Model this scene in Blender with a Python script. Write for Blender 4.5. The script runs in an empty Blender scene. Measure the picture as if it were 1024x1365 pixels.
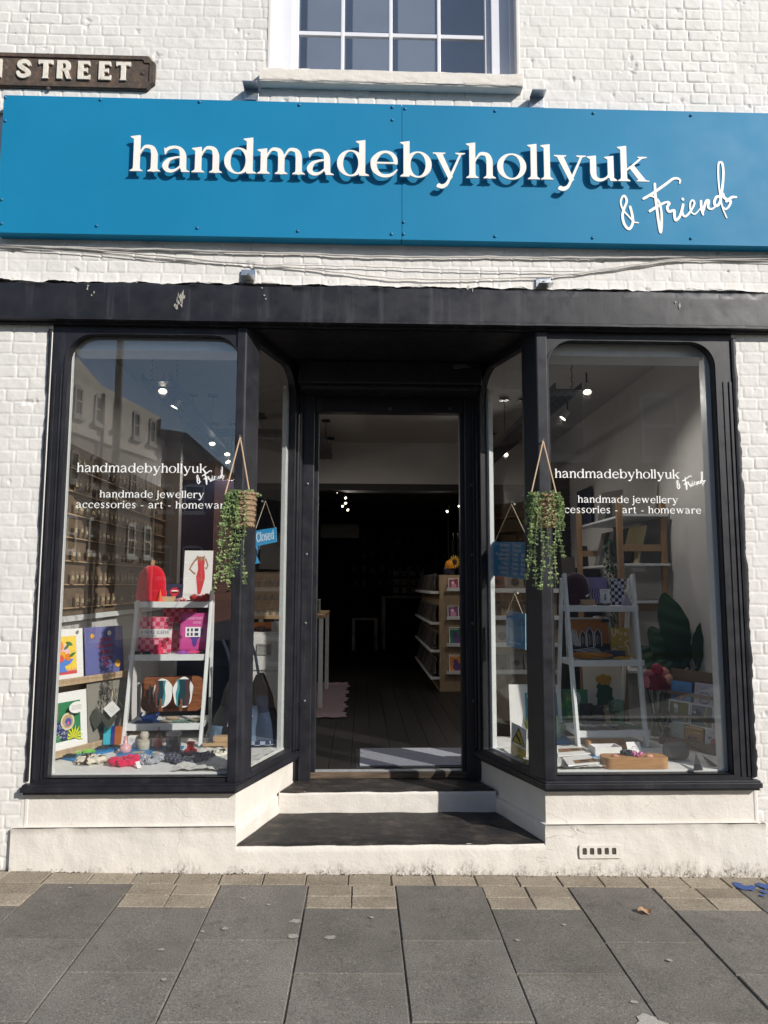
import bpy, bmesh, math, random
import numpy as np
from mathutils import Vector, Matrix
from mathutils.geometry import delaunay_2d_cdt
random.seed(7); RNG = np.random.RandomState(11)
SC = bpy.context.scene; COL = SC.collection
rad = math.radians
# ---------------------------------------------------------------- camera model (metres: x right, y into the shop, z up)
F_PX, PITCH, YAW, ROLL = 945., 5.9, 1.8, .15
CAM = Vector((-.2, -4.15, 1.62))
_p, _y, _r = rad(PITCH), rad(YAW), rad(ROLL)
FWD = Vector((math.sin(_y)*math.cos(_p), math.cos(_y)*math.cos(_p), math.sin(_p)))
_R = Vector((math.cos(_y), -math.sin(_y), 0)); _U = _R.cross(FWD)
RIGHT = _R*math.cos(_r)+_U*math.sin(_r); UP = _U*math.cos(_r)-_R*math.sin(_r)
def _ray(px, py): return RIGHT*((px-512)/F_PX)-UP*((py-682.5)/F_PX)+FWD
def at(px, py, Y):
    """the point of the plane y = Y seen at a pixel of the photograph (used to survey the place)"""
    d = _ray(px, py); return CAM+d*((Y-CAM.y)/d.y)
def atz(px, py, Z):
    d = _ray(px, py); return CAM+d*((Z-CAM.z)/d.z)
def atx(px, py, X):
    d = _ray(px, py); return CAM+d*((X-CAM.x)/d.x)
def lin(h, k=1.):
    h = h.lstrip('#'); c = [int(h[i:i+2], 16)/255 for i in (0, 2, 4)]
    return tuple(k*(x/12.92 if x <= .04045 else ((x+.055)/1.055)**2.4) for x in c)
# ---------------------------------------------------------------- materials
MATS = {}
class NT:
    def __init__(s, name):
        s.m = bpy.data.materials.new(name); s.m.use_nodes = True
        s.n = s.m.node_tree.nodes; s.l = s.m.node_tree.links; s.n.clear()
        s.out = s.n.new('ShaderNodeOutputMaterial')
    def new(s, t, **k):
        n = s.n.new('ShaderNode'+t)
        for a, v in k.items():
            if a[0] == '_': setattr(n, a[1:], v)
            else: n.inputs[a.replace('_', ' ')].default_value = v
        return n
    def link(s, a, b): s.l.new(a, b)
    def coords(s): return s.new('TexCoord').outputs['Object']
    def noise(s, scale, detail=4, rough=.55, vec=None, stretch=None):
        v = vec or s.coords()
        if stretch:
            mp = s.new('Mapping'); mp.inputs['Scale'].default_value = stretch; s.link(v, mp.inputs['Vector']); v = mp.outputs['Vector']
        n = s.new('TexNoise', Scale=scale, Detail=detail, Roughness=rough); s.link(v, n.inputs['Vector']); return n.outputs['Fac']
    def ramp(s, fac, stops):
        r = s.new('ValToRGB'); e = r.color_ramp.elements
        while len(e) < len(stops): e.new(.5)
        for i, (p, c) in enumerate(stops):
            e[i].position = p; e[i].color = (*c, 1) if isinstance(c, tuple) else (c, c, c, 1)
        s.link(fac, r.inputs['Fac']); return r.outputs['Color']
    def mix(s, fac, a, b, blend='MIX'):
        m = s.new('Mix', _data_type='RGBA', _blend_type=blend)
        for i, v in ((0, fac), (6, a), (7, b)):
            if hasattr(v, 'links'): s.link(v, m.inputs[i])
            else: m.inputs[i].default_value = (*v, 1) if isinstance(v, tuple) else v
        return m.outputs[2]
    def math(s, op, a, b=0.):
        m = s.new('Math', _operation=op)
        for i, v in ((0, a), (1, b)):
            if hasattr(v, 'links'): s.link(v, m.inputs[i])
            else: m.inputs[i].default_value = v
        return m.outputs[0]
    def bump(s, h, dist, strength=1., prev=None):
        b = s.new('Bump', Distance=dist, Strength=strength); s.link(h, b.inputs['Height'])
        if prev: s.link(prev, b.inputs['Normal'])
        return b.outputs['Normal']
    def done(s, col, rough=.5, normal=None, **k):
        p = s.new('BsdfPrincipled')
        for key, v in (('Base Color', col), ('Roughness', rough), *((a.replace('_', ' '), b) for a, b in k.items())):
            if hasattr(v, 'links'): s.link(v, p.inputs[key])
            else: p.inputs[key].default_value = (*v, 1) if isinstance(v, tuple) else v
        if normal: s.link(normal, p.inputs['Normal'])
        s.link(p.outputs[0], s.out.inputs[0]); MATS[s.m.name] = s.m; return s.m
def M(col, rough=.55, var=.12, scale=14, bump=.0006, bscale=90, metal=0., spec=.5, name=None):
    """plain procedural surface: two tones of one colour, a fine bump"""
    if isinstance(col, str): col = lin(col)
    key = name or 'm_%s_%.2f_%.2f_%.1f_%.2f_%.4f' % ('_'.join('%.3f' % c for c in col), rough, var, scale, metal, bump)
    if key in MATS: return MATS[key]
    t = NT(key); f = t.noise(scale, 5)
    c = t.ramp(f, [(.25, tuple(x*(1-var) for x in col)), (.75, tuple(min(1, x*(1+var)) for x in col))])
    nb = t.bump(t.noise(bscale, 3), bump) if bump else None
    r = t.ramp(t.noise(scale*2.3, 3), [(.3, max(.02, rough-.08)), (.7, min(1, rough+.08))])
    return t.done(c, r, nb, Metallic=metal, Specular_IOR_Level=spec)
# ---------------------------------------------------------------- mesh building
class Frame:
    def __init__(s, o, u, v):
        s.o = Vector(o); s.u = Vector(u).normalized(); v = Vector(v); s.v = (v-s.u*v.dot(s.u)).normalized(); s.n = s.u.cross(s.v)
    def __call__(s, a, b, w=0.): return s.o+s.u*a+s.v*b+s.n*w
    def sub(s, a, b, w=0., rot=0.):
        c, q = math.cos(rot), math.sin(rot)
        return Frame(s(a, b, w), s.u*c+s.v*q, s.v*c-s.u*q)
FACADE = Frame((0, 0, 0), (1, 0, 0), (0, 0, 1))           # u = x, v = z, w = towards the street
FLOOR = Frame((0, 0, 0), (1, 0, 0), (0, 1, 0))            # u = x, v = y, w = z
class MB:
    def __init__(s, mat=None):
        s.v, s.f, s.i, s.mats, s.cur = [], [], [], [], 0
        s.fr = FACADE; s.w = 0.
        if mat: s.use(mat)
    def use(s, m):
        if m not in s.mats: s.mats.append(m)
        s.cur = s.mats.index(m); return s
    def add(s, vs, fs):
        o = len(s.v); s.v += [tuple(x) for x in vs]; s.f += [tuple(o+j for j in f) for f in fs]; s.i += [s.cur]*len(fs); return s
    def box(s, x0, x1, y0, y1, z0, z1, fr=None):
        P = [(x, y, z) for z in (z0, z1) for y in (y0, y1) for x in (x0, x1)]
        if fr: P = [fr(*p) for p in P]
        return s.add(P, [(0, 2, 3, 1), (4, 5, 7, 6), (0, 1, 5, 4), (1, 3, 7, 5), (3, 2, 6, 7), (2, 0, 4, 6)])
    def hexa(s, P):     # eight corners ordered as in box
        return s.add(P, [(0, 2, 3, 1), (4, 5, 7, 6), (0, 1, 5, 4), (1, 3, 7, 5), (3, 2, 6, 7), (2, 0, 4, 6)])
    def bar(s, a, b, wx, wy, up=(0, 0, 1)):
        """a rectangular bar from a to b"""
        a, b = Vector(a), Vector(b); d = (b-a); L = d.length; d.normalize(); u = Vector(up)
        if abs(u.dot(d)) > .98: u = Vector((0, 1, 0))
        r = d.cross(u).normalized(); u = r.cross(d)
        P = [p+r*(sx*wx/2)+u*(sy*wy/2) for p in (a, b) for sy in (-1, 1) for sx in (-1, 1)]
        return s.add(P, [(0, 2, 3, 1), (4, 5, 7, 6), (0, 1, 5, 4), (1, 3, 7, 5), (3, 2, 6, 7), (2, 0, 4, 6)])
    def prism(s, loops, w0, w1, fr=None):
        fr = fr or s.fr
        if not isinstance(loops[0][0], (tuple, list)): loops = [loops]
        def area(lp): return sum(p[0]*q[1]-q[0]*p[1] for p, q in zip(lp, lp[1:]+lp[:1]))/2
        loops = [list(lp) for lp in loops]
        depth = [sum(1 for q in loops if q is not lp and inpoly(lp[0], q)) % 2 for lp in loops]
        loops = [lp if (area(lp) > 0) != bool(d) else lp[::-1] for lp, d in zip(loops, depth)]     # outlines run anticlockwise, holes clockwise
        if len(loops) == 1 and len(loops[0]) < 5: cv, caps = loops[0], [tuple(range(len(loops[0])))]
        else:
            flat = [Vector(p) for lp in loops for p in lp]; ed = []; o = 0
            for lp in loops: ed += [(o+k, o+(k+1) % len(lp)) for k in range(len(lp))]; o += len(lp)
            r = delaunay_2d_cdt(flat, ed, [], 0, 1e-7); cv = [tuple(p) for p in r[0]]; caps = []
            for t in r[2]:
                c = (sum(cv[q][0] for q in t)/3, sum(cv[q][1] for q in t)/3)
                if sum(inpoly(c, lp) for lp in loops) % 2: caps.append(tuple(t))
        caps = [t if area([cv[q] for q in t]) > 0 else tuple(reversed(t)) for t in caps]
        s.add([fr(a, b, w1) for a, b in cv], caps)
        if w0 is not None:
            s.add([fr(a, b, w0) for a, b in cv], [tuple(reversed(t)) for t in caps])
            for lp in loops:
                k = len(lp); s.add([fr(a, b, w1) for a, b in lp]+[fr(a, b, w0) for a, b in lp], [(q, k+q, k+(q+1) % k, (q+1) % k) for q in range(k)])
        return s
    def tube(s, P, r, n=8, cap=True, flat=1.):
        P = [Vector(p) for p in P]; rs = r if isinstance(r, (list, tuple)) else [r]*len(P); vs = []; fs = []
        d = (P[1]-P[0]).normalized(); u = d.orthogonal().normalized()
        for k, p in enumerate(P):
            d = (P[min(k+1, len(P)-1)]-P[max(k-1, 0)]).normalized(); u = (u-d*u.dot(d)).normalized(); w = d.cross(u)
            vs += [p+(u*math.cos(2*math.pi*q/n)+w*math.sin(2*math.pi*q/n)*flat)*rs[k] for q in range(n)]
        for k in range(len(P)-1):
            fs += [(k*n+q, k*n+(q+1) % n, (k+1)*n+(q+1) % n, (k+1)*n+q) for q in range(n)]
        if cap: fs += [tuple(reversed(range(n))), tuple((len(P)-1)*n+q for q in range(n))]
        return s.add(vs, fs)
    def lathe(s, prof, o=(0, 0, 0), n=20, fr=None, sx=1., sy=1.):
        """profile of (radius, height); axis = z, or the normal of a frame"""
        vs = []; o = Vector(o)
        for r, z in prof:
            for q in range(n):
                a = 2*math.pi*q/n; x, y = r*math.cos(a)*sx, r*math.sin(a)*sy
                vs.append(fr(x, y, z) if fr else o+Vector((x, y, z)))
        fs = [(k*n+q, k*n+(q+1) % n, (k+1)*n+(q+1) % n, (k+1)*n+q) for k in range(len(prof)-1) for q in range(n)]
        if prof[0][0] > 1e-6: fs.append(tuple(reversed(range(n))))
        if prof[-1][0] > 1e-6: fs.append(tuple((len(prof)-1)*n+q for q in range(n)))
        return s.add(vs, fs)
    def grid(s, fn, nu, nv, u=(0, 1), v=(0, 1)):
        vs = [fn(u[0]+(u[1]-u[0])*i/nu, v[0]+(v[1]-v[0])*j/nv) for j in range(nv+1) for i in range(nu+1)]
        fs = [(j*(nu+1)+i, j*(nu+1)+i+1, (j+1)*(nu+1)+i+1, (j+1)*(nu+1)+i) for j in range(nv) for i in range(nu)]
        return s.add(vs, fs)
    # ---- flat printed shapes in the frame s.fr, every one a hair above the last
    def up(s): s.w += .00035; return s.w
    def rect(s, a0, b0, a1, b1, m=None): return s.poly([(a0, b0), (a1, b0), (a1, b1), (a0, b1)], m)
    def poly(s, P, m=None):
        if m: s.use(m)
        return s.prism([list(P)], None, s.up())
    def disc(s, a, b, r, m=None, ry=None, n=20, t0=0, t1=360):
        ry = ry or r; return s.poly([(a+r*math.cos(rad(t0+(t1-t0)*q/n)), b+ry*math.sin(rad(t0+(t1-t0)*q/n))) for q in range(n if t1-t0 == 360 else n+1)], m)
    def line(s, P, w, m=None, taper=False):
        if m: s.use(m)
        z = s.up(); P = [Vector(p) for p in P]; L = []; R = []
        for k, p in enumerate(P):
            d = (P[min(k+1, len(P)-1)]-P[max(k-1, 0)]); d = Vector((-d.y, d.x)); d.normalize()
            ww = w*(1-.8*abs(2*k/(len(P)-1)-1)) if taper else w
            L.append(p+d*ww/2); R.append(p-d*ww/2)
        vs = [s.fr(p.x, p.y, z) for p in L+R]; n = len(P)
        return s.add(vs, [(n+k, n+k+1, k+1, k) for k in range(n-1)])
    def text(s, t, size, a, b, m=None, align=0., wide=1., rot=0., depth=None):
        if m: s.use(m)
        vs, fs, W = sans(t); z = s.up(); f = s.fr.sub(a, b, 0, rot)
        return s.add([f((x-W*align)*size*wide, y*size, z) for x, y in vs], fs)
    def serif(s, t, G, size, a, b, m=None, align=0., track=.06, width=None, depth=None, res=44, w0=0.):
        if m: s.use(m)
        W = sum(G.get(c)[0]+track for c in t)-track
        if width: size = width/W
        x = a-W*size*align; z = s.up()
        for c in t:
            w, loops = G.outline(c, res)
            if loops: s.prism([[(x+p*size, b+q*size) for p, q in lp] for lp in loops], w0 if depth else None, w0+depth if depth else z)
            x += (w+track)*size
        return s
    def build(s, name, parent=None, smooth=None, bevel=None, seg=2, local=False, origin=None):
        V = s.v; base = None
        if parent is None and not local:     # origin at the base of the thing
            a = np.array(V); base = origin or ((a[:, 0].min()+a[:, 0].max())/2, (a[:, 1].min()+a[:, 1].max())/2, a[:, 2].min()); V = (a-np.array(base)).tolist()
        me = bpy.data.meshes.new(name); me.from_pydata(V, [], s.f)
        for m in s.mats: me.materials.append(m)
        me.polygons.foreach_set('material_index', s.i)
        if bevel:
            bm = bmesh.new(); bm.from_mesh(me); bmesh.ops.remove_doubles(bm, verts=bm.verts, dist=1e-6); bm.to_mesh(me); bm.free()
        if smooth:
            me.polygons.foreach_set('use_smooth', [True]*len(me.polygons)); me.set_sharp_from_angle(angle=rad(smooth))
        me.update(); o = bpy.data.objects.new(name, me); COL.objects.link(o)
        if base is not None: o.location = base
        if parent is not None:
            o.parent = parent
            if not local and parent.parent is None: o.matrix_parent_inverse = Matrix.Translation(-parent.location)
        if bevel:
            b = o.modifiers.new('edge', 'BEVEL'); b.width = bevel; b.segments = seg; b.limit_method = 'ANGLE'; b.angle_limit = rad(40)
        return o
def inpoly(p, P):
    c = False
    for (ax, ay), (bx, by) in zip(P, P[-1:]+P[:-1]):
        if (ay > p[1]) != (by > p[1]) and p[0] < (bx-ax)*(p[1]-ay)/(by-ay)+ax: c = not c
    return c
_SANS = {}
def sans(t):
    if t not in _SANS:
        cu = bpy.data.curves.new('lettering', 'FONT'); cu.body = t; cu.resolution_u = 3
        o = bpy.data.objects.new('lettering', cu); COL.objects.link(o); dg = bpy.context.evaluated_depsgraph_get(); dg.update()
        me = o.evaluated_get(dg).to_mesh()
        vs = [(v.co.x, v.co.y) for v in me.vertices]; fs = [tuple(p.vertices) for p in me.polygons]
        o.evaluated_get(dg).to_mesh_clear(); bpy.data.objects.remove(o); bpy.data.curves.remove(cu)
        _SANS[t] = (vs, fs, max([v[0] for v in vs] or [0]))
    return _SANS[t]
def tag(o, label, cat, group=None, kind=None):
    if label: o['label'] = label
    if cat: o['category'] = cat
    if group: o['group'] = group
    if kind: o['kind'] = kind
    return o
def thing(name, loc, label, cat, group=None):
    o = bpy.data.objects.new(name, None); COL.objects.link(o); o.location = loc; o.empty_display_size = .1
    return tag(o, label, cat, group)
def structure(o): o['kind'] = 'structure'; return o
def dup(root, loc, rotz=0., label=None):
    r = root.copy(); COL.objects.link(r); r.location = loc; r.rotation_euler = (0, 0, rotz)
    if label: r['label'] = label
    for ch in list(root.children):
        c = ch.copy(); COL.objects.link(c); c.parent = r
        for g in list(ch.children):
            d = g.copy(); COL.objects.link(d); d.parent = c
    return r
def rrect(x0, y0, x1, y1, r, n=6, top=True, bottom=True, left=True, right=True):
    P = []
    for cx, cy, a, on in ((x1, y1, 0, top and right), (x0, y1, 90, top and left), (x0, y0, 180, bottom and left), (x1, y0, 270, bottom and right)):
        if not on: P.append((cx, cy)); continue
        ox = cx-r if a in (0, 270) else cx+r; oy = cy-r if a in (0, 90) else cy+r
        P += [(ox+r*math.cos(rad(a+90*k/n)), oy+r*math.sin(rad(a+90*k/n))) for k in range(n+1)]
    return P
# ---- smooth random fields for relief
def vnoise(X, Y, s, seed):
    r = np.random.RandomState(seed); N = 97; T = r.rand(N, N)
    x, y = X*s, Y*s; i, j = np.floor(x).astype(int), np.floor(y).astype(int); fx, fy = x-i, y-j
    fx, fy = fx*fx*(3-2*fx), fy*fy*(3-2*fy); i0, j0, i1, j1 = i % N, j % N, (i+1) % N, (j+1) % N
    return (T[j0, i0]*(1-fx)+T[j0, i1]*fx)*(1-fy)+(T[j1, i0]*(1-fx)+T[j1, i1]*fx)*fy-.5
def fbm(X, Y, s, seed, o=4):
    return sum(vnoise(X, Y, s*2**k, seed+k)*.5**k for k in range(o))
_TT = {}
def _tab(seed):
    if seed not in _TT: _TT[seed] = np.random.RandomState(seed).rand(97, 97).tolist()
    return _TT[seed]
def fb(x, y, s, seed, o=4):
    """the same field for a single point"""
    t = 0.; a = 1.
    for k in range(o):
        T = _tab(seed+k); X, Y = x*s, y*s; i, j = math.floor(X), math.floor(Y); fx, fy = X-i, Y-j; fx *= fx*(3-2*fx); fy *= fy*(3-2*fy)
        i0, j0, i1, j1 = i % 97, j % 97, (i+1) % 97, (j+1) % 97; A, B = T[j0], T[j1]
        t += a*((A[i0]*(1-fx)+A[i1]*fx)*(1-fy)+(B[i0]*(1-fx)+B[i1]*fx)*fy-.5); a *= .5; s *= 2
    return t
# ---------------------------------------------------------------- serif lettering drawn as implicit shapes
def sd_poly(P, X, Y):
    d = np.full(X.shape, 1e9); s = np.ones(X.shape); n = len(P)
    for i in range(n):
        ax, ay = P[i]; bx, by = P[i-1]
        ex, ey = bx-ax, by-ay; wx, wy = X-ax, Y-ay
        t = np.clip((wx*ex+wy*ey)/(ex*ex+ey*ey+1e-12), 0, 1)
        d = np.minimum(d, (wx-ex*t)**2+(wy-ey*t)**2)
        c1 = Y >= ay; c2 = Y < by; c3 = ex*wy > ey*wx
        s = np.where((c1 & c2 & c3) | (~c1 & ~c2 & ~c3), -s, s)
    return s*np.sqrt(d)
def sd_ell(cx, cy, rx, ry, X, Y, tilt=0.0):
    x, y = X-cx, Y-cy
    if tilt: x, y = x*math.cos(tilt)+y*math.sin(tilt), -x*math.sin(tilt)+y*math.cos(tilt)
    return (np.sqrt((x/rx)**2+(y/ry)**2)-1)*min(rx, ry)
def cr(P, n=8):
    # Catmull-Rom through (x, y, r) points
    P = [P[0]]+list(P)+[P[-1]]; out = []
    for i in range(1, len(P)-2):
        p0, p1, p2, p3 = (np.array(q, float) for q in P[i-1:i+3])
        for k in range(n):
            t = k/n
            out.append(.5*(2*p1+(p2-p0)*t+(2*p0-5*p1+4*p2-p3)*t*t+(3*p1-p0-3*p2+p3)*t**3))
    out.append(np.array(P[-1], float)); return out
def sd_stroke(P, X, Y, smooth=True):
    if smooth: P = cr(P)
    d = np.full(X.shape, 1e9)
    for a, b in zip(P[:-1], P[1:]):
        ex, ey = b[0]-a[0], b[1]-a[1]; wx, wy = X-a[0], Y-a[1]
        t = np.clip((wx*ex+wy*ey)/(ex*ex+ey*ey+1e-12), 0, 1)
        d = np.minimum(d, np.hypot(wx-ex*t, wy-ey*t)-(a[2]+(b[2]-a[2])*t))
    return d
class Glyphs:
    """x-height 1, baseline 0; each glyph is (advance, list of implicit primitives)"""
    def __init__(s, stem=.235, thin=.055, asc=1.42, serif=.12):
        s.S, s.T, s.A, s.F = stem, thin, asc, serif; s.cache = {}
    def stem(s, x, y1, foot=True, flag=True, y0=0., fl=None):
        h, f = s.S/2, s.F; P = []
        if foot: o = [('p', [(x-h, .2), (x-h-.01, .1), (x-h-f, .028), (x-h-f, 0), (x+h+f, 0), (x+h+f, .028), (x+h+.01, .1), (x+h, .2)])]
        else: o = []
        P = [(x-h, y0), (x+h, y0), (x+h, y1+.02)]
        if flag: P += [(x-h-f*1.05, y1-.035), (x-h-f*1.05, y1-.065), (x-h, y1-.14)]
        else: P += [(x-h, y1+.02)]
        return o+[('p', P)]
    def arch(s, x, w):
        h, t = s.S/2, s.T
        r = x+w
        return [('s', [(x+h*.6, .62, t*.5), (x+h+.07, .84, t*.62), (x+w*.50, .985, t*1.1), (r-.1, .945, h*.72), (r-.012, .76, h*.98), (r, .55, h), (r, .1, h)])]
    def bowl(s, cx, rx=.56, ry=.53, k=0., cy=.495):
        return ('r', cx, cy, rx, ry, rx-s.S*.98, ry-s.T*1.15, k)
    def get(s, c):
        S, T, A, F = s.S, s.T, s.A, s.F; h = S/2
        x = F+h
        if c in 'nhm':
            o = s.stem(x, A if c == 'h' else 1)+s.arch(x, .66)+s.stem(x+.66, .5, flag=False); w = x+.66+h+F
            if c == 'm': o += s.arch(x+.66, .66)+s.stem(x+1.32, .5, flag=False); w += .66
            return w, o
        if c == 'u':
            o = s.stem(x, 1, foot=False, y0=.35)+s.stem(x+.68, 1, foot=False, y0=.12)
            o += [('s', [(x, .5, h), (x, .3, h*.98), (x+.07, .1, h*.78), (x+.26, .025, T*1.15), (x+.48, .1, T*.75), (x+.62, .28, T*.5)]),
                  ('p', [(x+.68-h, .3), (x+.68+h, .3), (x+.68+h, .12), (x+.68+h+F, .03), (x+.68+h+F, 0), (x+.68-h*.2, -.01)])]
            return x+.68+h+F, o
        if c == 'o': return 1.16, [s.bowl(.58)]
        if c in 'dbpq':
            if c == 'd':
                X = 1.02; o = [s.bowl(.56, .52)]+s.stem(X-h*.2, A, foot=False)
                o += [('p', [(X-h*1.2, .2), (X+h*.8, .2), (X+h*.8, .1), (X+h+F, .03), (X+h+F, 0), (X-h*.6, -.01)])]; return X+h+F, o
            if c == 'b':
                o = s.stem(x, A, foot=False, y0=.04)+[s.bowl(x+.44, .52), ('p', [(x-h, .14), (x-h*.2, .0), (x+h, .0), (x+h, .2)]), ('p', [(x-h-F, 0), (x-h-F, .03), (x-h, .12), (x, .12), (x, 0)])]; return x+.97, o
            return x+.97, s.stem(x, 1, y0=-.45, foot=False)+[s.bowl(x+.44, .52), ('p', [(x-h-F, -.45), (x+h+F, -.45), (x+h+F, -.42), (x+h, -.36), (x-h, -.36), (x-h-F, -.42)])]
        if c == 'c': return 1.0, [('s', [(.88, .80, T*1.5), (.80, .9, T*1.5), (.58, .975, T*.9), (.34, .9, h*.6), (.17, .68, h*.95), (.145, .48, h), (.2, .24, h*.92), (.4, .05, h*.55), (.6, .02, T*1.1), (.8, .1, T*.8), (.94, .25, T*.4)]), ('c', .84, .80, .085)]
        if c == 'e': return 1.12, [('s', [(.27, .535, T*.62), (.6, .535, T*.62), (.97, .535, T*.62)]), ('s', [(.985, .54, h*.6), (.95, .72, h*.72), (.82, .9, h*.6), (.6, .98, T*.9), (.36, .9, h*.62), (.17, .68, h*.95), (.14, .48, h), (.2, .24, h*.93), (.4, .05, h*.6), (.64, .015, T*1.2), (.86, .09, T*.9), (1.03, .27, T*.35)])]
        if c == 'a': return 1.1, [('s', [(.14, .74, T*.3), (.18, .86, T*1.0), (.3, .95, T*1.15), (.5, .985, T*1.05), (.68, .93, h*.55), (.78, .76, h*.9), (.8, .55, h), (.8, .2, h)]),
                ('p', [(.09, .97), (.12, .68), (.24, .86)]), ('p', [(.8-h, .3), (.8+h, .3), (.8+h+.01, .1), (.8+h+.14, .03), (.8+h+.14, 0), (.8-h*.4, 0)]),
                ('s', [(.74, .6, T*.6), (.5, .565, T*.8), (.26, .46, h*.6), (.145, .26, h*.9), (.2, .1, h*.72), (.36, .03, T*1.2), (.55, .09, T*.8), (.72, .25, T*.5)])]
        if c == 'l': return 2*x, s.stem(x, A)
        if c in 'ij': 
            o = s.stem(x, 1, foot=c == 'i', y0=0 if c == 'i' else -.1)+[('c', x, 1.28, .14)]
            if c == 'j': o += [('s', [(x, 0, h), (x-.02, -.22, h*.8), (x-.14, -.38, T*1.2), (x-.3, -.36, T*1.3)])]
            return 2*x, o
        if c == 'k': return 1.2, s.stem(x, A)+[('s', [(x+h*.6, .42, T*.6), (.72, .76, T*.7), (.95, .97, T*.7)], 0), ('p', [(.78, 1.0), (.78, .965), (.9, .93), (1.02, .93), (1.15, .965), (1.15, 1.0)]),
                ('p', [(.44, .56), (.62, .66), (1.08, .05), (1.22, .03), (1.22, 0), (.72, 0), (.72, .03), (.8, .05)])]
        if c == 'y': return 1.24, [('p', [(.1, .97), (.36, .97), (.76, .02), (.62, -.12)]), ('p', [(.0, 1), (0, .965), (.1, .93), (.38, .93), (.48, .965), (.48, 1)]), ('s', [(1.07, .97, T*.7), (.66, .02, T*.9), (.52, -.26, T*1.1), (.36, -.36, T*1.5), (.2, -.35, T*1.2)]),
                ('p', [(.86, 1), (.86, .965), (.98, .92), (1.1, .92), (1.24, .965), (1.24, 1)]), ('c', .24, -.33, .085)]
        if c == 'w': return 1.72, [('p', [(.1, .97), (.36, .97), (.62, .12), (.53, 0), (.45, 0)]), ('p', [(.72, .97), (.96, .97), (1.22, .12), (1.15, 0), (1.07, 0)]), ('s', [(.86, .97, T*.7), (.52, .05, T*.7)], 0), ('s', [(1.52, .97, T*.7), (1.13, .05, T*.7)], 0),
                ('p', [(0, 1), (0, .965), (.12, .93), (.36, .93), (.46, .965), (.46, 1)]), ('p', [(.62, 1), (.62, .965), (.72, .93), (.96, .93), (1.06, .965), (1.06, 1)]), ('p', [(1.34, 1), (1.34, .965), (1.46, .93), (1.58, .93), (1.7, .965), (1.7, 1)])]
        if c == 'r': return .84, s.stem(x, 1)+[('s', [(x+h*.7, .62, T*.5), (x+h+.08, .84, T*.7), (.62, .97, T*1.1), (.76, .9, T*1.6)]), ('c', .72, .87, .1)]
        if c == 's': return .86, [('s', [(.7, .78, T*.5), (.66, .92, T*.9), (.42, .98, T*1.0), (.2, .86, h*.7), (.22, .66, h*.9), (.42, .52, h*.95), (.62, .38, h*.9), (.66, .18, h*.7), (.46, .03, T*1.1), (.22, .06, T*1.0), (.1, .24, T*.5)])]
        if c == 't': return .74, [('s', [(.32, 1.1, h*.9), (.32, .3, h), (.36, .1, h*.8), (.5, .03, T*1.1), (.68, .1, T*.5)]), ('p', [(.06, 1), (.06, .93), (.66, .93), (.66, 1)]), ('p', [(.06, .95), (.32, 1.28), (.42, 1.28), (.42, .95)])]
        if c == 'v': return 1.15, [('p', [(.1, .97), (.36, .97), (.66, .1), (.58, 0), (.5, 0)]), ('s', [(1.0, .97, T*.7), (.58, .05, T*.8)], 0), ('p', [(0, 1), (0, .965), (.5, .965), (.5, 1)]), ('p', [(.8, 1), (.8, .965), (1.15, .965), (1.15, 1)])]
        if c == 'C': return 1.35, [('s', [(1.2, 1.05, T*.6), (1.08, 1.28, T), (.8, 1.38, T*1.1), (.45, 1.25, h*.7), (.2, .95, h), (.17, .7, h*1.05), (.22, .4, h), (.5, .08, h*.7), (.8, .02, T*1.2), (1.1, .15, T), (1.24, .38, T*.5)])]
        if c == 'M': return 1.8, s.stem(.25, 1.38, flag=False)+s.stem(1.5, 1.38, flag=False)+[('p', [(.12, 1.4), (.4, 1.4), (.95, .3), (.85, .02), (.8, .02)]), ('s', [(.87, .1, T*.7), (1.44, 1.36, T*.8)], 0)]
        if c == 'T': return 1.3, s.stem(.65, 1.38, flag=False)+[('p', [(.06, 1.4), (1.24, 1.4), (1.28, 1.05), (1.22, 1.05), (1.1, 1.3), (.2, 1.3), (.08, 1.05), (.02, 1.05)])]
        if c == 'W': return 2.0, [('p', [(.1, 1.4), (.36, 1.4), (.74, .12), (.64, 0), (.56, 0)]), ('p', [(.84, 1.4), (1.1, 1.4), (1.46, .12), (1.36, 0), (1.28, 0)]), ('s', [(.98, 1.36, T*.7), (.62, .05, T*.7)], 0), ('s', [(1.82, 1.36, T*.7), (1.34, .05, T*.7)], 0), ('p', [(0, 1.4), (0, 1.35), (.5, 1.35), (.5, 1.4)]), ('p', [(1.6, 1.4), (1.6, 1.35), (2., 1.35), (2., 1.4)])]
        if c == 'F': return 1.15, s.stem(x, 1.38, flag=False)+[('p', [(.06, 1.4), (1.08, 1.4), (1.1, 1.05), (1.04, 1.05), (.96, 1.3), (.06, 1.3)]), ('p', [(x, .8), (.8, .8), (.82, .92), (.88, .92), (.88, .55), (.82, .55), (.8, .7), (x, .7)])]
        if c == 'S': return 1.05, [('s', [(.88, 1.05, T*.6), (.8, 1.3, T), (.5, 1.37, T*1.1), (.22, 1.2, h*.8), (.24, .92, h*.95), (.5, .73, h*1.05), (.78, .5, h), (.8, .22, h*.8), (.52, .02, T*1.2), (.24, .08, T), (.1, .36, T*.6)])]
        if c == '1': return .8, s.stem(.4, 1.36)
        if c == '0': return 1.1, [('r', .55, .68, .5, .7, .5-S, .7-T*1.2, 0)]
        if c == '4': return 1.1, s.stem(.72, 1.38, flag=False)+[('s', [(.66, 1.34, T), (.1, .42, T)], 0), ('p', [(.06, .36), (1.02, .36), (1.02, .46), (.06, .46)])]
        if c == '-': return .75, [('p', [(.12, .4), (.63, .4), (.63, .53), (.12, .53)])]
        if c == '.': return .4, [('c', .2, .1, .12)]
        return .55, []
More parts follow.
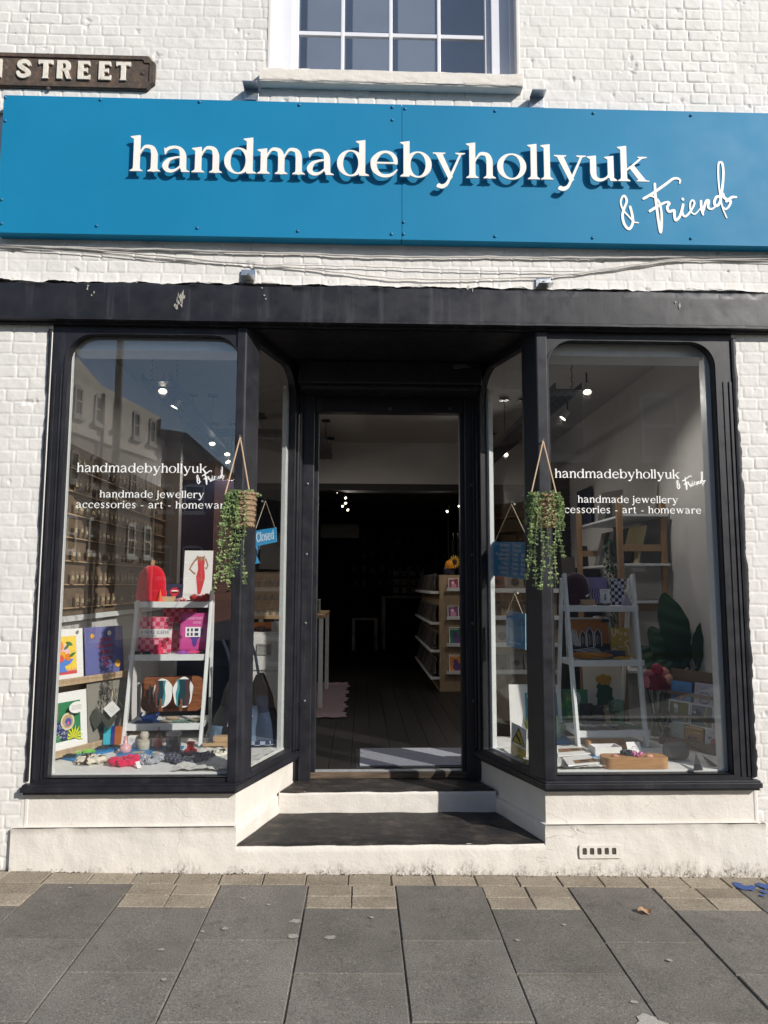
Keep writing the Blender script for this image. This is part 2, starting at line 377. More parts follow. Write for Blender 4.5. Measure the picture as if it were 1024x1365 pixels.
    def field(s, prims, X, Y):
        d = np.full(X.shape, 9.)
        for p in prims:
            if p[0] == 'p': e = sd_poly(p[1], X, Y)
            elif p[0] == 's': e = sd_stroke(p[1], X, Y, len(p) < 3)
            elif p[0] == 'c': e = np.hypot(X-p[1], Y-p[2])-p[3]
            else:
                _, cx, cy, rx, ry, ix, iy, k = p
                e = np.maximum(sd_ell(cx, cy, rx, ry, X, Y), -sd_ell(cx, cy, ix, iy, X, Y, k))
            d = np.minimum(d, e)
        return d
    def outline(s, c, res=44):
        if (c, res) in s.cache: return s.cache[c, res]
        w, prims = s.get(c)
        loops = contour(lambda X, Y: s.field(prims, X, Y), -.35, w+.35, -.65, 1.75, 1/res) if prims else []
        s.cache[c, res] = (w, loops); return w, loops
def contour(fn, x0, x1, y0, y1, h):
    """marching squares; returns closed loops of 2-D points"""
    xs = np.arange(x0, x1+h, h); ys = np.arange(y0, y1+h, h)
    X, Y = np.meshgrid(xs, ys); D = fn(X, Y)+1e-7; ins = D < 0
    nx, ny = len(xs), len(ys); nxt = {}; pts = {}
    def ep(k):
        if k not in pts:
            i, j, v = k
            a = D[j, i]; b = D[j+1, i] if v else D[j, i+1]; t = a/(a-b)
            pts[k] = (xs[i], ys[j]+h*t) if v else (xs[i]+h*t, ys[j])
        return k
    c = ins[:-1, :-1]*1+ins[:-1, 1:]*2+ins[1:, 1:]*4+ins[1:, :-1]*8
    for j, i in zip(*np.nonzero((c > 0) & (c < 15))):
        B, R, T_, L = (i, j, 0), (i+1, j, 1), (i, j+1, 0), (i, j, 1)
        for a, b in {1: [(B, L)], 2: [(R, B)], 3: [(R, L)], 4: [(T_, R)], 5: [(B, L), (T_, R)], 6: [(T_, B)], 7: [(T_, L)], 8: [(L, T_)],
                     9: [(B, T_)], 10: [(R, B), (L, T_)], 11: [(R, T_)], 12: [(L, R)], 13: [(B, R)], 14: [(L, B)]}[int(c[j, i])]:
            nxt[ep(a)] = ep(b)
    loops = []
    while nxt:
        k0, k = nxt.popitem(); lp = [k0]
        while k != k0:
            lp.append(k); k = nxt.pop(k)
        P = [pts[q] for q in lp]
        # keep only the points needed to stay within a small tolerance
        Q = [P[0]]; i = 0; n = len(P); tol = h*.06
        while i < n:
            j = i+1
            while j+1 <= n and j-i < 8:
                a, d = P[i], P[(j+1) % n]; ex, ey = d[0]-a[0], d[1]-a[1]; L_ = math.hypot(ex, ey) or 1e-9
                if any(abs(ex*(P[q % n][1]-a[1])-ey*(P[q % n][0]-a[0]))/L_ > tol for q in range(i+1, j+1)): break
                j += 1
            i = j
            if i < n: Q.append(P[i])
        P = Q
        if len(P) > 2: loops.append(P)
    return loops
# ---------------------------------------------------------------- particular materials
def mk_masonry(name, base, dirt=.12, low=None, bump=.0025, chips=0.):
    t = NT(name); c = t.ramp(t.noise(3.2, 6, .6), [(.25, tuple(x*(1-dirt) for x in base)), (.6, base), (.85, tuple(min(1, x*1.04) for x in base))])
    spk = t.ramp(t.noise(55, 3, .7), [(.24, .72), (.34, 1.)]); c = t.mix(.5, c, spk, 'MULTIPLY')
    # rain streaks
    st = t.ramp(t.noise(9, 4, .6, stretch=(1, 1, .12)), [(.3, .86), (.55, 1.)]); c = t.mix(.35, c, st, 'MULTIPLY')
    if low:          # splashed dirt near the pavement: a stain with a ragged edge
        z = t.new('SeparateXYZ'); t.link(t.new('NewGeometry').outputs['Position'], z.inputs[0])
        h = t.math('ADD', z.outputs[2], t.math('MULTIPLY', t.math('SUBTRACT', t.noise(5, 6, .75, stretch=(1.6, 1.6, .6)), .5), -.34))
        f = t.ramp(h, [(.0, .9), (.035, .45), (.075, 0.)])
        f2 = t.math('MULTIPLY', f, t.ramp(t.noise(75, 4, .75, stretch=(1, 1, .6)), [(.42, .12), (.62, 1.)])); c = t.mix(f2, c, (.11, .085, .065))
    hgt = None
    if low == 2:     # hairline cracks and patched plaster, only here and there
        nz = t.new('TexNoise', Scale=4., Detail=4.); vm = t.mix(.12, t.coords(), nz.outputs['Color']); v = t.new('TexVoronoi', _feature='DISTANCE_TO_EDGE', Scale=2.6); t.link(vm, v.inputs['Vector'])
        ck = t.ramp(v.outputs['Distance'], [(0., 1.), (.0045, 0.)]); ck = t.math('MULTIPLY', ck, t.ramp(t.noise(2.1, 2), [(.54, 0.), (.62, 1.)])); c = t.mix(t.math('MULTIPLY', ck, .28), c, (.30, .26, .21)); hgt = ck
        sc_ = t.ramp(t.noise(8, 5, .75, stretch=(2.2, 1, .7)), [(.66, 0.), (.72, 1.)]); c = t.mix(t.math('MULTIPLY', sc_, .28), c, (.42, .37, .30))
        big = t.noise(6, 5, .62)
    n = t.bump(t.noise(52, 7, .68), bump*1.25, 1.)
    if hgt is not None: n = t.bump(t.math('SUBTRACT', t.math('MULTIPLY', big, 2.), t.math('MULTIPLY', hgt, .4)), .0032, .7, n); n = t.bump(t.noise(240, 3, .6), .0005, .8, n)
    return t.done(c, t.ramp(t.noise(20), [(.3, .55), (.7, .75)]), n, Specular_IOR_Level=.35)
BRICK = mk_masonry('white_painted_brick', (.725, .70, .662), .1, 1, .0014)
RENDER = mk_masonry('cream_painted_render', (.735, .69, .625), .1, 2, .0022)
def mk_black(name, base=(.014, .014, .019), wear=.5):
    t = NT(name); c = t.ramp(t.noise(6, 5, .6), [(.3, base), (.75, tuple(x*1.7 for x in base))])
    # thin flaking to the old undercoat
    ch = t.ramp(t.noise(48, 6, .72, stretch=(1, 1, .55)), [(.70, 0.), (.73, 1.)]); c = t.mix(t.math('MULTIPLY', ch, wear), c, (.33, .31, .28))
    st = t.ramp(t.noise(16, 4, .6, stretch=(1, 1, .07)), [(.55, 0.), (.8, .35)]); c = t.mix(t.math('MULTIPLY', st, wear), c, (.16, .16, .18))
    n = t.bump(t.noise(34, 4, .6), .0005, .6); n = t.bump(t.noise(170, 3), .0004, .7, n)
    return t.done(c, t.ramp(t.noise(12, 4), [(.3, .36), (.7, .55)]), n, Specular_IOR_Level=.45)
BLACK = mk_black('black_gloss_paint', (.011, .011, .0145), .45); BLACKWORN = mk_black('worn_black_paint', (.0105, .0105, .0135), .8)
BLACKSTEP = None
def mk_step():
    t = NT('worn_black_step_paint'); c = t.ramp(t.noise(7, 6, .65), [(.3, (.012, .011, .011)), (.7, (.035, .032, .031))])
    w = t.ramp(t.noise(7, 9, .8, stretch=(1, 1.6, 1)), [(.50, 0.), (.62, 1.)]); c = t.mix(t.math('MULTIPLY', w, .36), c, (.16, .12, .095))
    w = t.ramp(t.noise(60, 5, .8), [(.68, 0.), (.72, 1.)]); c = t.mix(t.math('MULTIPLY', w, .6), c, (.4, .36, .3))
    return t.done(c, .62, t.bump(t.noise(70, 6, .7), .002), Specular_IOR_Level=.4)
BLACKSTEP = mk_step()
def mk_grain(name, dark, light, rough=.5, scale=5., stretch=(1, 1, 12), bump=.0006, coat=0.):
    t = NT(name); f = t.noise(scale, 6, .6, stretch=stretch); c = t.ramp(f, [(.3, dark), (.7, light)])
    k = t.ramp(t.noise(scale*5, 4, .6, stretch=stretch), [(.35, .78), (.6, 1.)]); c = t.mix(.7, c, k, 'MULTIPLY')
    return t.done(c, rough, t.bump(f, bump), Coat_Weight=coat)
PINE = mk_grain('pine_wood', (.27, .155, .075), (.40, .26, .14), stretch=(14, 14, 1))
PLY = mk_grain('birch_plywood', (.42, .29, .17), (.56, .42, .27), stretch=(9, 9, 1))
OAK = mk_grain('pale_oak', (.45, .29, .15), (.60, .42, .25), stretch=(1, 9, 12))
ACACIA = mk_grain('acacia_wood', (.12, .035, .012), (.36, .13, .045), .4, 6, (1, 9, 9), coat=.2)
BAMBOO = mk_grain('bamboo_wood', (.46, .22, .08), (.62, .34, .15), .45, 6, (1.2, 9, 12))
BOARDS = mk_grain('black_floorboards', (.007, .0065, .006), (.018, .016, .0145), .45, 4, (16, 1, 1), .001)
def mk_slab():
    t = NT('concrete_paving'); c = t.ramp(t.noise(3.1, 6, .65), [(.25, (.145, .130, .112)), (.75, (.215, .196, .172))])
    c = t.mix(1., c, t.ramp(t.new('NewGeometry').outputs['Random Per Island'], [(0., .84), (.5, 1.0), (1., 1.14)]), 'MULTIPLY')
    eg = t.ramp(t.noise(2.2, 5, .7), [(.3, .80), (.55, 1.04)]); c = t.mix(.8, c, eg, 'MULTIPLY')
    sp = t.ramp(t.noise(130, 3, .8), [(.32, .3), (.5, 1.), (.60, 1.), (.70, 2.6)]); c = t.mix(.9, c, sp, 'MULTIPLY')
    st = t.ramp(t.noise(5.5, 7, .75), [(.62, 0.), (.74, 1.)]); c = t.mix(t.math('MULTIPLY', st, .45), c, (.27, .245, .215))
    sm = t.ramp(t.noise(23, 5, .7), [(.70, 0.), (.73, 1.)]); c = t.mix(t.math('MULTIPLY', sm, .5), c, (.33, .29, .24))
    dk = t.ramp(t.noise(13, 4, .6), [(.28, .55), (.42, 1.)]); c = t.mix(.6, c, dk, 'MULTIPLY')
    n = t.bump(t.noise(190, 4, .7), .0018, .9); n = t.bump(t.noise(18, 4), .002, .6, n)
    return t.done(c, .82, n, Specular_IOR_Level=.3)
SLAB = mk_slab()
def mk_block():
    t = NT('buff_block_paving'); c = t.ramp(t.noise(4.5, 6, .65), [(.25, (.235, .195, .145)), (.75, (.37, .315, .24))])
    c = t.mix(1., c, t.ramp(t.new('NewGeometry').outputs['Random Per Island'], [(0., .80), (.5, .98), (1., 1.14)]), 'MULTIPLY')
    sp = t.ramp(t.noise(100, 3, .8), [(.34, .35), (.48, 1.), (.60, 1.05), (.68, 2.3)]); c = t.mix(.75, c, sp, 'MULTIPLY')
    n = t.bump(t.noise(170, 4, .75), .003, 1.); return t.done(c, .85, n, Specular_IOR_Level=.25)
BLOCK = mk_block()
GROUT = M((.085, .073, .058), .95, .4, 30, .004, 160)
def mk_glass(name, tint=(1, 1, 1), f0=.045, dust=0.):
    t = NT(name); lw = t.new('LayerWeight', Blend=.5); p5 = t.math('POWER', lw.outputs['Facing'], 5.)
    f = t.math('ADD', t.math('MULTIPLY', p5, 1-f0), f0)
    a = t.new('BsdfTransparent', Color=(*tint, 1)); b = t.new('BsdfGlossy', Roughness=.0)
    # a trace of old-glass waviness in the reflections
    n = t.bump(t.noise(1.3, 2), .0011, .35); t.link(n, b.inputs['Normal'])
    m = t.new('MixShader'); t.link(f, m.inputs[0]); t.link(a.outputs[0], m.inputs[1]); t.link(b.outputs[0], m.inputs[2]); o = m.outputs[0]
    if dust:
        d = t.new('BsdfDiffuse', Color=(.7, .7, .72, 1)); m2 = t.new('MixShader')
        t.link(t.ramp(t.noise(2.2, 7, .75, stretch=(1, 1, .5)), [(.35, dust*.25), (.8, dust)]), m2.inputs[0]); t.link(o, m2.inputs[1]); t.link(d.outputs[0], m2.inputs[2]); o = m2.outputs[0]
    t.link(o, t.out.inputs[0]); return t.m
GLASS = mk_glass('shop_window_glass', (.985, .99, .985), .098, .002); SASHGLASS = mk_glass('old_sash_glass', (.97, .985, .98), .12, .012)
CLEAR = mk_glass('clear_glass_ware', (.93, .95, .95), .07)
PINKGLASS = mk_glass('pink_glass_ware', (.95, .72, .70), .07); RASP = mk_glass('raspberry_glass', (.80, .12, .2), .08); SMOKEGLASS = mk_glass('smoked_glass', (.62, .66, .72), .07)
def mk_sign():
    t = NT('teal_sign_panel'); c = t.ramp(t.noise(1.6, 4), [(.3, (.005, .188, .36)), (.7, (.007, .206, .392))])
    st = t.ramp(t.noise(26, 6, .7, stretch=(1, 1, .16)), [(.66, 0.), (.76, .35)]); c = t.mix(t.math('MULTIPLY', st, .4), c, (.25, .42, .52))
    sc_ = t.ramp(t.noise(90, 3, .8, stretch=(1, 1, .4)), [(.74, 0.), (.77, .6)]); c = t.mix(t.math('MULTIPLY', sc_, .35), c, (.3, .5, .6))
    return t.done(c, t.ramp(t.noise(4), [(.3, .5), (.7, .6)]), t.bump(t.noise(2.2, 3), .001, .3), Specular_IOR_Level=.25)
TEAL = mk_sign(); TEALBOARD = M('#1283b8', .6, .05, 5, 0); TEALEDGE = M('#8fc0d8', .3, .05, 5, 0)
LETTERWHITE = M((.86, .83, .76), .45, .03, 8, .0002); LETTERSIDE = M((.30, .27, .23), .6, .1, 20, 0)
VINYL = M((.86, .86, .84), .5, .02, 6, 0); WHITEWOOD = M((.74, .76, .76), .45, .06, 18, .0006, 60); WHITE = M((.80, .80, .78), .5, .05, 12, .0003)
UPVC = M((.72, .72, .76), .4, .04, 6, .0003, 40); OFFWALL = M((.60, .585, .57), .8, .06, 3, .0012, 60); CEIL = M((.48, .465, .45), .85, .05, 3, .001, 50)
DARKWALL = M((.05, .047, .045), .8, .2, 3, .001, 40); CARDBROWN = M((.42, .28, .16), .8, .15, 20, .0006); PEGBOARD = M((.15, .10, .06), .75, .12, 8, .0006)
STEEL = M((.55, .56, .58), .35, .12, 30, .0003, 60, .9); TRUNK = M((.10, .105, .115), .45, .1, 12, .0003, 50, .6); DARKMETAL = M((.03, .03, .034), .45, .15, 20, .0004, 60, .5)
ROPE = M((.50, .34, .22), .9, .2, 200, .001, 300); TWINE = M((.62, .52, .38), .9, .15, 200, .0006, 300); NYLON = M((.78, .76, .70), .7, .05, 100, 0)
PAPER = M((.83, .82, .80), .75, .03, 10, .0002); CREAMP = M((.74, .70, .62), .8, .04, 10, .0002); GREYPAPER = M((.36, .34, .32), .8, .06, 10, .0003); BLACKINK = M((.02, .02, .022), .6, .1, 10, 0)
def mk_rust():
    t = NT('rusted_cast_iron'); c = t.ramp(t.noise(16, 7, .7), [(.25, (.035, .026, .02)), (.5, (.075, .055, .042)), (.7, (.15, .085, .05))])
    r = t.ramp(t.noise(40, 5, .75), [(.58, 0.), (.68, 1.)]); c = t.mix(t.math('MULTIPLY', r, .55), c, (.26, .20, .15))
    return t.done(c, .75, t.bump(t.noise(70, 6, .7), .0022))
RUST = mk_rust(); IRONLETTER = None
def mk_ironletter():
    t = NT('chipped_white_enamel'); c = t.ramp(t.noise(30, 6, .7), [(.3, (.42, .33, .23)), (.46, (.70, .65, .56)), (.8, (.80, .76, .68))])
    return t.done(c, .6, t.bump(t.noise(80, 4), .001))
IRONLETTER = mk_ironletter()
def mk_check(name, a, b, size, vec_rot=(0, 0, 0), third=None):
    t = NT(name); mp = t.new('Mapping'); mp.inputs['Rotation'].default_value = vec_rot; mp.inputs['Location'].default_value = (.0013, .0017, .0011); t.link(t.coords(), mp.inputs[0])
    ck = t.new('TexChecker', Scale=1/size); ck.inputs[1].default_value = (*a, 1); ck.inputs[2].default_value = (*b, 1); t.link(mp.outputs[0], ck.inputs[0])
    c = t.mix(.2, ck.outputs[0], t.ramp(t.noise(120, 3), [(.3, .7), (.7, 1.1)]), 'MULTIPLY')
    return t.done(c, .8, t.bump(t.noise(400, 2), .0006))
def mk_cloth(name, col, rough=.9, weave=260., amp=.0012, sheen=.3):
    if isinstance(col, str): col = lin(col)
    t = NT(name); c = t.ramp(t.noise(30, 5, .7), [(.25, tuple(x*.75 for x in col)), (.75, tuple(min(1, x*1.15) for x in col))])
    n = t.bump(t.noise(weave, 3, .7), amp); return t.done(c, rough, n, Sheen_Weight=sheen, Specular_IOR_Level=.2)
def mk_emit(name, col, k):
    t = NT(name); e = t.new('Emission', Color=(*col, 1), Strength=k); t.link(e.outputs[0], t.out.inputs[0]); return t.m
LAMP = mk_emit('lamp_glow', (1, .86, .66), 14.)
def mk_leaf(name, a, b):
    t = NT(name); r = t.new('NewGeometry'); c = t.ramp(r.outputs['Random Per Island'], [(0, a), (.6, b), (.9, tuple(x*1.25 for x in b)), (1, tuple(x*.6 for x in a))])
    p = t.new('BsdfPrincipled', Roughness=.5); t.link(c, p.inputs['Base Color']); p.inputs['Specular IOR Level'].default_value = .35
    tr = t.new('BsdfTranslucent'); t.link(c, tr.inputs[0]); m = t.new('MixShader', Fac=.25); t.link(p.outputs[0], m.inputs[1]); t.link(tr.outputs[0], m.inputs[2]); t.link(m.outputs[0], t.out.inputs[0]); return t.m
IVY = mk_leaf('trailing_leaf', (.11, .18, .07), (.30, .385, .17)); DARKLEAF = mk_leaf('dark_leaf', (.012, .045, .022), (.022, .07, .034))
# ================================================================ the building: brick, sash window, plinth and steps
bld = thing('shop_building', (0, .4, 0), 'white painted brick shop building with cream plinth and black framed shopfront', 'building')
WX0, WX1, WZ1 = -3.4, 3.6, 6.3
UW = (-.80, .775, 4.76)                 # opening of the upper window: left, right, bottom
def brick_rows():
    rows = []; z = -.1; r = np.random.RandomState(5)
    while z < WZ1+.1:
        h = .0735+r.uniform(-.003, .003); x = WX0-.3-r.uniform(0, .12); xs = []
        while x < WX1+.3:
            w = .113+r.uniform(-.009, .010) if r.rand() < .9 else .19+r.uniform(-.02, .02)
            xs.append((x, w, r.uniform(-.0008, .0012), r.uniform(-.007, .007), r.uniform(-.010, .010), r.rand())); x += w+.0075
        rows.append((z, h, xs)); z += h
    return rows
ROWS = brick_rows()
def brick_height(X, Z):
    H = np.zeros(X.shape)
    wob = .004*fbm(X, Z, 9, 31, 3); Zw = Z+wob+.006*vnoise(X, Z, 1.4, 77); Xw = X+.005*fbm(X, Z, 8, 45, 3)
    for z, h, xs in ROWS:
        m = (Zw >= z) & (Zw < z+h)
        if not m.any(): continue
        x_, z_ = Xw[m], Zw[m]; edges = np.array([q[0] for q in xs]); k = np.clip(np.searchsorted(edges, x_)-1, 0, len(xs)-1)
        A = np.array(xs)[k]; w = A[:, 1]; cx = A[:, 0]+w/2; cz = z+h/2
        dx = w/2-np.abs(x_-cx); dz = (h-.0075)/2-np.abs(z_-cz)
        e = np.minimum(dx, dz); e = np.where((dx < .012) & (dz < .012), .012-np.hypot(.012-dx, .012-dz), e)
        s = np.clip((e+.004)/.0085, 0, 1); s = s*s*(3-2*s)
        H[m] = s*(.0043+A[:, 2]+A[:, 3]*(x_-cx)+A[:, 4]*(z_-cz))-np.where(A[:, 5] > .96, .003*s, 0)
    fill = np.clip(.72+.8*fbm(X, Z, 1.7, 3, 3), .45, 1)          # joints half lost under many coats of paint
    H = H*fill+.0022*fbm(X, Z, 5, 8, 3)+.0020*fbm(X, Z, 30, 18, 4)
    pit = fbm(X, Z, 16, 63, 3); H -= np.clip(pit-.46, 0, .2)*.04
    return H
mb = MB(BRICK)
def sheet(x0, x1, z0, z1, STEP=.0058):
    nx, nz = int((x1-x0)/STEP), int((z1-z0)/STEP); X, Z = np.meshgrid(np.linspace(x0, x1, nx+1), np.linspace(z0, z1, nz+1))
    Y = -brick_height(X, Z)+.004; o = len(mb.v)
    mb.v += list(map(tuple, np.stack([X, Y, Z], -1).reshape(-1, 3).tolist()))
    i, j = np.meshgrid(np.arange(nx), np.arange(nz)); a = (j*(nx+1)+i).ravel()+o
    F = np.stack([a, a+1, a+nx+2, a+nx+1], -1).tolist(); mb.f += [tuple(q) for q in F]; mb.i += [0]*len(F)
VX0, VX1, VZ1 = -2.75, 2.90, 5.6       # fine relief where the picture looks, a coarser grid round it
sheet(VX0, UW[0], 4.50, VZ1); sheet(UW[1], VX1, 4.50, VZ1); sheet(UW[0], UW[1], 4.50, UW[2]); sheet(VX0, VX1, 3.30, 3.78); sheet(VX0, -2.055, -.1, 3.30); sheet(2.07, VX1, -.1, 3.30)
for q in ((VX0, UW[0], VZ1, WZ1), (UW[1], VX1, VZ1, WZ1), (WX0, VX0, -.1, WZ1), (VX1, WX1, -.1, WZ1)): sheet(*q, STEP=.016)
wall = mb.build('wall', bld, smooth=50)
mb = MB(BRICK)          # thickness of the wall behind its face, reveals
for b in ((WX0, UW[0], .02, .34, 3.16, WZ1), (UW[1], WX1, .02, .34, 3.16, WZ1), (UW[0], UW[1], .02, .34, 3.16, UW[2]), (WX0, -2.055, .02, .34, -.1, 3.16), (2.07, WX1, .02, .34, -.1, 3.16)): mb.box(*b)
for x in (UW[0], UW[1]): mb.box(x-.012, x+.012, -.0035, .11, UW[2], WZ1)
for x in (-2.055, 2.07): mb.box(x-.012, x+.012, -.0035, .14, 0, 3.16)
mb.build('wall_core', bld, bevel=.006)
# plinth: a proud lower course and a set-back upper course, both following the slanted porch
def splay(y, off=0.): return .855+off-.318*y            # half width of the porch at depth y (right side; left mirrored about SX)
SX = -.023
def sp(side, y, off=0.): return SX+side*splay(y, off)
PX = {-1: -2.12, 1: 2.105}
for s in (-1, 1):
    mb = MB(RENDER)
    def plan(off, y0, y1, e): return [(PX[s]-s*e, y0), (sp(s, y0, off), y0), (sp(s, y1, off), y1), (PX[s]-s*e, y1)]
    def wavy(P, z0, z1, seed, amp=.004):
        # vertical faces as gently uneven hand-trowelled render
        nz = max(2, int((z1-z0)/.02))
        for (ax, ay), (bx, by) in zip(P[:-1], P[1:]):
            L = math.hypot(bx-ax, by-ay); n = max(2, int(L/.02)); nx_, ny_ = (by-ay)/L, -(bx-ax)/L
            if s < 0: nx_, ny_ = nx_, ny_
            def f(u, v, ax=ax, ay=ay, bx=bx, by=by, nx_=nx_, ny_=ny_):
                x, y, z = ax+(bx-ax)*u, ay+(by-ay)*u, z0+(z1-z0)*v
                k = fb(x*1.7+y+9.3, z*1.3+seed, 6, seed, 4)*amp*2*min(1, 8*u, 8*(1-u))
                k -= .010*max(0, (z-(z1-.018))/.018)**2
                return (x-nx_*0, y-abs(k) if abs(ny_) > .8 else y, z) if abs(ny_) > .8 else (x+s*abs(k), y, z)
            mb.grid(f, n, nz)
    lo = plan(0, -.03, .95, 0)[:3]; hi = plan(.022, 0, .95, .035)[:3]
    if s > 0: pass
    wavy(lo, -.12, .285 if s < 0 else .28, 21+s, .005); wavy(hi, .285 if s < 0 else .28, .47, 41+s, .003)
    z = .285 if s < 0 else .28
    # chamfered ledge between the two courses
    for (a, b, c, d) in ((lo[0], lo[1], hi[1], hi[0]), (lo[1], lo[2], hi[2], hi[1])):
        mb.add([(a[0], a[1]+(.009 if a[1] < 0 else 0), z-.001), (b[0], b[1]+(.009 if b[1] < 0 else 0), z-.001), (c[0], c[1]+.004, z+.003), (d[0], d[1]+.004, z+.003)], [(0, 1, 2, 3)])
    mb.add([(PX[s], -.03, -.12), (PX[s], .02, -.12), (PX[s], .02, z), (PX[s], -.03, z)], [(0, 1, 2, 3)])
    x2 = PX[s]-s*.035; mb.add([(x2, 0, z), (x2, .03, z), (x2, .03, .47), (x2, 0, .47)], [(0, 1, 2, 3)])
    plinth = mb.build('plinth', bld, smooth=60)
# terracotta air brick painted over, set in the right-hand plinth
mb = MB(RENDER); a = at(773, 1127, -.032); b = at(827, 1142, -.032)
fr = FACADE.sub(a.x, b.z, .0375); W_, H_ = b.x-a.x, a.z-b.z
holes = [rrect(.012+k*(W_-.02)/5, .014, .012+k*(W_-.02)/5+.024, H_-.012, .006, 2) for k in range(5)]
mb.prism([rrect(-.006, -.006, W_+.006, H_+.004, .008, 2)]+holes, -.004, .0045, fr)
ab = mb.build('air_brick', plinth, bevel=.0015)
mb = MB(M((.075, .06, .048), .9, .4, 60, .001)); mb.prism([(.006, .006), (W_-.006, .006), (W_-.006, H_-.006), (.006, H_-.006)], -.012, .0004, fr); mb.build('vent_hole', plinth)
# two steps
def ztop(z, P, mat, name, par, dz=.004):
    mb = MB(mat); mb.prism(P, z, z+dz, FLOOR); return mb.build(name, par, bevel=.002)
def stepbox(name, y0, y1, z0, z1):
    mb = MB(RENDER); n = 60; L0, L1 = sp(-1, y0, .002), sp(1, y0, .002)
    def f(u, v):
        x, z = L0+(L1-L0)*u, z0+(z1-z0)*v; k = fb(x, z, 7, int(y0*10)+5)*.007
        return (x, y0-abs(k)+.010*max(0, (z-(z1-.014))/.014)**2, z-(.004 if v == 1 else 0)*abs(math.sin(x*23)))
    mb.grid(f, n, 14); return mb.build(name, bld, smooth=60)
st1 = stepbox('lower_step', -.03, .52, -.12, .182); st2 = stepbox('upper_step', .52, .82, .17, .315)
def tread(z, y0, y1, seed):
    mb = MB(BLACKSTEP); r = np.random.RandomState(seed)
    def f(u, v):
        y = y0+(y1-y0)*v; x0, x1 = sp(-1, y, -.002), sp(1, y, -.002); x = x0+(x1-x0)*u
        k = fb(x, y, 5, seed, 4)
        return (x, y-.004+(.006*k if v == 0 else 0), z+.003+.005*k-(.006 if v == 0 else 0))
    mb.grid(f, 70, 24); return mb
tread(.182, -.026, .53, 3).build('tread', st1, smooth=60); tread(.315, .524, .84, 4).build('tread', st2, smooth=60)
# upstairs sash window
win = MB(UPVC)
x0, x1, zb = UW[0], UW[1], 4.80
win.box(x0+.01, -.665, .085, .15, zb, WZ1); win.box(.622, x1-.01, .085, .15, zb, WZ1); win.box(-.665, -.628, .115, .17, zb, WZ1); win.box(.585, .622, .115, .17, zb, WZ1); win.box(x0+.01, -.76, .06, .085, zb, WZ1); win.box(.735, x1-.01, .06, .085, zb, WZ1)
fr_ = win.build('upper_window', bld, bevel=.004)
for px in (457, 521, 585): mb = MB(UPVC); mb.box(at(px, 45, .13).x-.011, at(px, 45, .13).x+.011, .122, .15, zb, WZ1); mb.build('glazing_bar', fr_, bevel=.003)
for z in (5.175, 5.63): mb = MB(UPVC); mb.box(-.628, .585, .125, .148, z, z+.028); mb.build('glazing_bar', fr_, bevel=.003)
mb = MB(SASHGLASS); mb.box(-.63, .59, .134, .138, zb, WZ1); mb.build('pane', fr_)
mb = MB(M((.20, .225, .29), .9, .06, 5, .0005, 300)); mb.box(-.75, .75, .40, .41, 4.7, WZ1); mb.build('blind', fr_)
mb = MB(RENDER); a, b = -.845, .785
def sl(u, v):
    x = a+(b-a)*u; k = fb(x*1.0, v*2., 9, 9, 3)*.009
    prof = [(.10, 4.803), (-.045, 4.797), (-.066, 4.788), (-.068, 4.715), (-.06, 4.703), (.0, 4.703)]
    i = min(int(v*5), 4); t = v*5-i; y, z = [prof[i][q]*(1-t)+prof[i+1][q]*t for q in (0, 1)]
    return (x, y-abs(k)*.4, z+k*.8*(1 if i < 4 else .4))
mb.grid(sl, 120, 30)
for x in (a, b): mb.add([(x, .1, 4.803), (x, -.045, 4.797), (x, -.066, 4.788), (x, -.068, 4.715), (x, -.06, 4.703), (x, .0, 4.703)], [(0, 1, 2, 3, 4, 5)])
mb.build('window_sill', fr_, smooth=45)
mb = MB(RENDER); mb.box(.77, .84, .0, .06, 4.70, 4.703)
# ================================================================ the black timber shopfront
sf = thing('shopfront', (0, .3, .46), 'black painted timber shopfront with two display windows and a recessed doorway', 'shopfront')
# fascia beam with a ragged paint edge along its top
mb = MB(BLACKWORN)
def bm(u, v):
    x = WX0+(WX1-WX0)*u; prof = [(.02, 3.412), (-.052, 3.400), (-.060, 3.390), (-.060, 3.192), (-.068, 3.186), (-.068, 3.172), (-.03, 3.168), (-.03, 3.156), (.1, 3.156)]
    m = len(prof)-1; i = min(int(v*m), m-1); t = v*m-i; y, z = [prof[i][q]*(1-t)+prof[i+1][q]*t for q in (0, 1)]
    A = lambda s, f: fb(x, z*2, f, s, 4)
    return (x, y-.002*A(3, 7)-(.006*max(0, A(12, 5)) if i <= 1 else 0), z+(.012*A(5, 6)+.006*A(6, 30) if i <= 1 else .002*A(8, 9)))
mb.grid(bm, 420, 40); mb.build('fascia_beam', sf, smooth=50)
mb = MB(BRICK)          # rough mortar fillet and torn paint above the beam
def fl(u, v):
    x = WX0+(WX1-WX0)*u; k = fb(x, 0., 8, 55, 4); q = fb(x, 3., 22, 56, 3)
    return (x, -.048-.014*k+.052*v, 3.413+.012*k+.008*q+.022*v)
mb.grid(fl, 420, 3); mb.build('mortar_fillet', sf, smooth=60)
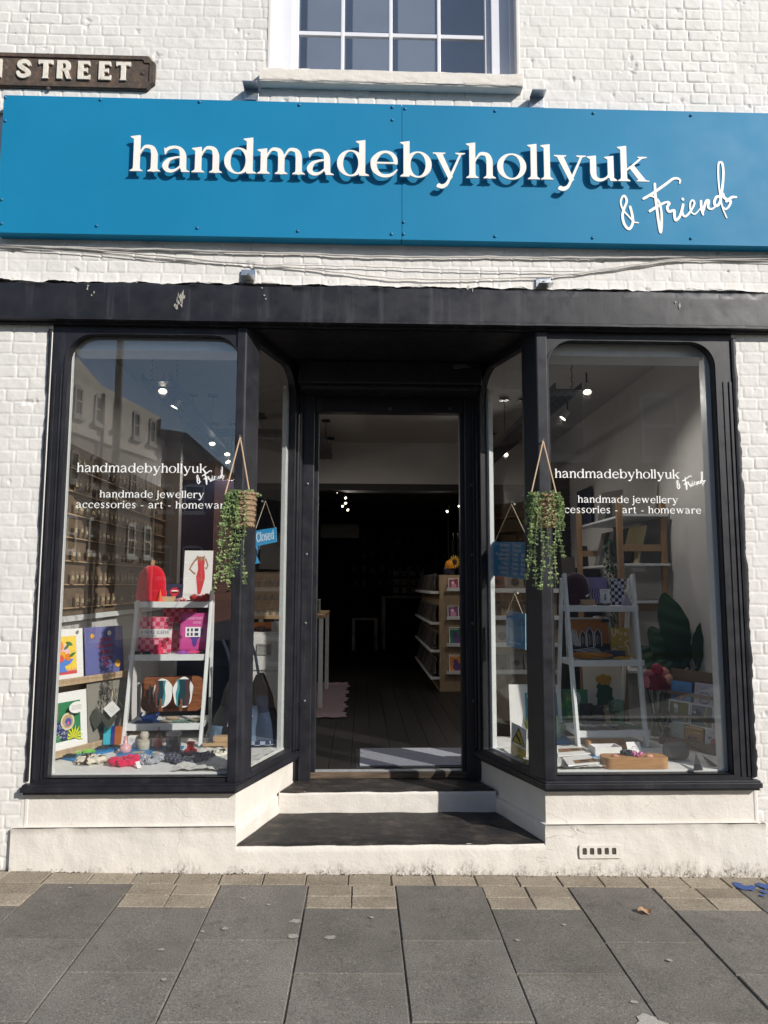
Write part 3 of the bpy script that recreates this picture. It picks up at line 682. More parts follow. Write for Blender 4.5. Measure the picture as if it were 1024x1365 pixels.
# flakes of bare old paint on the beam, and black paint lapping unevenly onto the brick at the right
FLAKE = M((.36, .34, .30), .85, .3, 120, .001, 300); q = random.Random(21)
for px, py, n, spr in ((240, 402, 9, 7), (243, 396, 6, 5), (236, 409, 5, 4), (350, 392, 3, 9), (120, 383, 4, 14), (620, 389, 3, 20), (900, 400, 2, 25)):
    mb = MB(FLAKE)
    for k in range(n):
        p = at(px+q.gauss(0, spr*.35), py+q.gauss(0, spr*.5), -.062); w_, h_ = q.uniform(.002, .007), q.uniform(.004, .022); P = [(p.x+w_*(1+q.uniform(-.5, .5))*math.cos(a), p.z+h_*(1+q.uniform(-.5, .5))*math.sin(a)) for a in [6.283*j/9 for j in range(9)]]; mb.prism([P], .0605, .0640+.0001*k, FACADE)
    mb.build('paint_flake', sf)
mb = MB(BLACK)
for x0, sg in ((2.055, 1), (-2.045, -1)):
    def lap(u, v): z = .53+2.60*v; e = .034+.020*fb(z, x0, 7, 91)+.012*fb(z, x0, 26, 92); return (x0+sg*max(.012, e if sg > 0 else e*.6)*u, -.0105-.003*math.sin(math.pi*u)+.012*(u > .95), z)
    mb = MB(BLACK); mb.grid(lap, 6, 160); mb.build('paint_edge', sf, smooth=60)
# window frames
ZS, ZT = .545, 3.105            # glass opening: bottom and top
def opening(x0, x1, r0, r1):    # rounded top corners, radii left and right
    P = [(x0, ZS), (x1, ZS)]
    P += [(x1-r1+r1*math.cos(rad(t)), ZT-r1+r1*math.sin(rad(t))) for t in range(0, 91, 9)] if r1 else [(x1, ZT)]
    P += [(x0+r0+r0*math.cos(rad(t)), ZT-r0+r0*math.sin(rad(t))) for t in range(90, 181, 9)] if r0 else [(x0, ZT)]
    return P
FRL = Frame((0, .0, 0), (1, 0, 0), (0, 0, 1))
GL, GR = (-1.948, -.943), (.927, 1.945)
windows = {}
for s, (g0, g1), (o0, o1) in ((-1, GL, (-2.055, -.93)), (1, GR, (.905, 2.07))):
    mb = MB(BLACK); op = opening(g0, g1, .15, .15)
    mb.prism([[(o0, .515), (o1, .515), (o1, 3.158), (o0, 3.158)], op], -.055, .0, FACADE)
    # inner moulded edge and vertical beads on the outer jamb
    op2 = opening(g0+.0, g1, .15, .15); lip = opening(g0-.018, g1+.018, .165, .165); lip = [(x, z) for x, z in lip]
    mb.prism([lip, opening(g0-.004, g1+.004, .152, .152)], 0, .008, FACADE)
    W = mb.build('display_window', sf, bevel=.003); windows[s] = W
    W['label'] = ('left' if s < 0 else 'right')+' display window with rounded top corners and white lettering'
    mb = MB(BLACK); xa = -2.035 if s < 0 else 2.05
    for k, (dx, w) in enumerate(((.012, .018), (.052, .010))):
        x = xa-s*dx; mb.prism([(x-w/2, .53), (x+w/2, .53), (x+w/2, 2.86), (x-w/2, 2.86)], .0, .007-.002*k, FACADE)
    mb.build('jamb_bead', W, bevel=.004)
    mb = MB(GLASS); mb.box(g0-.012, g1+.012, .046, .051, ZS-.012, ZT+.012); mb.build('pane', W)
    # white painted inner beads round the glass
    mb = MB(WHITEWOOD); xo = g0 if s < 0 else g1
    mb.box(xo-.022 if s < 0 else xo-.030, xo+.003 if s < 0 else xo+.022, .056, .088 if s < 0 else .13, ZS-.01, ZT)
    mb.box(g0, g1, .058, .075, ZS-.02, ZS+.006); mb.box(g0-.02, g1+.02, .075, .25, 3.035, 3.16); mb.build('inner_bead', W, bevel=.003)
SPL = {}
for s in (-1, 1):
    # corner pillar: a bevelled post between front and slanted glass
    xi = sp(s, .1, -.012); xf = sp(s, 0, .018); xo = SX+s*(.928 if s < 0 else .938)
    plan = [(xo, -.012), (xf, -.012), (xi, .09), (xi, .12), (xo, .12)]
    if s > 0: plan = plan[::-1]
    mb = MB(BLACK); mb.prism(plan, .515, 3.158, FLOOR); P = mb.build('corner_post', sf, bevel=.006)
    a = Vector((sp(s, .1, -.012), .1, 0)); b = Vector((sp(s, .745, -.012), .745, 0)); d = (b-a); L = d.length
    fr = Frame(a, d, (0, 0, 1)) if s > 0 else Frame(b, -d, (0, 0, 1))
    # u runs so that the normal faces the porch
    u0, u1 = (0, L)
    inner = [(u0+.004, ZS), (u1-.105, ZS)] if s > 0 else [(u0+.105, ZS), (u1-.004, ZS)]
    r = .2
    if s > 0: op = opening(u0+.004, u1-.10, 0, r)
    else: op = opening(u0+.10, u1-.004, r, 0)
    op = [(u, min(z, ZT-.01)) for u, z in op]
    if fr.n.x*s > 0: fr = Frame(fr.o, fr.u, fr.v); fr.n = -fr.n
    mb = MB(BLACK); mb.prism([[(u0, .515), (u1, .515), (u1, 3.158), (u0, 3.158)], op], -.05, 0., fr)
    S = mb.build('side_window', sf, bevel=.003); SPL[s] = (S, fr, L)
    S['label'] = ('left' if s < 0 else 'right')+' slanted side window beside the doorway'
    mb = MB(BLACK); q0, q1 = (L-.075, L-.045) if s > 0 else (.045, .075)
    mb.prism([(q0, .53), (q1, .53), (q1, 2.80), (q0, 2.80)], 0, .012, fr); mb.prism([(q0+s*.045, .53), (q1+s*.03, .53), (q1+s*.03, 3.0), (q0+s*.045, 3.0)], 0, .018, fr); mb.build('jamb_bead', S, bevel=.004)
    mb = MB(GLASS); mb.prism([(op[0][0]-.01, ZS-.01), (op[1][0]+.01, ZS-.01), (op[1][0]+.01, ZT+.01), (op[0][0]-.01, ZT+.01)], -.035, -.030, fr); mb.build('pane', S)
    mb = MB(WHITEWOOD); e = op[1][0] if s > 0 else op[0][0]
    mb.prism([(e-.030, ZS), (e+.014, ZS), (e+.014, 2.99), (e-.030, 2.99)] if s > 0 else [(e-.014, ZS), (e+.030, ZS), (e+.030, 2.99), (e-.014, 2.99)], -.085, -.052, fr); mb.build('inner_bead', S, bevel=.003)
# sills with a projecting nose that turns along the slanted windows
for s in (-1, 1):
    mb = MB(BLACK); o = -2.075 if s < 0 else 2.09
    for (z0, z1, k) in ((.462, .478, -.012), (.478, .506, 0.), (.506, .517, -.007)):
        P = [(o+s*k, -.052-k), (sp(s, -.052-k, -.006-k), -.052-k), (sp(s, .76, -.03-k), .76), (sp(s, .76, .07), .76), (sp(s, .06, .12), .05), (o+s*k, .05)]
        mb.prism(P if s < 0 else P[::-1], z0, z1, FLOOR)
    mb.build('window_sill', sf, bevel=.004)
# porch soffit, shutter box, door frame
mb = MB(BLACK); mb.prism([(sp(-1, 0, .06), 0), (sp(1, 0, .06), 0), (sp(1, .9, .06), .9), (sp(-1, .9, .06), .9)], 3.150, 3.17, FLOOR); mb.build('porch_soffit', sf)
mb = MB(BLACK); mb.box(SX-.615, SX+.64, .56, .80, 2.985, 3.15); mb.box(SX-.60, SX+.625, .575, .80, 2.95, 2.985); sb = mb.build('shutter_box', sf, bevel=.012)
mb = MB(M((.30, .31, .36), .5)); a = at(604, 492, .558); fr = FACADE.sub(a.x, a.z, -.5585)
mb.fr = fr
for k in range(9): mb.rect(-.0+k*.014, .012, .009+k*.014, .018)
for k in range(7): mb.rect(.003+k*.014, .024, .012+k*.014, .030)
for k in range(5): mb.rect(.003+k*.010, .0, .010+k*.010, .006)
mb.build('maker_label', sb)
df = MB(BLACK); XL, XR = (-.615, -.535), (.522, .625)
for x0, x1 in (XL, XR): df.box(x0, x1, .755, .84, .315, 2.98)
df.box(XL[1], XR[0], .775, .86, 2.84, 2.95); df.box(XL[1]-.004, XL[1]+.03, .80, .86, .36, 2.84); df.box(XR[0]-.03, XR[0]+.004, .80, .86, .36, 2.84)
for x0, x1 in ((-.70, XL[0]), (XR[1], .69)): df.box(x0, x1, .78, .9, .315, 3.15)
DF = df.build('door_frame', sf, bevel=.005)
for (x0, x1) in (XL, XR):
    for z in (.84, 1.36, 1.83, 2.32): mb = MB(TRUNK); mb.lathe([(.011, 0), (.011, .003), (.006, .006), (0, .007)], n=12, fr=FACADE.sub((x0+x1)/2-.006, z, -.755)); mb.build('bolt', DF, smooth=40)
for px in (397+15, 520, 585+15): 
    p = at(px, 545, .775); mb = MB(TRUNK); mb.lathe([(.013, 0), (.012, .004), (0, .006)], n=12, fr=FACADE.sub(p.x, p.z, -.775)); mb.build('bolt', DF, smooth=40)
mb = MB(mk_grain('worn_threshold_wood', (.05, .035, .025), (.20, .14, .09), .7, 6, (1, 12, 12), .002)); mb.box(-.54, .53, .80, .86, .32, .363); th = mb.build('threshold', sf, bevel=.004)
mb = MB(M((.40, .41, .42), .4, .2, 30, .0005, 80, .3)); mb.box(-.535, .525, .806, .85, .3632, .371); mb.build('threshold_strip', th, bevel=.002)
# blue fob / bell on the right door jamb
mb = MB(M('#1b3d86', .4)); p = at(641, 711, .77); mb.prism(rrect(p.x-.014, p.z-.04, p.x+.014, p.z+.04, .008, 3), -.785, -.755, FACADE); bell = mb.build('door_bell', sf, bevel=.003); bell['label'] = 'small blue door bell box on the right door jamb'
mb = MB(M((.6, .66, .8), .4)); mb.fr = FACADE; mb.w = -.7545; mb.rect(p.x-.009, p.z+.015, p.x+.009, p.z+.032); mb.rect(p.x-.008, p.z-.03, p.x+.004, p.z-.024); mb.build('bell_label', bell)
# vinyl lettering on the two display windows
GW = Glyphs(stem=.20, thin=.065, serif=.11)
def script(mb, S, m, w):
    for P in S: mb.line(P, w, m)
def crv(P, n=6): return [(q[0], q[1]) for q in cr([(*p, 0) for p in P], n)]
# the handwritten line, traced as brush strokes and merged to one outline
FR_S = [[(120, 428), (138, 500), (140, 560), (112, 605), (75, 570), (58, 500), (72, 440), (92, 385), (80, 345), (60, 345), (44, 390), (62, 450), (105, 500), (150, 548), (185, 555)],
 [(318, 245), (322, 330), (335, 450), (350, 560), (365, 632), (373, 560), (370, 460), (350, 385), (310, 348), (270, 342), (228, 362)], [(228, 362), (300, 320), (400, 250), (460, 205), (500, 200), (521, 215), (517, 238)], [(278, 462), (330, 430), (390, 397), (420, 390)],
 [(420, 390), (434, 402), (417, 432), (432, 465), (472, 458), (475, 500), (487, 535), (520, 500), (545, 410), (537, 470), (560, 505), (600, 470), (636, 402), (620, 375), (600, 402), (606, 460), (638, 486), (684, 440)], [(541, 364), (545, 370)],
 [(688, 383), (691, 440), (705, 490)], [(702, 470), (728, 388), (750, 380), (746, 430), (772, 446), (802, 428)],
 [(838, 345), (812, 350), (795, 388), (806, 420), (836, 400), (852, 330), (868, 180), (862, 90), (845, 70), (828, 90), (828, 200), (840, 320), (860, 430), (895, 515)],
 [(866, 325), (872, 348), (898, 372), (926, 384), (914, 422), (888, 446), (868, 432)], [(893, 384), (935, 352), (971, 350)]]
def script_loops(r, h):
    def fn(X, Y):
        d = np.full(X.shape, 1e9)
        for P in FR_S: d = np.minimum(d, sd_stroke([(x, 700-y, r*(.8+.4*math.sin(1+3.*k/len(P)))) for k, (x, y) in enumerate(P)], X, Y))
        return d
    return contour(fn, 0, 1010, 30, 680, h)
for s, x0, zoff in ((-1, -1.885, 0.), (1, .962, -.013)):
    mb = MB(VINYL); mb.fr = FACADE; mb.w = -.0455
    mb.serif('handmadebyhollyuk', GW, 1, x0, 2.281+zoff, width=.765, res=26); mb.build('shop_lettering', windows[s]); mb = MB(VINYL); mb.fr = FACADE; mb.w = -.0455
    wx = x0+.14 if s < 0 else x0+.136
    mb.serif('handmade jewellery', GW, 1, wx, 2.131+zoff, width=.612, res=22, track=.1); mb.serif('accessories - art - homeware', GW, 1, x0+.005 if s < 0 else .945, 2.068+zoff, width=.905, res=22, track=.12)
    mb.build('tagline_lettering', windows[s]); mb = MB(VINYL); ox, oy = (262, 622) if s < 0 else (902, 629)
    mb.prism([[(q.x, q.z) for q in (at(ox+(x-40)*39/935, oy+(630-y)*24/570, .045) for x, y in lp)] for lp in script_loops(13, 9)], None, -.0448)
    mb.build('script_lettering', windows[s])
# ================================================================ the shop sign
SY = .075
sign = thing('shop_sign', (0, -.04, 3.69), 'long teal shop sign panel with raised cream serif lettering across the facade', 'shop sign')
SX0, SX1, SZ0, SZ1 = at(1, 200, -SY).x, 2.9, at(512, 319, -SY).z, at(512, 138.5, -SY).z; print('sign', SZ0, SZ1)
mb = MB(TEAL)
for a, b in ((SX0, .0295), (.0325, SX1)):
    mb.box(a, b, -SY, -SY+.004, SZ0, SZ1); mb.box(a, b, -SY+.004, .002, SZ0, SZ0+.003); mb.box(a, b, -SY+.004, .002, SZ1-.003, SZ1)
mb.box(SX0, SX0+.003, -SY+.004, .002, SZ0+.003, SZ1-.003)
mb.box(.026, .036, -SY+.0045, -SY+.007, SZ0+.01, SZ1-.01)
mb.build('panel', sign, bevel=.0012)
mb = MB(M((.008, .14, .29), .35, .1)); 
for px, py in [(7, 130), (134, 133), (266, 136), (399, 140), (523, 143), (540, 145), (660, 148), (791, 151), (921, 154), (2, 298), (129, 301), (263, 304), (397, 308), (522, 312), (538, 312), (660, 315), (790, 317), (921, 318), (7, 161), (2, 266), (523, 160), (538, 296)]:
    p = at(px, py, -SY); m2 = MB(mb.mats[0]); m2.lathe([(.010, 0), (.0095, .003), (.006, .0065), (0, .0075)], n=12, fr=FACADE.sub(p.x, p.z, SY)); m2.build('rivet', sign, smooth=60)
GS = Glyphs(); word = 'handmadebyhollyuk'; tr = .035
Wd = sum(GS.get(c)[0]+tr for c in word)-tr; size = 3.135/Wd; x = -1.596; D0, D1 = .036, .042
for c in word:
    w, loops = GS.outline(c, 88); mb = MB(LETTERWHITE)
    mb.prism([[(x+p*size, 4.073+q*size) for p, q in lp] for lp in loops], SY+D0-.010, SY+D0, FACADE)
    mb.build('letter', sign)
    x += (w+tr)*size
mb = MB(LETTERWHITE)
mb.prism([[(q.x, q.z) for q in (at(820+x/6.024, 205+(700-y)/6.024, -SY) for x, y in lp)] for lp in script_loops(9, 4)], SY+.0003, SY+.004, FACADE)
mb.build('script_lettering', sign)
# cast-iron street name plate
pl = thing('street_name_plate', (-2.2, 0, 4.66), 'rusty cast iron street name plate with raised white capitals above the teal sign', 'street sign')
mb = MB(RUST); X1 = -1.497; z0, z1 = 4.662, 4.886
def plate(e, r): return [(-2.95, z0+e), (X1-e-r*.6, z0+e), (X1-e-r*.35, z0+e+r*.35), (X1-e, z0+e+r*.6), (X1-e, z1-e-r*.6), (X1-e-r*.35, z1-e-r*.35), (X1-e-r*.6, z1-e), (-2.95, z1-e)]
mb.prism(plate(0, .07), -.002, .016, FACADE); mb.prism([plate(.004, .07), [(-2.95+.02, z0+.030), (X1-.075, z0+.030), (X1-.066, z0+.05), (X1-.036, z0+.052), (X1-.034, z1-.052), (X1-.066, z1-.05), (X1-.075, z1-.030), (-2.95+.02, z1-.030)]], .016, .024, FACADE)
mb.build('plate', pl, bevel=.003)
def capital(c):
    b = .21
    if c == 'T': return [[(.0, 1), (.0, .78), (.05, .74), (.12, .8), (.25, .8), (.25, .1), (.2, 0), (.55, 0), (.5, .1), (.5, .8), (.63, .8), (.7, .74), (.75, .78), (.75, 1)]], .75
    if c == 'E': return [[(0, 0), (.62, 0), (.66, .26), (.6, .26), (.52, .18), (.28, .18), (.28, .43), (.44, .43), (.5, .36), (.5, .66), (.44, .59), (.28, .59), (.28, .82), (.5, .82), (.58, .74), (.63, .74), (.6, 1), (0, 1)]], .66
    if c == 'R': return [[(0, 0), (.28, 0), (.28, .40), (.36, .40), (.52, 0), (.76, 0), (.58, .43), (.66, .52), (.69, .64), (.69, .78), (.64, .92), (.52, 1), (0, 1)], [(.28, .56), (.4, .56), (.45, .62), (.45, .77), (.4, .83), (.28, .83)]], .74
    if c == 'H': return [[(0, 0), (.27, 0), (.27, .4), (.5, .4), (.5, 0), (.77, 0), (.77, 1), (.5, 1), (.5, .6), (.27, .6), (.27, 1), (0, 1)]], .77
    f = lambda X, Y: sd_stroke([(.60, .74, .09), (.52, .86, .105), (.34, .9, .11), (.15, .83, .115), (.13, .66, .115), (.33, .52, .12), (.54, .36, .12), (.52, .18, .115), (.33, .1, .11), (.14, .15, .105), (.06, .29, .09)], X, Y)
    return contour(f, -.2, .9, -.2, 1.2, .02), .66
xs = {'H': -2.52, 'S': at(22, 105, -.026).x, 'T': at(50, 105, -.026).x, 'R': at(75, 105, -.026).x, 'E': at(103, 105, -.026).x, 'E2': at(131, 105, -.026).x, 'T2': at(154, 105, -.026).x}
for k, xx in xs.items():
    lp, w = capital(k[0]); mb = MB(IRONLETTER); hh = .122
    mb.prism([[(xx+p*hh*.98, 4.714+q*hh) for p, q in l] for l in lp], .015, .028, FACADE); mb.build('letter', pl, bevel=.002)
for px, py in ((190, 97), (64, 73), (64, 117)):
    p = at(px, py, -.02); mb = MB(RUST); mb.lathe([(.013, 0), (.012, .006), (0, .010)], n=10, fr=FACADE.sub(p.x, p.z, .014)); mb.build('bolt', pl, smooth=50)
# angle brackets above and below the sign
for px, py, lab, up in ((335, 113, 'small grey steel angle bracket above the sign, under the left end of the window sill', 0), (716, 124, 'small grey steel angle bracket above the sign, right of the window sill', 0),
                        (331, 368, 'small grey steel angle bracket below the sign over the left corner post', 1), (725, 378, 'small grey steel angle bracket below the sign over the right corner post', 1)):
    p = at(px, py, -.02); br = thing('angle_bracket', (p.x, 0, p.z-.02), lab, 'bracket', 'steel angle brackets around the sign'); mb = MB(STEEL)
    mb.box(p.x-.045, p.x+.045, -.012, -.008, p.z-(.02 if up else .09), p.z+(.045 if up else -.02)); mb.box(p.x-.045, p.x+.045, -.085, -.012, p.z-.024, p.z-.020); mb.build('angle_plate', br, bevel=.001)
    mb = MB(M((.16, .09, .05), .8)); mb.lathe([(.009, 0), (.009, .004), (.004, .006), (.004, .012), (0, .012)], n=8, fr=FACADE.sub(p.x, p.z+.012, .012)); mb.build('bolt', br)
# cables clipped along the brickwork under the sign
CAB = M((.60, .57, .53), .6, .1, 30, 0)
def cable(lab, P, r, Y=-.014, droop=.0):
    mb = MB(CAB); Q = []
    for (ax, ay), (bx, by) in zip(P[:-1], P[1:]):
        for k in range(10):
            t = k/10; q = at(ax+(bx-ax)*t, ay+(by-ay)*t, Y); q.z -= droop*4*t*(1-t); q.z += .002*math.sin(q.x*31+ax); Q.append(q)
    Q.append(at(*P[-1], Y)); mb.tube(Q, r, 6); o = mb.build('wall_cable', smooth=60); tag(o, lab, 'cable', 'cables along the wall under the sign'); return o
cable('thick cream cable clipped straight along the brickwork just under the teal sign', [(-60, 322), (0, 326), (105, 330), (210, 332), (412, 338), (530, 342), (650, 342), (760, 343), (900, 342), (1090, 340)], .006, droop=.004)
cable('thin sagging cream cable dipping lowest between the two lower angle brackets', [(-60, 322), (90, 330), (300, 349), (400, 357), (520, 371), (600, 373), (730, 369), (830, 357), (900, 347), (1090, 343)], .0045)
cable('thin cream cable drooping gently above the lower angle brackets', [(-60, 324), (150, 340), (330, 352), (480, 355), (640, 361), (780, 362), (900, 345), (1090, 349)], .003)
# ================================================================ pavement: buff blocks along the wall, staggered slabs
def gz(x): return .022-.0172*x                                   # the street falls gently to the right
def tilt(m): m.v = [(x, y, z+gz(x)) for x, y, z in m.v]
mb = MB(GROUT); mb.grid(lambda u, v: (-6+12*u, -4.6+4.75*v, -.0072), 12, 6)
mb.use(SLAB); pr = random.Random(4)
PITCHX, X00 = .4635, -4*.4635-.478+.4635*0
def slab(x0, x1, y0, y1, m, g=.003, dz=0.):
    mb.use(m); tx, ty = pr.uniform(-.0018, .0018), pr.uniform(-.002, .002); z = -.0002+pr.uniform(-.002, .002)+dz; c = .004
    x0 += g; x1 -= g; y0 += g; y1 -= g; jx, jy = pr.uniform(-.003, .003), pr.uniform(-.003, .003)
    def zz(x, y): return z+tx*(x-x0)/(x1-x0)+ty*(y-y0)/(y1-y0)
    o = [(x0+jx, y0+jy), (x1+jx, y0), (x1, y1), (x0, y1+jy)]; i = [(x0+c+jx, y0+c+jy), (x1-c+jx, y0+c), (x1-c, y1-c), (x0+c, y1-c+jy)]
    mb.add([(a, b, zz(a, b)) for a, b in i]+[(a, b, zz(a, b)-c) for a, b in o]+[(a, b, -.03) for a, b in o],
           [(0, 1, 2, 3)]+[(k, k+4, (k+1) % 4+4, (k+1) % 4) for k in range(4)]+[(k+4, k+8, (k+1) % 4+8, (k+1) % 4+4) for k in range(4)])
YR1, YR2 = -.185, -.455                                          # bottom of the first block row; bottom of the two infill rows
for k in range(-26, 27):
    slab(k*.2315-.03, (k+1)*.2315-.03, YR1+.01, .02 if False else -.022, BLOCK)
for k in range(-13, 13):
    x0 = -.010+k*PITCHX; x1 = x0+PITCHX; full = (k % 2 == 0)
    y = YR1+.01 if full else YR2+.01
    if not full:
        for q in range(2):
            for h in range(2): slab(x0+q*PITCHX/2, x0+(q+1)*PITCHX/2, YR1+.01-(h+1)*.134, YR1+.01-h*.134, BLOCK, .0025)
    first = True
    while y > -4.5:
        L = .598 if not (full and first) else .598
        slab(x0, x1, y-L, y, SLAB, .0028); y -= L; first = False
tilt(mb); pav = structure(mb.build('pavement', origin=(0, -2.2, 0)))
# marks on the pavement
def blob(mb, x, y, r, z, seed, n=14, sx=1.): 
    q = random.Random(seed); P = [(x+sx*r*(1+q.uniform(-.35, .35))*math.cos(2*math.pi*k/n), y+r*(1+q.uniform(-.35, .35))*math.sin(2*math.pi*k/n)) for k in range(n)]
    mb.prism([P], None, z+gz(x), FLOOR)
GUM = M((.34, .31, .27), .9, .3, 60, .001); BLUEPAINT = M('#2a4c86', .6, .15, 60, .001, 200)
mb = MB(BLUEPAINT)
for k, (px, py, rr) in enumerate(((983, 1179, .022), (988, 1183, .030), (996, 1185, .034), (1004, 1183, .022), (1014, 1180, .026), (1021, 1183, .034), (1019, 1190, .018), (1017, 1195, .016), (1035, 1183, .05))):
    p = atz(px, py, -.01); blob(mb, p.x, p.y, rr, .0042+.0004*k, k, sx=1.0)
o = structure(mb.build('pavement_paint_mark'))
mb = MB(GUM); q = random.Random(9)
for k, (px, py, rr) in enumerate(((394, 1232, .03), (391, 1252, .028), (440, 1253, .03), (270, 1248, .012), (358, 1211, .014), (325, 1203, .012), (215, 1274, .014), (93, 1193, .012), (845, 1333, .016), (893, 1276, .014), (752, 1231, .012), (690, 1253, .010), (495, 1226, .012), (218, 1315, .012), (300, 1245, .016))):
    p = atz(px, py, .02); blob(mb, p.x, p.y, rr*.7, .0035+.0003*k, k+40, sx=1.3)
o = mb.build('chewing_gum_spots'); tag(o, None, None, None, 'stuff')
mb = MB(M((.42, .39, .34), .95, .3, 90, .003, 240)); 
p = atz(868, 1366, .01); blob(mb, p.x, p.y, .05, .006, 77, 22, 1.1); o = structure(mb.build('pavement_mortar_patch'))
# a dry leaf and a weed
LEAFB = mk_cloth('dry_leaf', (.42, .24, .12), .8, 120); mb = MB(LEAFB); p = atz(860, 1215, .01); q = random.Random(3)
def lf(u, v): return (p.x-.035+.07*u, p.y+(v-.5)*.045*math.sin(math.pi*min(1, max(.02, u)))*(1+.25*math.sin(19*u)), gz(p.x)+.006+.012*abs(v-.5)+.008*math.sin(7*u)+.006*v)
mb.grid(lf, 14, 6); tag(mb.build('dry_leaf', smooth=60), 'curled brown dry leaf lying on a paving slab at the right', 'leaf')
mb = MB(IVY); p = atz(316, 1163, .03); q = random.Random(8)
for k in range(16):
    a = q.uniform(0, 6.28); r = q.uniform(.006, .03); b = Vector((p.x, -.034, .005)); t = b+Vector((r*math.cos(a), -abs(r*math.sin(a)), q.uniform(.008, .035))); w = Vector((.006*math.sin(a), .006*math.cos(a), 0)); m = (b+t)/2+w
    mb.add([b, m, t, (b+t)/2-w], [(0, 1, 2, 3)])
tag(mb.build('weed'), 'tiny green weed growing where the left plinth meets the paving', 'weed')
# dirt and moss crumbs along the foot of the wall
mb = MB(M((.04, .035, .028), 1., .4, 80, .002, 200)); q = random.Random(12)
for k in range(900):
    x = q.uniform(-2.6, 2.7); cl = math.sin(x*5.1)+math.sin(x*2.3+1)+math.sin(x*13)
    if cl < q.uniform(-2, 2.2): continue
    y = -.036-abs(q.gauss(0, .008)); r = q.uniform(.0015, .006); z = gz(x)+(q.uniform(0, .02) if q.random() < .25 else 0); 
    mb.add([(x-r, y, z), (x+r*.8, y-r*.7, z), (x, y+r, z), (x+r*.2, y, z+r*1.1)], [(0, 1, 3), (1, 2, 3), (2, 0, 3), (0, 2, 1)])
tag(mb.build('dirt_crumbs'), None, None, None, 'stuff')
# ================================================================ the street behind the camera (seen in the reflections)
ASPH = M((.05, .05, .052), .9, .2, 20, .002, 120)
mb = MB(ASPH); mb.grid(lambda u, v: (-120+240*u, -140+135.2*v, -.12), 24, 12); tilt_ = mb; structure(mb.build('road'))
mb = MB(M((.25, .24, .22), .85, .1, 20, .001)); mb.box(-40, 40, -4.78, -4.6, -.3, .0); structure(mb.build('kerb', bevel=.01))
mb = MB(M((.12, .115, .11), .9, .1, 6, .001)); mb.box(-7.6, 40, -12, -10.4, -.4, -.01); structure(mb.build('far_pavement'))
mb = MB(ASPH); mb.grid(lambda u, v: (-300+600*u, -300+600*v, -.5), 8, 8); structure(mb.build('ground'))
def winrow(par, x, ys, z, w, h, axis, ft, gl):
    for y in ys:
        mb = MB(ft)
        if axis == 'x':
            fr = Frame((x, y, z), (0, 1, 0), (0, 0, 1))
            if fr.n.x < 0: fr.n = -fr.n
        else:
            fr = Frame((y, x, z), (1, 0, 0), (0, 0, 1)); fr.n = Vector((0, 1, 0))
        arch = [(-w/2, 0), (w/2, 0), (w/2, h), (w*.25, h+.07), (-w*.25, h+.07), (-w/2, h)]
        mb.prism([arch, [(-w/2+.07, .07), (w/2-.07, .07), (w/2-.07, h*.48), (-w/2+.07, h*.48)], [(-w/2+.07, h*.54), (w/2-.07, h*.54), (w/2-.07, h-.05), (-w/2+.07, h-.05)]], .0, .04, fr)
        mb.prism([(-w/2-.08, -.12), (w/2+.08, -.12), (w/2+.08, -.0), (-w/2-.08, -.0)], 0, .10, fr)
        o = mb.build('window', par); mb = MB(gl); mb.prism([(-w/2+.05, .05), (w/2-.05, .05), (w/2-.05, h), (-w/2+.05, h)], .004, .012, fr); mb.build('pane', o)
def mk_brickfar(name, base):
    t = NT(name); b = t.new('TexBrick', Scale=1.); b.inputs['Color1'].default_value = (*base, 1); b.inputs['Color2'].default_value = (*(x*.7 for x in base), 1); b.inputs['Mortar'].default_value = (.3, .27, .24, 1)
    b.inputs['Brick Width'].default_value = .23; b.inputs['Row Height'].default_value = .076; b.inputs['Mortar Size'].default_value = .006
    mp = t.new('Mapping'); mp.inputs['Rotation'].default_value = (rad(90), 0, rad(90)); t.link(t.coords(), mp.inputs[0]); t.link(mp.outputs[0], b.inputs[0])
    return t.done(t.mix(.4, b.outputs[0], t.ramp(t.noise(1.3, 5), [(.3, .6), (.7, 1.1)]), 'MULTIPLY'), .9)
REDBRICK = mk_brickfar('red_brick', (.34, .12, .065)); CREAMR = mk_masonry('cream_stucco', (.62, .56, .47), .15, None, .002); SLATE = M((.06, .062, .07), .7, .2, 4, .002, 40); DGLASS = M((.02, .025, .03), .08, .1, 3, 0)
# mirrored survey: a thing seen at (px, py) in the left window stands at y = -(depth - 4.15)
def mir(px, py, dist): p = at(px, py, dist-4.15+.1); return (p.x, -p.y, p.z)
ca = thing('street_building', (-7.95, -18, 0), 'cream and red brick building across the road mirrored in the left window', 'building')
XA = -7.95; xb = XA-8
mb = MB(CREAMR); ROOF = [(-13.2, 7.3), (-15.9, 8.15), (-17.1, 7.66), (-20.6, 7.5)]
P = [(-13.2, 6.0), (-20.6, 6.0)]+[(y, z) for y, z in ROOF[::-1]]
frA = Frame((XA, 0, 0), (0, 1, 0), (0, 0, 1))
if frA.n.x < 0: frA.n = -frA.n
mb.prism(P, -8, 0, frA); mb.build('upper_wall', ca)
mb = MB(REDBRICK); mb.box(xb, XA-.03, -20.6, -13.2, -.3, 6.0); mb.build('lower_wall', ca)
mb = MB(CREAMR); mb.box(XA-.03, XA+.06, -20.65, -13.1, 5.92, 6.06); mb.build('string_course', ca)
GREYFR = M((.32, .31, .29), .6)
YW = [-14.1, -15.0, -16.0, -17.0, -18.0, -19.1, -20.1]
winrow(ca, XA, YW, 6.45, .40, .82, 'x', GREYFR, DGLASS)
winrow(ca, XA-.03, YW, 4.55, .40, .85, 'x', GREYFR, DGLASS); winrow(ca, XA-.03, YW, 2.55, .45, 1.0, 'x', WHITE, DGLASS)
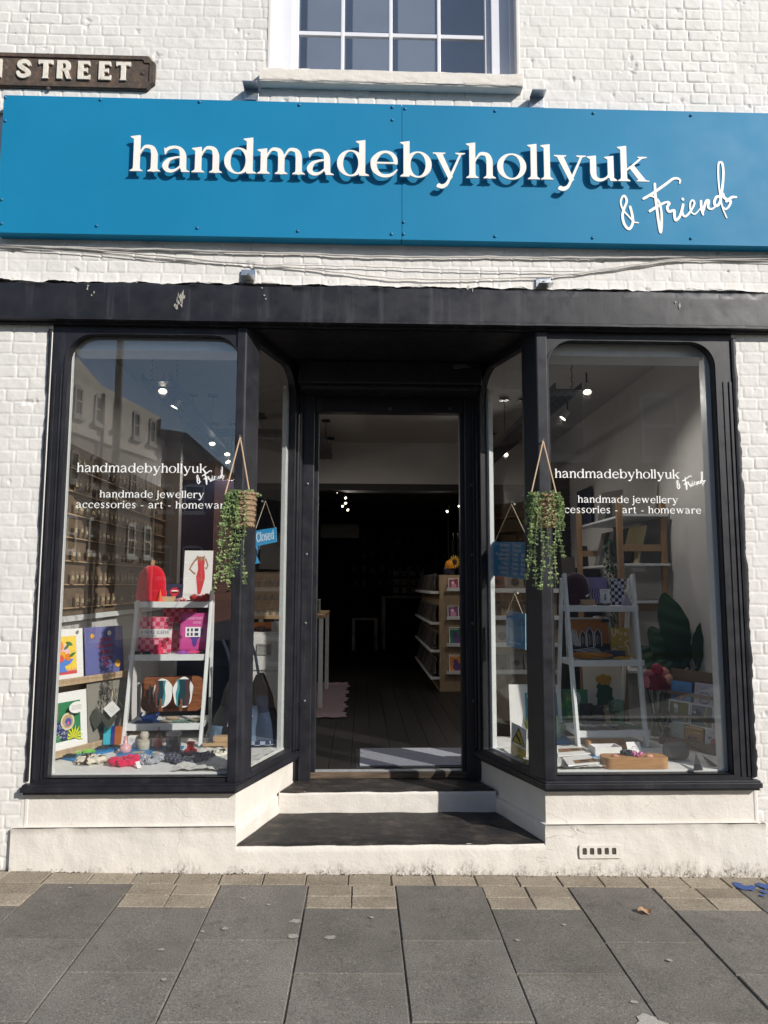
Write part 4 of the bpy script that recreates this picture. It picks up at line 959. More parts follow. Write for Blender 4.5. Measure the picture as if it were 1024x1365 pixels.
for y in (-17.15, -20.5): mb = MB(DARKMETAL); mb.tube([(XA+.06, y, 0), (XA+.06, y, 7.4)], .05, 8); mb.build('drain_pipe', ca)
cb = thing('gabled_building', (-10, -30, 0), 'dark brick house with a slate roof at the far end of the side street', 'building')
mb = MB(REDBRICK); mb.box(-14.0, -6.9, -34, -28, -.3, 7.2); mb.build('wall', cb)
mb = MB(SLATE); mb.add([(-14.2, -27.8, 7.2), (-6.7, -27.8, 7.2), (-6.7, -34.2, 7.2), (-14.2, -34.2, 7.2), (-11.8, -31, 9.6), (-9.0, -31, 9.2)], [(0, 1, 5, 4), (1, 2, 5), (2, 3, 4, 5), (3, 0, 4), (0, 3, 2, 1)]); mb.build('roof', cb)
winrow(cb, -27.98, [-10.4, -9.2, -7.8], 4.9, .9, 1.2, 'y', WHITE, DGLASS); winrow(cb, -27.98, [-10.4, -9.2, -7.8], 1.9, .9, 1.4, 'y', WHITE, DGLASS)
cc = thing('terrace_building', (2, -13, 0), 'dark brick terrace on the opposite side of the road with shopfronts below', 'building')
mb = MB(mk_brickfar('dark_brick', (.10, .075, .06))); mb.box(-3.05, 10, -20, -12.0, -.3, 7.4); mb.build('wall', cc)
mb = MB(SLATE); mb.add([(-3.05, -11.9, 7.4), (10, -11.9, 7.4), (10, -20, 7.4), (-3.05, -20, 7.4), (-3.05, -16, 8.6), (10, -16, 8.6)], [(0, 1, 5, 4), (2, 3, 4, 5), (1, 2, 5), (3, 0, 4)]); mb.build('roof', cc)
winrow(cc, -11.98, [-2, .2, 2.4, 4.6, 6.8, 9], 4.6, .9, 1.5, 'y', M((.3, .3, .29), .6), DGLASS)
mb = MB(M((.02, .03, .06), .4)); mb.box(-2.9, 9.8, -11.98, -11.8, .1, 3.3); mb.build('shop_front', cc)
ca.rotation_euler = (0, 0, rad(13.3))
lp = thing('lamp_post', (-3.63, -5.6, 0), 'dark brown steel lamp post standing at the kerb opposite the left window', 'lamp post')
mb = MB(M((.05, .04, .035), .6)); mb.tube([(-3.63, -5.6, -.2), (-3.63, -5.6, 1.3)], .085, 12); mb.tube([(-3.63, -5.6, 1.3), (-3.63, -5.6, 6.4)], [.058, .045], 12); mb.tube([(-3.63, -5.6, 6.35), (-3.63, -6.3, 6.6)], .03, 8); mb.build('post', lp, smooth=50)
mb = MB(M((.1, .1, .1), .5)); mb.lathe([(.12, 0), (.14, .05), (.05, .12), (0, .13)], (-3.63, -6.4, 6.55)); mb.build('lantern', lp)
# ================================================================ inside the shop
RX0, RX1, ZC, ZF = -2.30, 2.32, 3.50, .36
room = thing('shop_interior', (0, 5, ZF), 'long dim shop room with grey walls and black floorboards seen through door and windows', 'room')
mb = MB(BOARDS); q = random.Random(5); x = RX0
while x < RX1:
    w = .155+q.uniform(-.01, .01); mb.box(x+.0018, min(x+w, RX1)-.0018, .862, 14, ZF-.02+q.uniform(-.001, .001), ZF); x += w
mb.build('floor', room)
mb = MB(BLACKINK); mb.box(RX0, RX1, .862, 14, ZF-.06, ZF-.021); mb.build('subfloor', room)
mb = MB(OFFWALL); mb.box(RX0-.1, RX0, .3, 5.1, ZF-.05, ZC); mb.box(RX1, RX1+.1, .3, 5.1, ZF-.05, ZC); mb.build('wall', room)
mb = MB(CEIL); mb.box(RX0-.1, RX1+.1, .30, 5.2, ZC, ZC+.05); mb.box(RX0-.1, RX1+.1, .25, .30, 3.16, ZC+.05); mb.build('ceiling', room)
mb = MB(OFFWALL); mb.box(RX0-.1, RX1+.1, 5.1, 5.3, 2.95, ZC); mb.build('bulkhead', room)
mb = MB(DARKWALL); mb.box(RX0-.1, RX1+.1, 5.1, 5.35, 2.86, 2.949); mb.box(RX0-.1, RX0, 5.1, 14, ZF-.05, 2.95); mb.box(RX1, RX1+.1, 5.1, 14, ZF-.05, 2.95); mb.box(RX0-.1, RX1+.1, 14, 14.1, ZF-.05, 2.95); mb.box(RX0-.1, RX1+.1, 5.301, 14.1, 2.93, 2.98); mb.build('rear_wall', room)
# outer envelope so that no daylight leaks in
mb = MB(DARKWALL); mb.box(RX0-.3, RX1+.3, .3, 14.3, ZC+.06, ZC+.2); mb.box(-3.4, RX0-.11, .341, .36, 0, 4.6); mb.box(RX1+.11, 3.6, .341, .36, 0, 4.6); mb.box(-3.3, 3.5, .345, 14.3, 3.75, 3.8); mb.box(RX0-.3, RX0-.11, .36, 14.3, 0, 3.7); mb.box(RX1+.11, RX1+.3, .36, 14.3, 0, 3.7); mb.box(-3.3, 3.5, 14.15, 14.3, 0, 3.8); mb.build('outer_shell', room)
# rough brick pier and brick reveal on the right
def pier(x0, x1, y0, y1, z0, z1, nm, seed=2):
    mb = MB(mk_masonry('old_brown_brick%d' % seed, (.10, .062, .042), .4, None, .006)); q = random.Random(seed); z = z0
    while z < z1:
        h = min(.078, z1-z); j = q.uniform(-.015, .015)
        mb.box(x0+j, x1, y0+q.uniform(-.012, .012), y1, z+.004, z+h-.004); z += .078
    mb.box(x0+.02, x1-.01, y0+.02, y1-.01, z0, z1); return mb.build(nm, room, bevel=.006)
pier(1.92, 2.32, 4.3, 5.1, ZF, 2.95, 'brick_pier'); pier(2.02, 2.16, .12, .28, 2.05, 3.0, 'brick_reveal', 4)
# raised display floors behind the glass
for s in (-1, 1):
    o, i0, i1 = (-2.29 if s < 0 else 2.31), sp(s, .06, .06), sp(s, .74, .03)
    P = [(o, .055), (i0+s*.02, .055), (i1, .74), (i1, .98), (o, .98)]
    mb = MB(WHITE); mb.prism(P if s < 0 else P[::-1], .50, .556, FLOOR); mb.build('display_floor', room, bevel=.004)
    mb = MB(M((.30, .28, .26), .8)); mb.box(min(o, i1), max(o, i1), .93, .975, ZF, .499); mb.build('display_skirt', room)
# crumpled white cloths on the display floor
FLUFF = mk_cloth('white_crochet_cloth', (.80, .79, .74), .95, 330, .006)
def cloth(x0, x1, y0, y1, seed, lab, h=.02, mask=None):
    def f(u, v):
        x, y = x0+(x1-x0)*u, y0+(y1-y0)*v
        if mask: x, y = mask(u, v)
        k = fb(x, y, 9, seed); k2 = fb(x, y, 40, seed+9, 3)
        return (x+.01*k, y+.01*k2, .560+max(0, h*(.5+1.1*k)+.006*k2))
    mb = MB(FLUFF); mb.grid(f, 70, 50); return tag(mb.build('display_cloth', smooth=70), lab, 'cloth')
cloth(0, 0, 0, 0, 5, 'crumpled white crocheted cloth in the left display window beside the corner post', .022, lambda u, v: (-1.28+(.40-.0*v)*u+max(0, v-.0)*u*.14, .062+.50*v))
cloth(0, 0, 0, 0, 6, 'crumpled white crocheted cloth in the right display window under the magazines', .024, lambda u, v: (.83+.55*u-.12*v*(1-u), .062+.55*v))
# hanging lighting trays with spot lamps
def chain(mb, x, y, z0, z1):
    n = max(2, int((z1-z0)/.035))
    for k in range(n):
        z = z0+(z1-z0)*(k+.5)/n; d = .007
        mb.tube([(x-(d if k % 2 else 0), y-(0 if k % 2 else d), z-.016), (x+(d if k % 2 else 0), y+(0 if k % 2 else d), z+.016)], .004, 5)
    mb.lathe([(.05, 0), (.05, .012), (.02, .02)], (x, y, z1-.02), 12)
def tray(lab, a, b, hang, w=.20):
    t = thing('lighting_tray', ((a[0]+b[0])/2, (a[1]+b[1])/2, a[2]), lab, 'lighting tray', 'dark lighting trays hung from the ceiling'); A, B = Vector(a), Vector(b); d = (B-A).normalized(); n = Vector((-d.y, d.x, 0))
    mb = MB(TRUNK)
    mb.bar(A, B, w, .006); 
    for s in (-1, 1): mb.bar(A+n*s*w/2+Vector((0, 0, .025)), B+n*s*w/2+Vector((0, 0, .025)), .005, .055)
    mb.build('channel', t)
    mb = MB(DARKMETAL); L = (B-A).length
    for k in range(int(L/.12)): 
        p = A+d*(.06+k*.12)
        for j in (-.06, 0, .06): mb.bar(p+n*j-Vector((0, 0, .0042))-d*.03, p+n*j-Vector((0, 0, .0042))+d*.03, .012, .0015)
    mb.build('slot_pattern', t)
    for f in hang:
        p = A+(B-A)*f; 
        for s in (-1, 1): mb = MB(DARKMETAL); chain(mb, p.x+n.x*s*w*.48, p.y+n.y*s*w*.48, p.z+.03, ZC); mb.build('chain', t)
    return t
TL = tray('long dark tray of spot lamps hung over the left side of the shop', (-1.74, 1.05, 3.13), (-1.82, 4.2, 3.13), (.08, .55, .95))
TR = tray('long dark tray of spot lamps hung over the right side of the shop', (1.36, 1.05, 3.10), (1.30, 4.6, 3.10), (.06, .5, .95))
tray('dark slotted tray hung near the middle seen through the top of the doorway', (-.72, 3.7, 3.26), (-.70, 5.0, 3.26), (.1, .85), .21); tray('dark tray crossing from the left tray towards the doorway', (-1.8, 3.62, 3.27), (-.84, 3.62, 3.27), (.5,), .16)
HOUS = M((.62, .62, .60), .4, .1, 10, 0)
def spot(px, py, Y, lab, dirn=(0, -.35, -1), drop=.10, power=0, size=1.):
    p = at(px, py, Y); d = Vector(dirn).normalized(); t = thing('spot_lamp', p, lab, 'spot lamp', 'spot lamps lighting the shop')
    fr = Frame(p, d.orthogonal(), d.cross(d.orthogonal())); 
    if fr.n.dot(d) < 0: fr.n = -fr.n
    mb = MB(HOUS); mb.lathe([(r*size, z*size) for r, z in ((.018, -.085), (.022, -.08), (.024, -.03), (.036, .0), (.034, .0), (.020, -.02), (0, -.02))], n=16, fr=fr); mb.build('lamp_head', t, smooth=50)
    mb = MB(LAMP); mb.lathe([(.0, -.006*size), (.024*size, -.006*size)], n=16, fr=fr); mb.build('bulb', t)
    mb = MB(DARKMETAL); b = p-d*.075; mb.tube([b, b+Vector((0, 0, drop))], .006, 6); mb.build('stem', t)
    if power:
        l = bpy.data.lights.new('spot_lamp_light', 'SPOT'); l.energy = power; l.color = (1, .93, .86); l.spot_size = rad(165); l.spot_blend = .6; l.shadow_soft_size = .03
        o = bpy.data.objects.new('spot_light', l); COL.objects.link(o); o.location = p+d*.03; o.rotation_euler = d.to_track_quat('-Z', 'Y').to_euler()
for px, py, Y, lab, dr in ((217, 522, 1.25, 'lit spot lamp nearest the glass in the left window', (.1, -.5, -1)), (232, 543, 1.6, 'lit spot lamp second from the glass on the left tray, tilted sideways', (-.5, -.1, -1)), (283, 592, 3.2, 'lit spot lamp on the left tray above the small corner lettering', (.1, -.4, -1)), (303, 606, 3.8, 'lit spot lamp on the left tray just left of the corner post', (.1, -.4, -1)), (304, 616, 4.15, 'tilted lit spot lamp at the far end of the left tray', (.7, -.3, -1)),
        (783, 523, 1.25, 'lit spot lamp nearest the glass in the right window', (-.1, -.45, -1)), (750, 558, 2.0, 'tilted spot lamp on the right tray beside the corner post', (-.6, .1, -.8)), (674, 606, 4.0, 'lit spot lamp seen through the right side window', (-.5, -.6, -.8))):
    spot(px, py, Y, lab, dr, power=1.0 if px < 290 else 15 if px < 400 else 21)
for k, (px, py) in enumerate(((450, 656), (461, 664), (461, 671), (457, 675), (464, 680), (596, 682), (612, 675))):
    spot(px, py, 5.42+.04*k, ['small lit spot lamp at the upper left of the doorway', 'topmost of the cluster of small lamps through the doorway', 'second lamp of the small cluster through the doorway', 'leftmost lamp of the small cluster through the doorway', 'lowest lamp of the small cluster through the doorway', 'lower of the two small lamps at the right of the doorway', 'upper of the two small lamps at the right of the doorway'][k], (.5 if k < 5 else -.5, -.7, -.7), .06, power=2 if k % 2 else 0, size=.55)
# pegboard with earring cards on the left wall
pb = thing('pegboard', (-2.26, 1.6, 1.34), 'brown pegboard full of earring cards on the left wall', 'pegboard'); mb = MB(PEGBOARD); mb.box(-2.298, -2.275, .86, 3.4, 1.40, 2.62); mb.build('board', pb, bevel=.002)
mb = MB(WHITEWOOD); mb.box(-2.298, -2.262, .80, .858, 1.36, 2.7); mb.box(-2.298, -2.262, .80, 3.4, 1.36, 1.398); mb.build('board_frame', pb, bevel=.002)
mb = MB(OAK)
for k in range(7): mb.box(-2.275, -2.250, .87, 3.38, 1.45+k*.165, 1.458+k*.165)
mb.build('rail', pb)
CM = lambda h, k=1.: M(lin(h, k), .6, .06, 30, .0001)
mb = MB(M((.20, .13, .075), .8)); mb.box(-.002, .002, -.028, .028, -.085, 0); mb.use(M((.75, .68, .45), .3, .3, 40, 0, metal=.6))
for yy in (-.012, .012): mb.tube([(.004, yy, -.03), (.005, yy*1.1, -.06)], .004, 5)
mb.use(CM('#8a7458')); mb.box(.002, .003, -.016, .016, -.02, -.008); ec = mb.build('earring_card', local=True)
tag(ec, 'small brown earring card hanging in the rows on the left pegboard', 'earring card', 'earring cards on the pegboard'); first = True; q = random.Random(2)
for r in range(7):
    y = .93+q.uniform(0, .03)
    while y < 3.1:
        if q.random() < .86:
            o = ec if first else ec.copy(); 
            if not first: COL.objects.link(o)
            first = False; o.location = (-2.243+q.uniform(0, .006), y, 1.553+r*.165+q.uniform(-.008, .004)); o.rotation_euler = (q.uniform(-.08, .08), 0, q.uniform(-.15, .15)); sc = q.uniform(.85, 1.1); o.scale = (1, sc, sc)
        y += q.uniform(.075, .12)
# oval standing mirror further back, dark
mr = thing('oval_mirror', (-1.95, 3.0, 1.3), 'tall dark oval mirror standing in front of the pegboard', 'mirror'); fr = Frame(at(174, 718, 2.6), (.8, .6, 0), (0, 0, 1)); mb = MB(DARKMETAL); E_ = lambda a, b: [(a*math.cos(rad(t)), b*math.sin(rad(t))) for t in range(0, 360, 12)]
mb.prism([E_(.105, .275), E_(.092, .262)], -.01, .014, fr); mb.build('mirror_frame', mr, bevel=.003); mb = MB(M((.02, .022, .03), .15)); mb.prism(E_(.094, .264), -.006, .004, fr); mb.build('mirror_glass', mr)
# far dark furniture
def legs_table(name, lab, cat, x0, x1, y0, y1, zt, topm, legm, r=.02, grp=None):
    t = thing(name, ((x0+x1)/2, (y0+y1)/2, ZF), lab, cat, grp); mb = MB(topm); mb.box(x0, x1, y0, y1, zt-.035, zt); mb.build('table_top', t, bevel=.003)
    for x in (x0+.03, x1-.03):
        for y in (y0+.03, y1-.03): mb = MB(legm); mb.box(x-r, x+r, y-r, y+r, ZF, zt-.035); mb.build('leg', t, bevel=.003)
    return t
GREYW = M((.50, .48, .46), .6)
a = atz(423, 944, ZF); legs_table('console_table', 'tall wood topped console table with white legs on the pink rug', 'table', a.x-.62, a.x+.06, a.y-.05, a.y+1.35, 1.31, OAK, WHITEWOOD, .022)
bx = thing('storage_box', (a.x-.2, a.y+.6, 1.31), 'open pale box on the console table inside the doorway', 'box'); mb = MB(M((.42, .41, .39), .6)); mb.box(a.x-.34, a.x-.02, a.y+.35, a.y+.75, 1.313, 1.32)
for b in ((a.x-.34, a.x-.33, a.y+.35, a.y+.75), (a.x-.03, a.x-.02, a.y+.35, a.y+.75), (a.x-.34, a.x-.02, a.y+.35, a.y+.36), (a.x-.34, a.x-.02, a.y+.74, a.y+.75)): mb.box(*b, 1.32, 1.46)
mb.build('box_shell', bx)
mb = MB(mk_cloth('pink_rug_pile', (.30, .20, .21), 1., 120, .006)); p0, p1, p2 = atz(416, 958, ZF), atz(459, 958, ZF), atz(463, 911, ZF); q = random.Random(4)
def rg(u, v): 
    y = p0.y+(p2.y-p0.y)*v; return (p0.x-.7+(p1.x-p0.x+.7)*u+(.02*math.sin(31*v)+.015*math.sin(83*v) if u == 1 else 0), y+(.02*math.sin(40*u) if v == 0 else 0), ZF+.012+.004*math.sin(50*u)*math.sin(43*v))
mb.grid(rg, 40, 60); tag(mb.build('rug', smooth=70), 'dusty pink shaggy rug with wavy edges on the black floorboards', 'rug')
mt = thing('doormat', (.2, 1.2, ZF), 'grey blue doormat with a black rubber edge just inside the threshold', 'doormat'); mb = MB(BLACKINK); mb.box(-.235, .66, .905, 1.485, ZF+.001, ZF+.008); mb.build('rubber_edge', mt, bevel=.003)
mb = MB(mk_cloth('doormat_pile', (.26, .27, .33), 1., 300, .004)); mb.box(-.205, .65, .93, 1.455, ZF+.008, ZF+.016); mb.build('pile', mt, bevel=.003)
legs_table('counter_table', 'dim shop counter table with pale legs at the back of the room', 'table', .22, 1.9, 10.0, 10.9, 1.40, GREYW, GREYW, .03)
legs_table('small_stool', 'small square stool in front of the back counter', 'stool', -.38, .12, 9.8, 10.3, .98, GREYW, GREYW, .03)
mb = MB(M((.22, .23, .20), .8)); p = at(455, 708, 8.2); mb.box(p.x-.36, p.x+.31, 8.2, 8.24, p.z-.12, p.z+.13); tag(mb.build('hanging_board', bevel=.003), 'pale greenish board hung high on the left behind the doorway', 'board')
dp = thing('display_stand', (.62, 10.2, 1.4), 'wire stand of small jewellery packets on the back counter', 'display stand'); mb = MB(GREYW)
for k in range(4): mb.bar((.45, 10.2, 1.42+k*.16), (1.05, 10.2, 1.42+k*.16), .02, .012)
for x in (.45, .75, 1.05): mb.bar((x, 10.2, 1.40), (x, 10.2, 1.98), .014, .014)
mb.build('rack', dp); q = random.Random(6)
for k in range(12): mb = MB(M((.38, .36, .36), .6)); x, z = .50+.17*(k % 4), 1.46+.17*(k//4); mb.box(x-.05, x+.05, 10.16, 10.17, z, z+.11); mb.build('packet', dp)
# packets hung on the back wall, barely lit
mb = MB(M((.30, .29, .29), .6)); mb.box(-.05, .05, -.004, .004, -.16, 0); pk = mb.build('hanging_packet', local=True); tag(pk, 'faint small packet hanging in the rows on the dark back wall', 'packet', 'packets on the back wall'); q = random.Random(16); first = True
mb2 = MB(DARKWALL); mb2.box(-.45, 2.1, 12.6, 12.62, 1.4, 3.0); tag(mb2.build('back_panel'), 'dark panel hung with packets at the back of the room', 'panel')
for r in range(4):
    for c in range(11):
        if q.random() < .3: continue
        o = pk if first else pk.copy()
        if not first: COL.objects.link(o)
        first = False; o.location = (-.35+c*.21+q.uniform(-.03, .03), 12.58, 1.75+r*.33+q.uniform(-.03, .03))
# plywood bookcase end with card ledges
bc = thing('card_bookcase', (.95, 4.6, ZF), 'birch plywood bookcase end carrying white ledges of greeting cards', 'bookcase'); by = 4.45; bx0 = .745; mb = MB(PLY); mb.box(bx0, 1.62, by, by+.022, ZF, 1.745); mb.box(bx0, bx0+.022, by+.022, by+2.6, ZF, 1.745); mb.box(bx0+.022, 1.62, by+.022, by+2.6, 1.72, 1.742); mb.build('carcass', bc, bevel=.002)
def ledge_front(x0, x1, z, par=bc):
    mb = MB(WHITEWOOD); mb.box(x0, x1, by-.075, by-.001, z, z+.012); mb.box(x0, x1, by-.085, by-.075, z, z+.04); mb.build('ledge', par, bevel=.001)
def ledge_side(z):
    mb = MB(WHITEWOOD); mb.box(bx0-.10, bx0-.001, by+.02, by+2.5, z, z+.012); mb.box(bx0-.11, bx0-.10, by+.02, by+2.5, z, z+.035); mb.box(bx0-.11, bx0-.001, by+.012, by+.02, z-.0, z+.03); mb.build('ledge', bc, bevel=.001)
DARKC = [M((.05, .045, .05), .6), M((.09, .08, .08), .6), M((.07, .05, .04), .6)]
CARDL = []
def card(fr, w, h, bg, lab, draw=None, grp=None, cat='greeting card', border=None, name='greeting_card', t=.004):
    """a card or print: paper with a printed face; fr origin = bottom left corner"""
    mb = MB(border or PAPER); mb.fr = fr; mb.prism([(0, 0), (w, 0), (w, h), (0, h)], -t, 0, fr); mb.w = 0
    e = .06*w if border else 0
    if bg: mb.rect(e, e, w-e, h-e, bg)
    if draw: draw(mb, w, h)
    o = mb.build(name); tag(o, lab, cat, grp); CARDL.append(o); return o
CM = lambda h, k=1.: M(lin(h, k), .6, .06, 30, .0001)
rows = [(788, [(598, 612, '#8e2f4a', 'dark pink greeting card on the top ledge of the plywood bookcase'), (614, 634, '#b5ad96', 'cream greeting card beside the pink one on the top bookcase ledge')]),
        (826, [(597, 612, '#7b3f73', 'purple greeting card with a cat on the second bookcase ledge'), (614, 634, '#8f8a86', 'grey patterned card on the second bookcase ledge')]),
        (862, [(599, 620, '#1f7a5c', 'green greeting card on the third bookcase ledge'), (622, 640, '#2a8c6a', 'second green card at the right of the third bookcase ledge')]),
        (899, [(599, 620, '#d98a2b', 'orange greeting card with a purple cat on the lowest bookcase ledge'), (622, 640, '#d07a2a', 'orange card at the right of the lowest bookcase ledge')])]
for py, cs in rows:
    z = at(600, py, by-.08).z; x0 = at(596, py, by-.08).x; ledge_front(x0, 1.62, z)
    for k, (a, b, c, lab) in enumerate(cs):
        x, xb_ = at(a, py, by-.05).x, at(b, py, by-.05).x; fr = Frame((x, by-.065, z+.014), (1, 0, 0), (0, .25, 1)); w = xb_-x; h = w*1.15 if k == 0 else w*1.0
        def dr(mb, w, h, c=c, py=py):
            mb.disc(w*.5, h*.34, w*.26, CM('#5a3c78' if py > 850 else '#c98aa0')); mb.disc(w*.42, h*.62, w*.15, CM('#5a3c78' if py > 850 else '#e7c3cf')); mb.rect(w*.1, h*.86, w*.6, h*.9, CM('#e8ddd0'))
        card(fr, w, h, CM(c), lab, dr, 'cards on the plywood bookcase', border=PAPER)
for z in (.50+.0, .82, 1.15, 1.52):
    ledge_side(z); 
    for k in range(5):
        y = by+.08+k*.5; fr = Frame((bx0-.115, y, z+.014), (0, -1, 0), (.30, 0, 1)); fr = Frame((bx0-.09, y+.42, z+.014), (0, -1, 0), (.28, 0, 1))
        o = card(fr, .42, .24, DARKC[k % 3], 'dark print leaning in a side ledge row of the plywood bookcase', None, 'dark prints in the side ledges of the bookcase', 'print', CM('#6a655f'))
pt = thing('sunflower_pot', (at(602, 757, 4.6).x, 4.6, 1.745), 'dark vase of orange and yellow flowers on top of the plywood bookcase', 'flower vase'); p = at(598, 765, 4.6); mb = MB(M((.03, .03, .08), .3)); mb.lathe([(.03, 0), (.06, .03), (.065, .08), (.04, .12), (.045, .13), (.035, .13)], (p.x, 4.6, 1.745)); mb.build('vase', pt, smooth=50)
mb = MB(CM('#e8930f')); p1 = at(599, 753, 4.55); mb.lathe([(0, -.05), (.045, -.04), (.055, 0), (.035, .045), (0, .06)], p1, 14); mb.build('tulip_bloom', pt, smooth=60)
mb = MB(CM('#e6b82a')); p2 = at(606, 749, 4.55); fr = FACADE.sub(p2.x, p2.z, -4.55)
for k in range(14): a = k*6.283/14; f = fr.sub(.045*math.cos(a), .055*math.sin(a), 0, a); mb.prism([(-.02, -.012), (.025, -.004), (.03, 0), (.025, .004), (-.02, .012)], 0, .006, f)
mb.build('sunflower_bloom', pt); mb = MB(CM('#3a2210')); mb.lathe([(.034, 0), (.03, .012), (0, .016)], n=14, fr=fr); mb.build('flower_centre', pt)
mb = MB(DARKLEAF); 
for pq in (p1, p2): mb.tube([(p.x, 4.6, 1.86), tuple(pq)], .006, 5)
mb.build('stem', pt)
# clothes rail
cr_ = thing('clothes_rail', (1.3, 6.4, ZF), 'black clothes rail with dark garments behind the bookcase', 'clothes rail'); p = at(598, 712, 6.4); mb = MB(DARKMETAL); mb.tube([(p.x, 6.4, p.z), (p.x+1.0, 6.4, p.z)], .012, 8); mb.tube([(p.x, 6.4, ZF), (p.x, 6.4, p.z+.4)], .014, 8); mb.tube([(p.x+1, 6.4, ZF), (p.x+1, 6.4, p.z)], .014, 8); mb.build('rail', cr_)
for k in range(6):
    x = p.x+.06+k*.065; g = thing('hung_garment', (x, 6.4, p.z-.8), 'dark garment on a hanger on the black rail', 'garment', 'garments on the clothes rail'); mb = MB(STEEL); mb.tube([(x, 6.4, p.z+.015), (x+.01, 6.38, p.z+.02), (x+.012, 6.38, p.z-.05), (x, 6.4, p.z-.09)], .004, 5); mb.build('hanger', g)
    mb = MB(M((.03, .035, .06) if k % 2 else (.05, .05, .055), .9)); mb.hexa([(x-.02, 6.15, p.z-.95), (x+.02, 6.15, p.z-.95), (x-.02, 6.65, p.z-.95), (x+.02, 6.65, p.z-.95), (x-.012, 6.25, p.z-.09), (x+.012, 6.25, p.z-.09), (x-.012, 6.55, p.z-.09), (x+.012, 6.55, p.z-.09)]); mb.build('cloth', g, bevel=.01)
# ================================================================ things in the left display window
def face(px0, px1, pyb, pyt, Y, lean=0., yaw=0., roll=0.):
    """a frame standing at depth Y over a pixel box: origin bottom left, plus its real width and height"""
    a, b, t = at(px0, pyb, Y), at(px1, pyb, Y), at(px0, pyt, Y); w = (b.x-a.x)/max(.2, math.cos(yaw)); h = t.z-a.z
    u = Vector((math.cos(yaw), math.sin(yaw), 0)); n = Vector((u.y, -u.x, 0)); v = Vector((0, 0, 1))-n*lean
    f = Frame(a, u, v); return (f.sub(0, 0, 0, roll) if roll else f), w, h
def on_splay(s, px, py, off=-.06):
    S, fr, L = SPL[s]; o = fr.o+fr.n*off; d = _ray(px, py); t = (o-CAM).dot(fr.n)/d.dot(fr.n); return CAM+d*t
def thing_at(name, p, lab, cat, grp=None): return thing(name, p, lab, cat, grp)
LADW = WHITEWOOD
def ladder(lab, L0, L1, R0, R1, shelves, Y0, Y1, pyb, pyt, depth0):
    """white slatted ladder shelf: two raked front posts, two back posts, three shelves with a lipped front"""
    Yf = lambda py, o=0.: Y0+o+(Y1-Y0)*(pyb-py)/(pyb-pyt)
    lf, lt, rf, rt = at(*L0, Yf(L0[1])), at(*L1, Yf(L1[1])), at(*R0, Yf(R0[1], .03)), at(*R1, Yf(R1[1], .03)); lf.z = rf.z = .557
    t = thing('ladder_shelf', ((lf.x+rf.x)/2, (lf.y+rf.y)/2+.1, .557), lab, 'ladder shelf'); u = (rf-lf); u.z = 0; u.normalize(); back = Vector((-u.y, u.x, 0))
    for a, b in ((lf, lt), (rf, rt)):
        mb = MB(LADW); mb.bar(a, b, .022, .045, up=u.cross(Vector((0, 0, 1)))); mb.build('front_post', t, bevel=.003)
        mb = MB(LADW); top = b+back*.05-Vector((0, 0, .03)); foot = a+back*.42; foot.z = .557; mb.bar(foot, top, .020, .04, up=u.cross(Vector((0, 0, 1)))); mb.build('back_post', t, bevel=.003)
    out = []
    for k, (pl_, pr_) in enumerate(shelves):
        a, b = at(*pl_, Yf(pl_[1])-.02), at(*pr_, Yf(pr_[1], .03)-.02); z = (a.z+b.z)/2; a.z = b.z = z; d = depth0+.055*k; W = (b-a).length; fr = Frame(a, u, Vector((0, 0, 1))); back_n = fr.n
        mb = MB(LADW); mb.box(0, W, -.042, 0, -.018, 0, fr=lambda x, y, w: fr(x, y, w)); mb.box(0, W, -.042, -.004, -d, -d+.016, fr=lambda x, y, w: fr(x, y, w))
        for e in (0, W-.016): mb.box(e, e+.016, -.040, -.006, -d+.016, -.018, fr=lambda x, y, w: fr(x, y, w))
        S = mb.build('shelf', t, bevel=.002); n = 8; mb = MB(LADW); sw = (W-.012)/n
        for q in range(n): mb.box(.006+q*sw+.004, .006+(q+1)*sw-.004, -.0085, -.0015, -d+.004, -.0155, fr=lambda x, y, w: fr(x, y, w))
        mb.build('slats', S, bevel=.001)
        out.append((fr, W, d))
    return t, out
LL, LS = ladder('white ladder shelf in the left window holding the red beanie and pink sleeves', (164, 995), (184, 801), (267, 993), (283, 788), [((179, 803), (281, 801)), ((171, 873), (274, 872)), ((166, 967), (270, 963))], .66, .92, 995, 800, .20)
def set_on(fr, u, d, z=.0): return fr(u, z, -d)
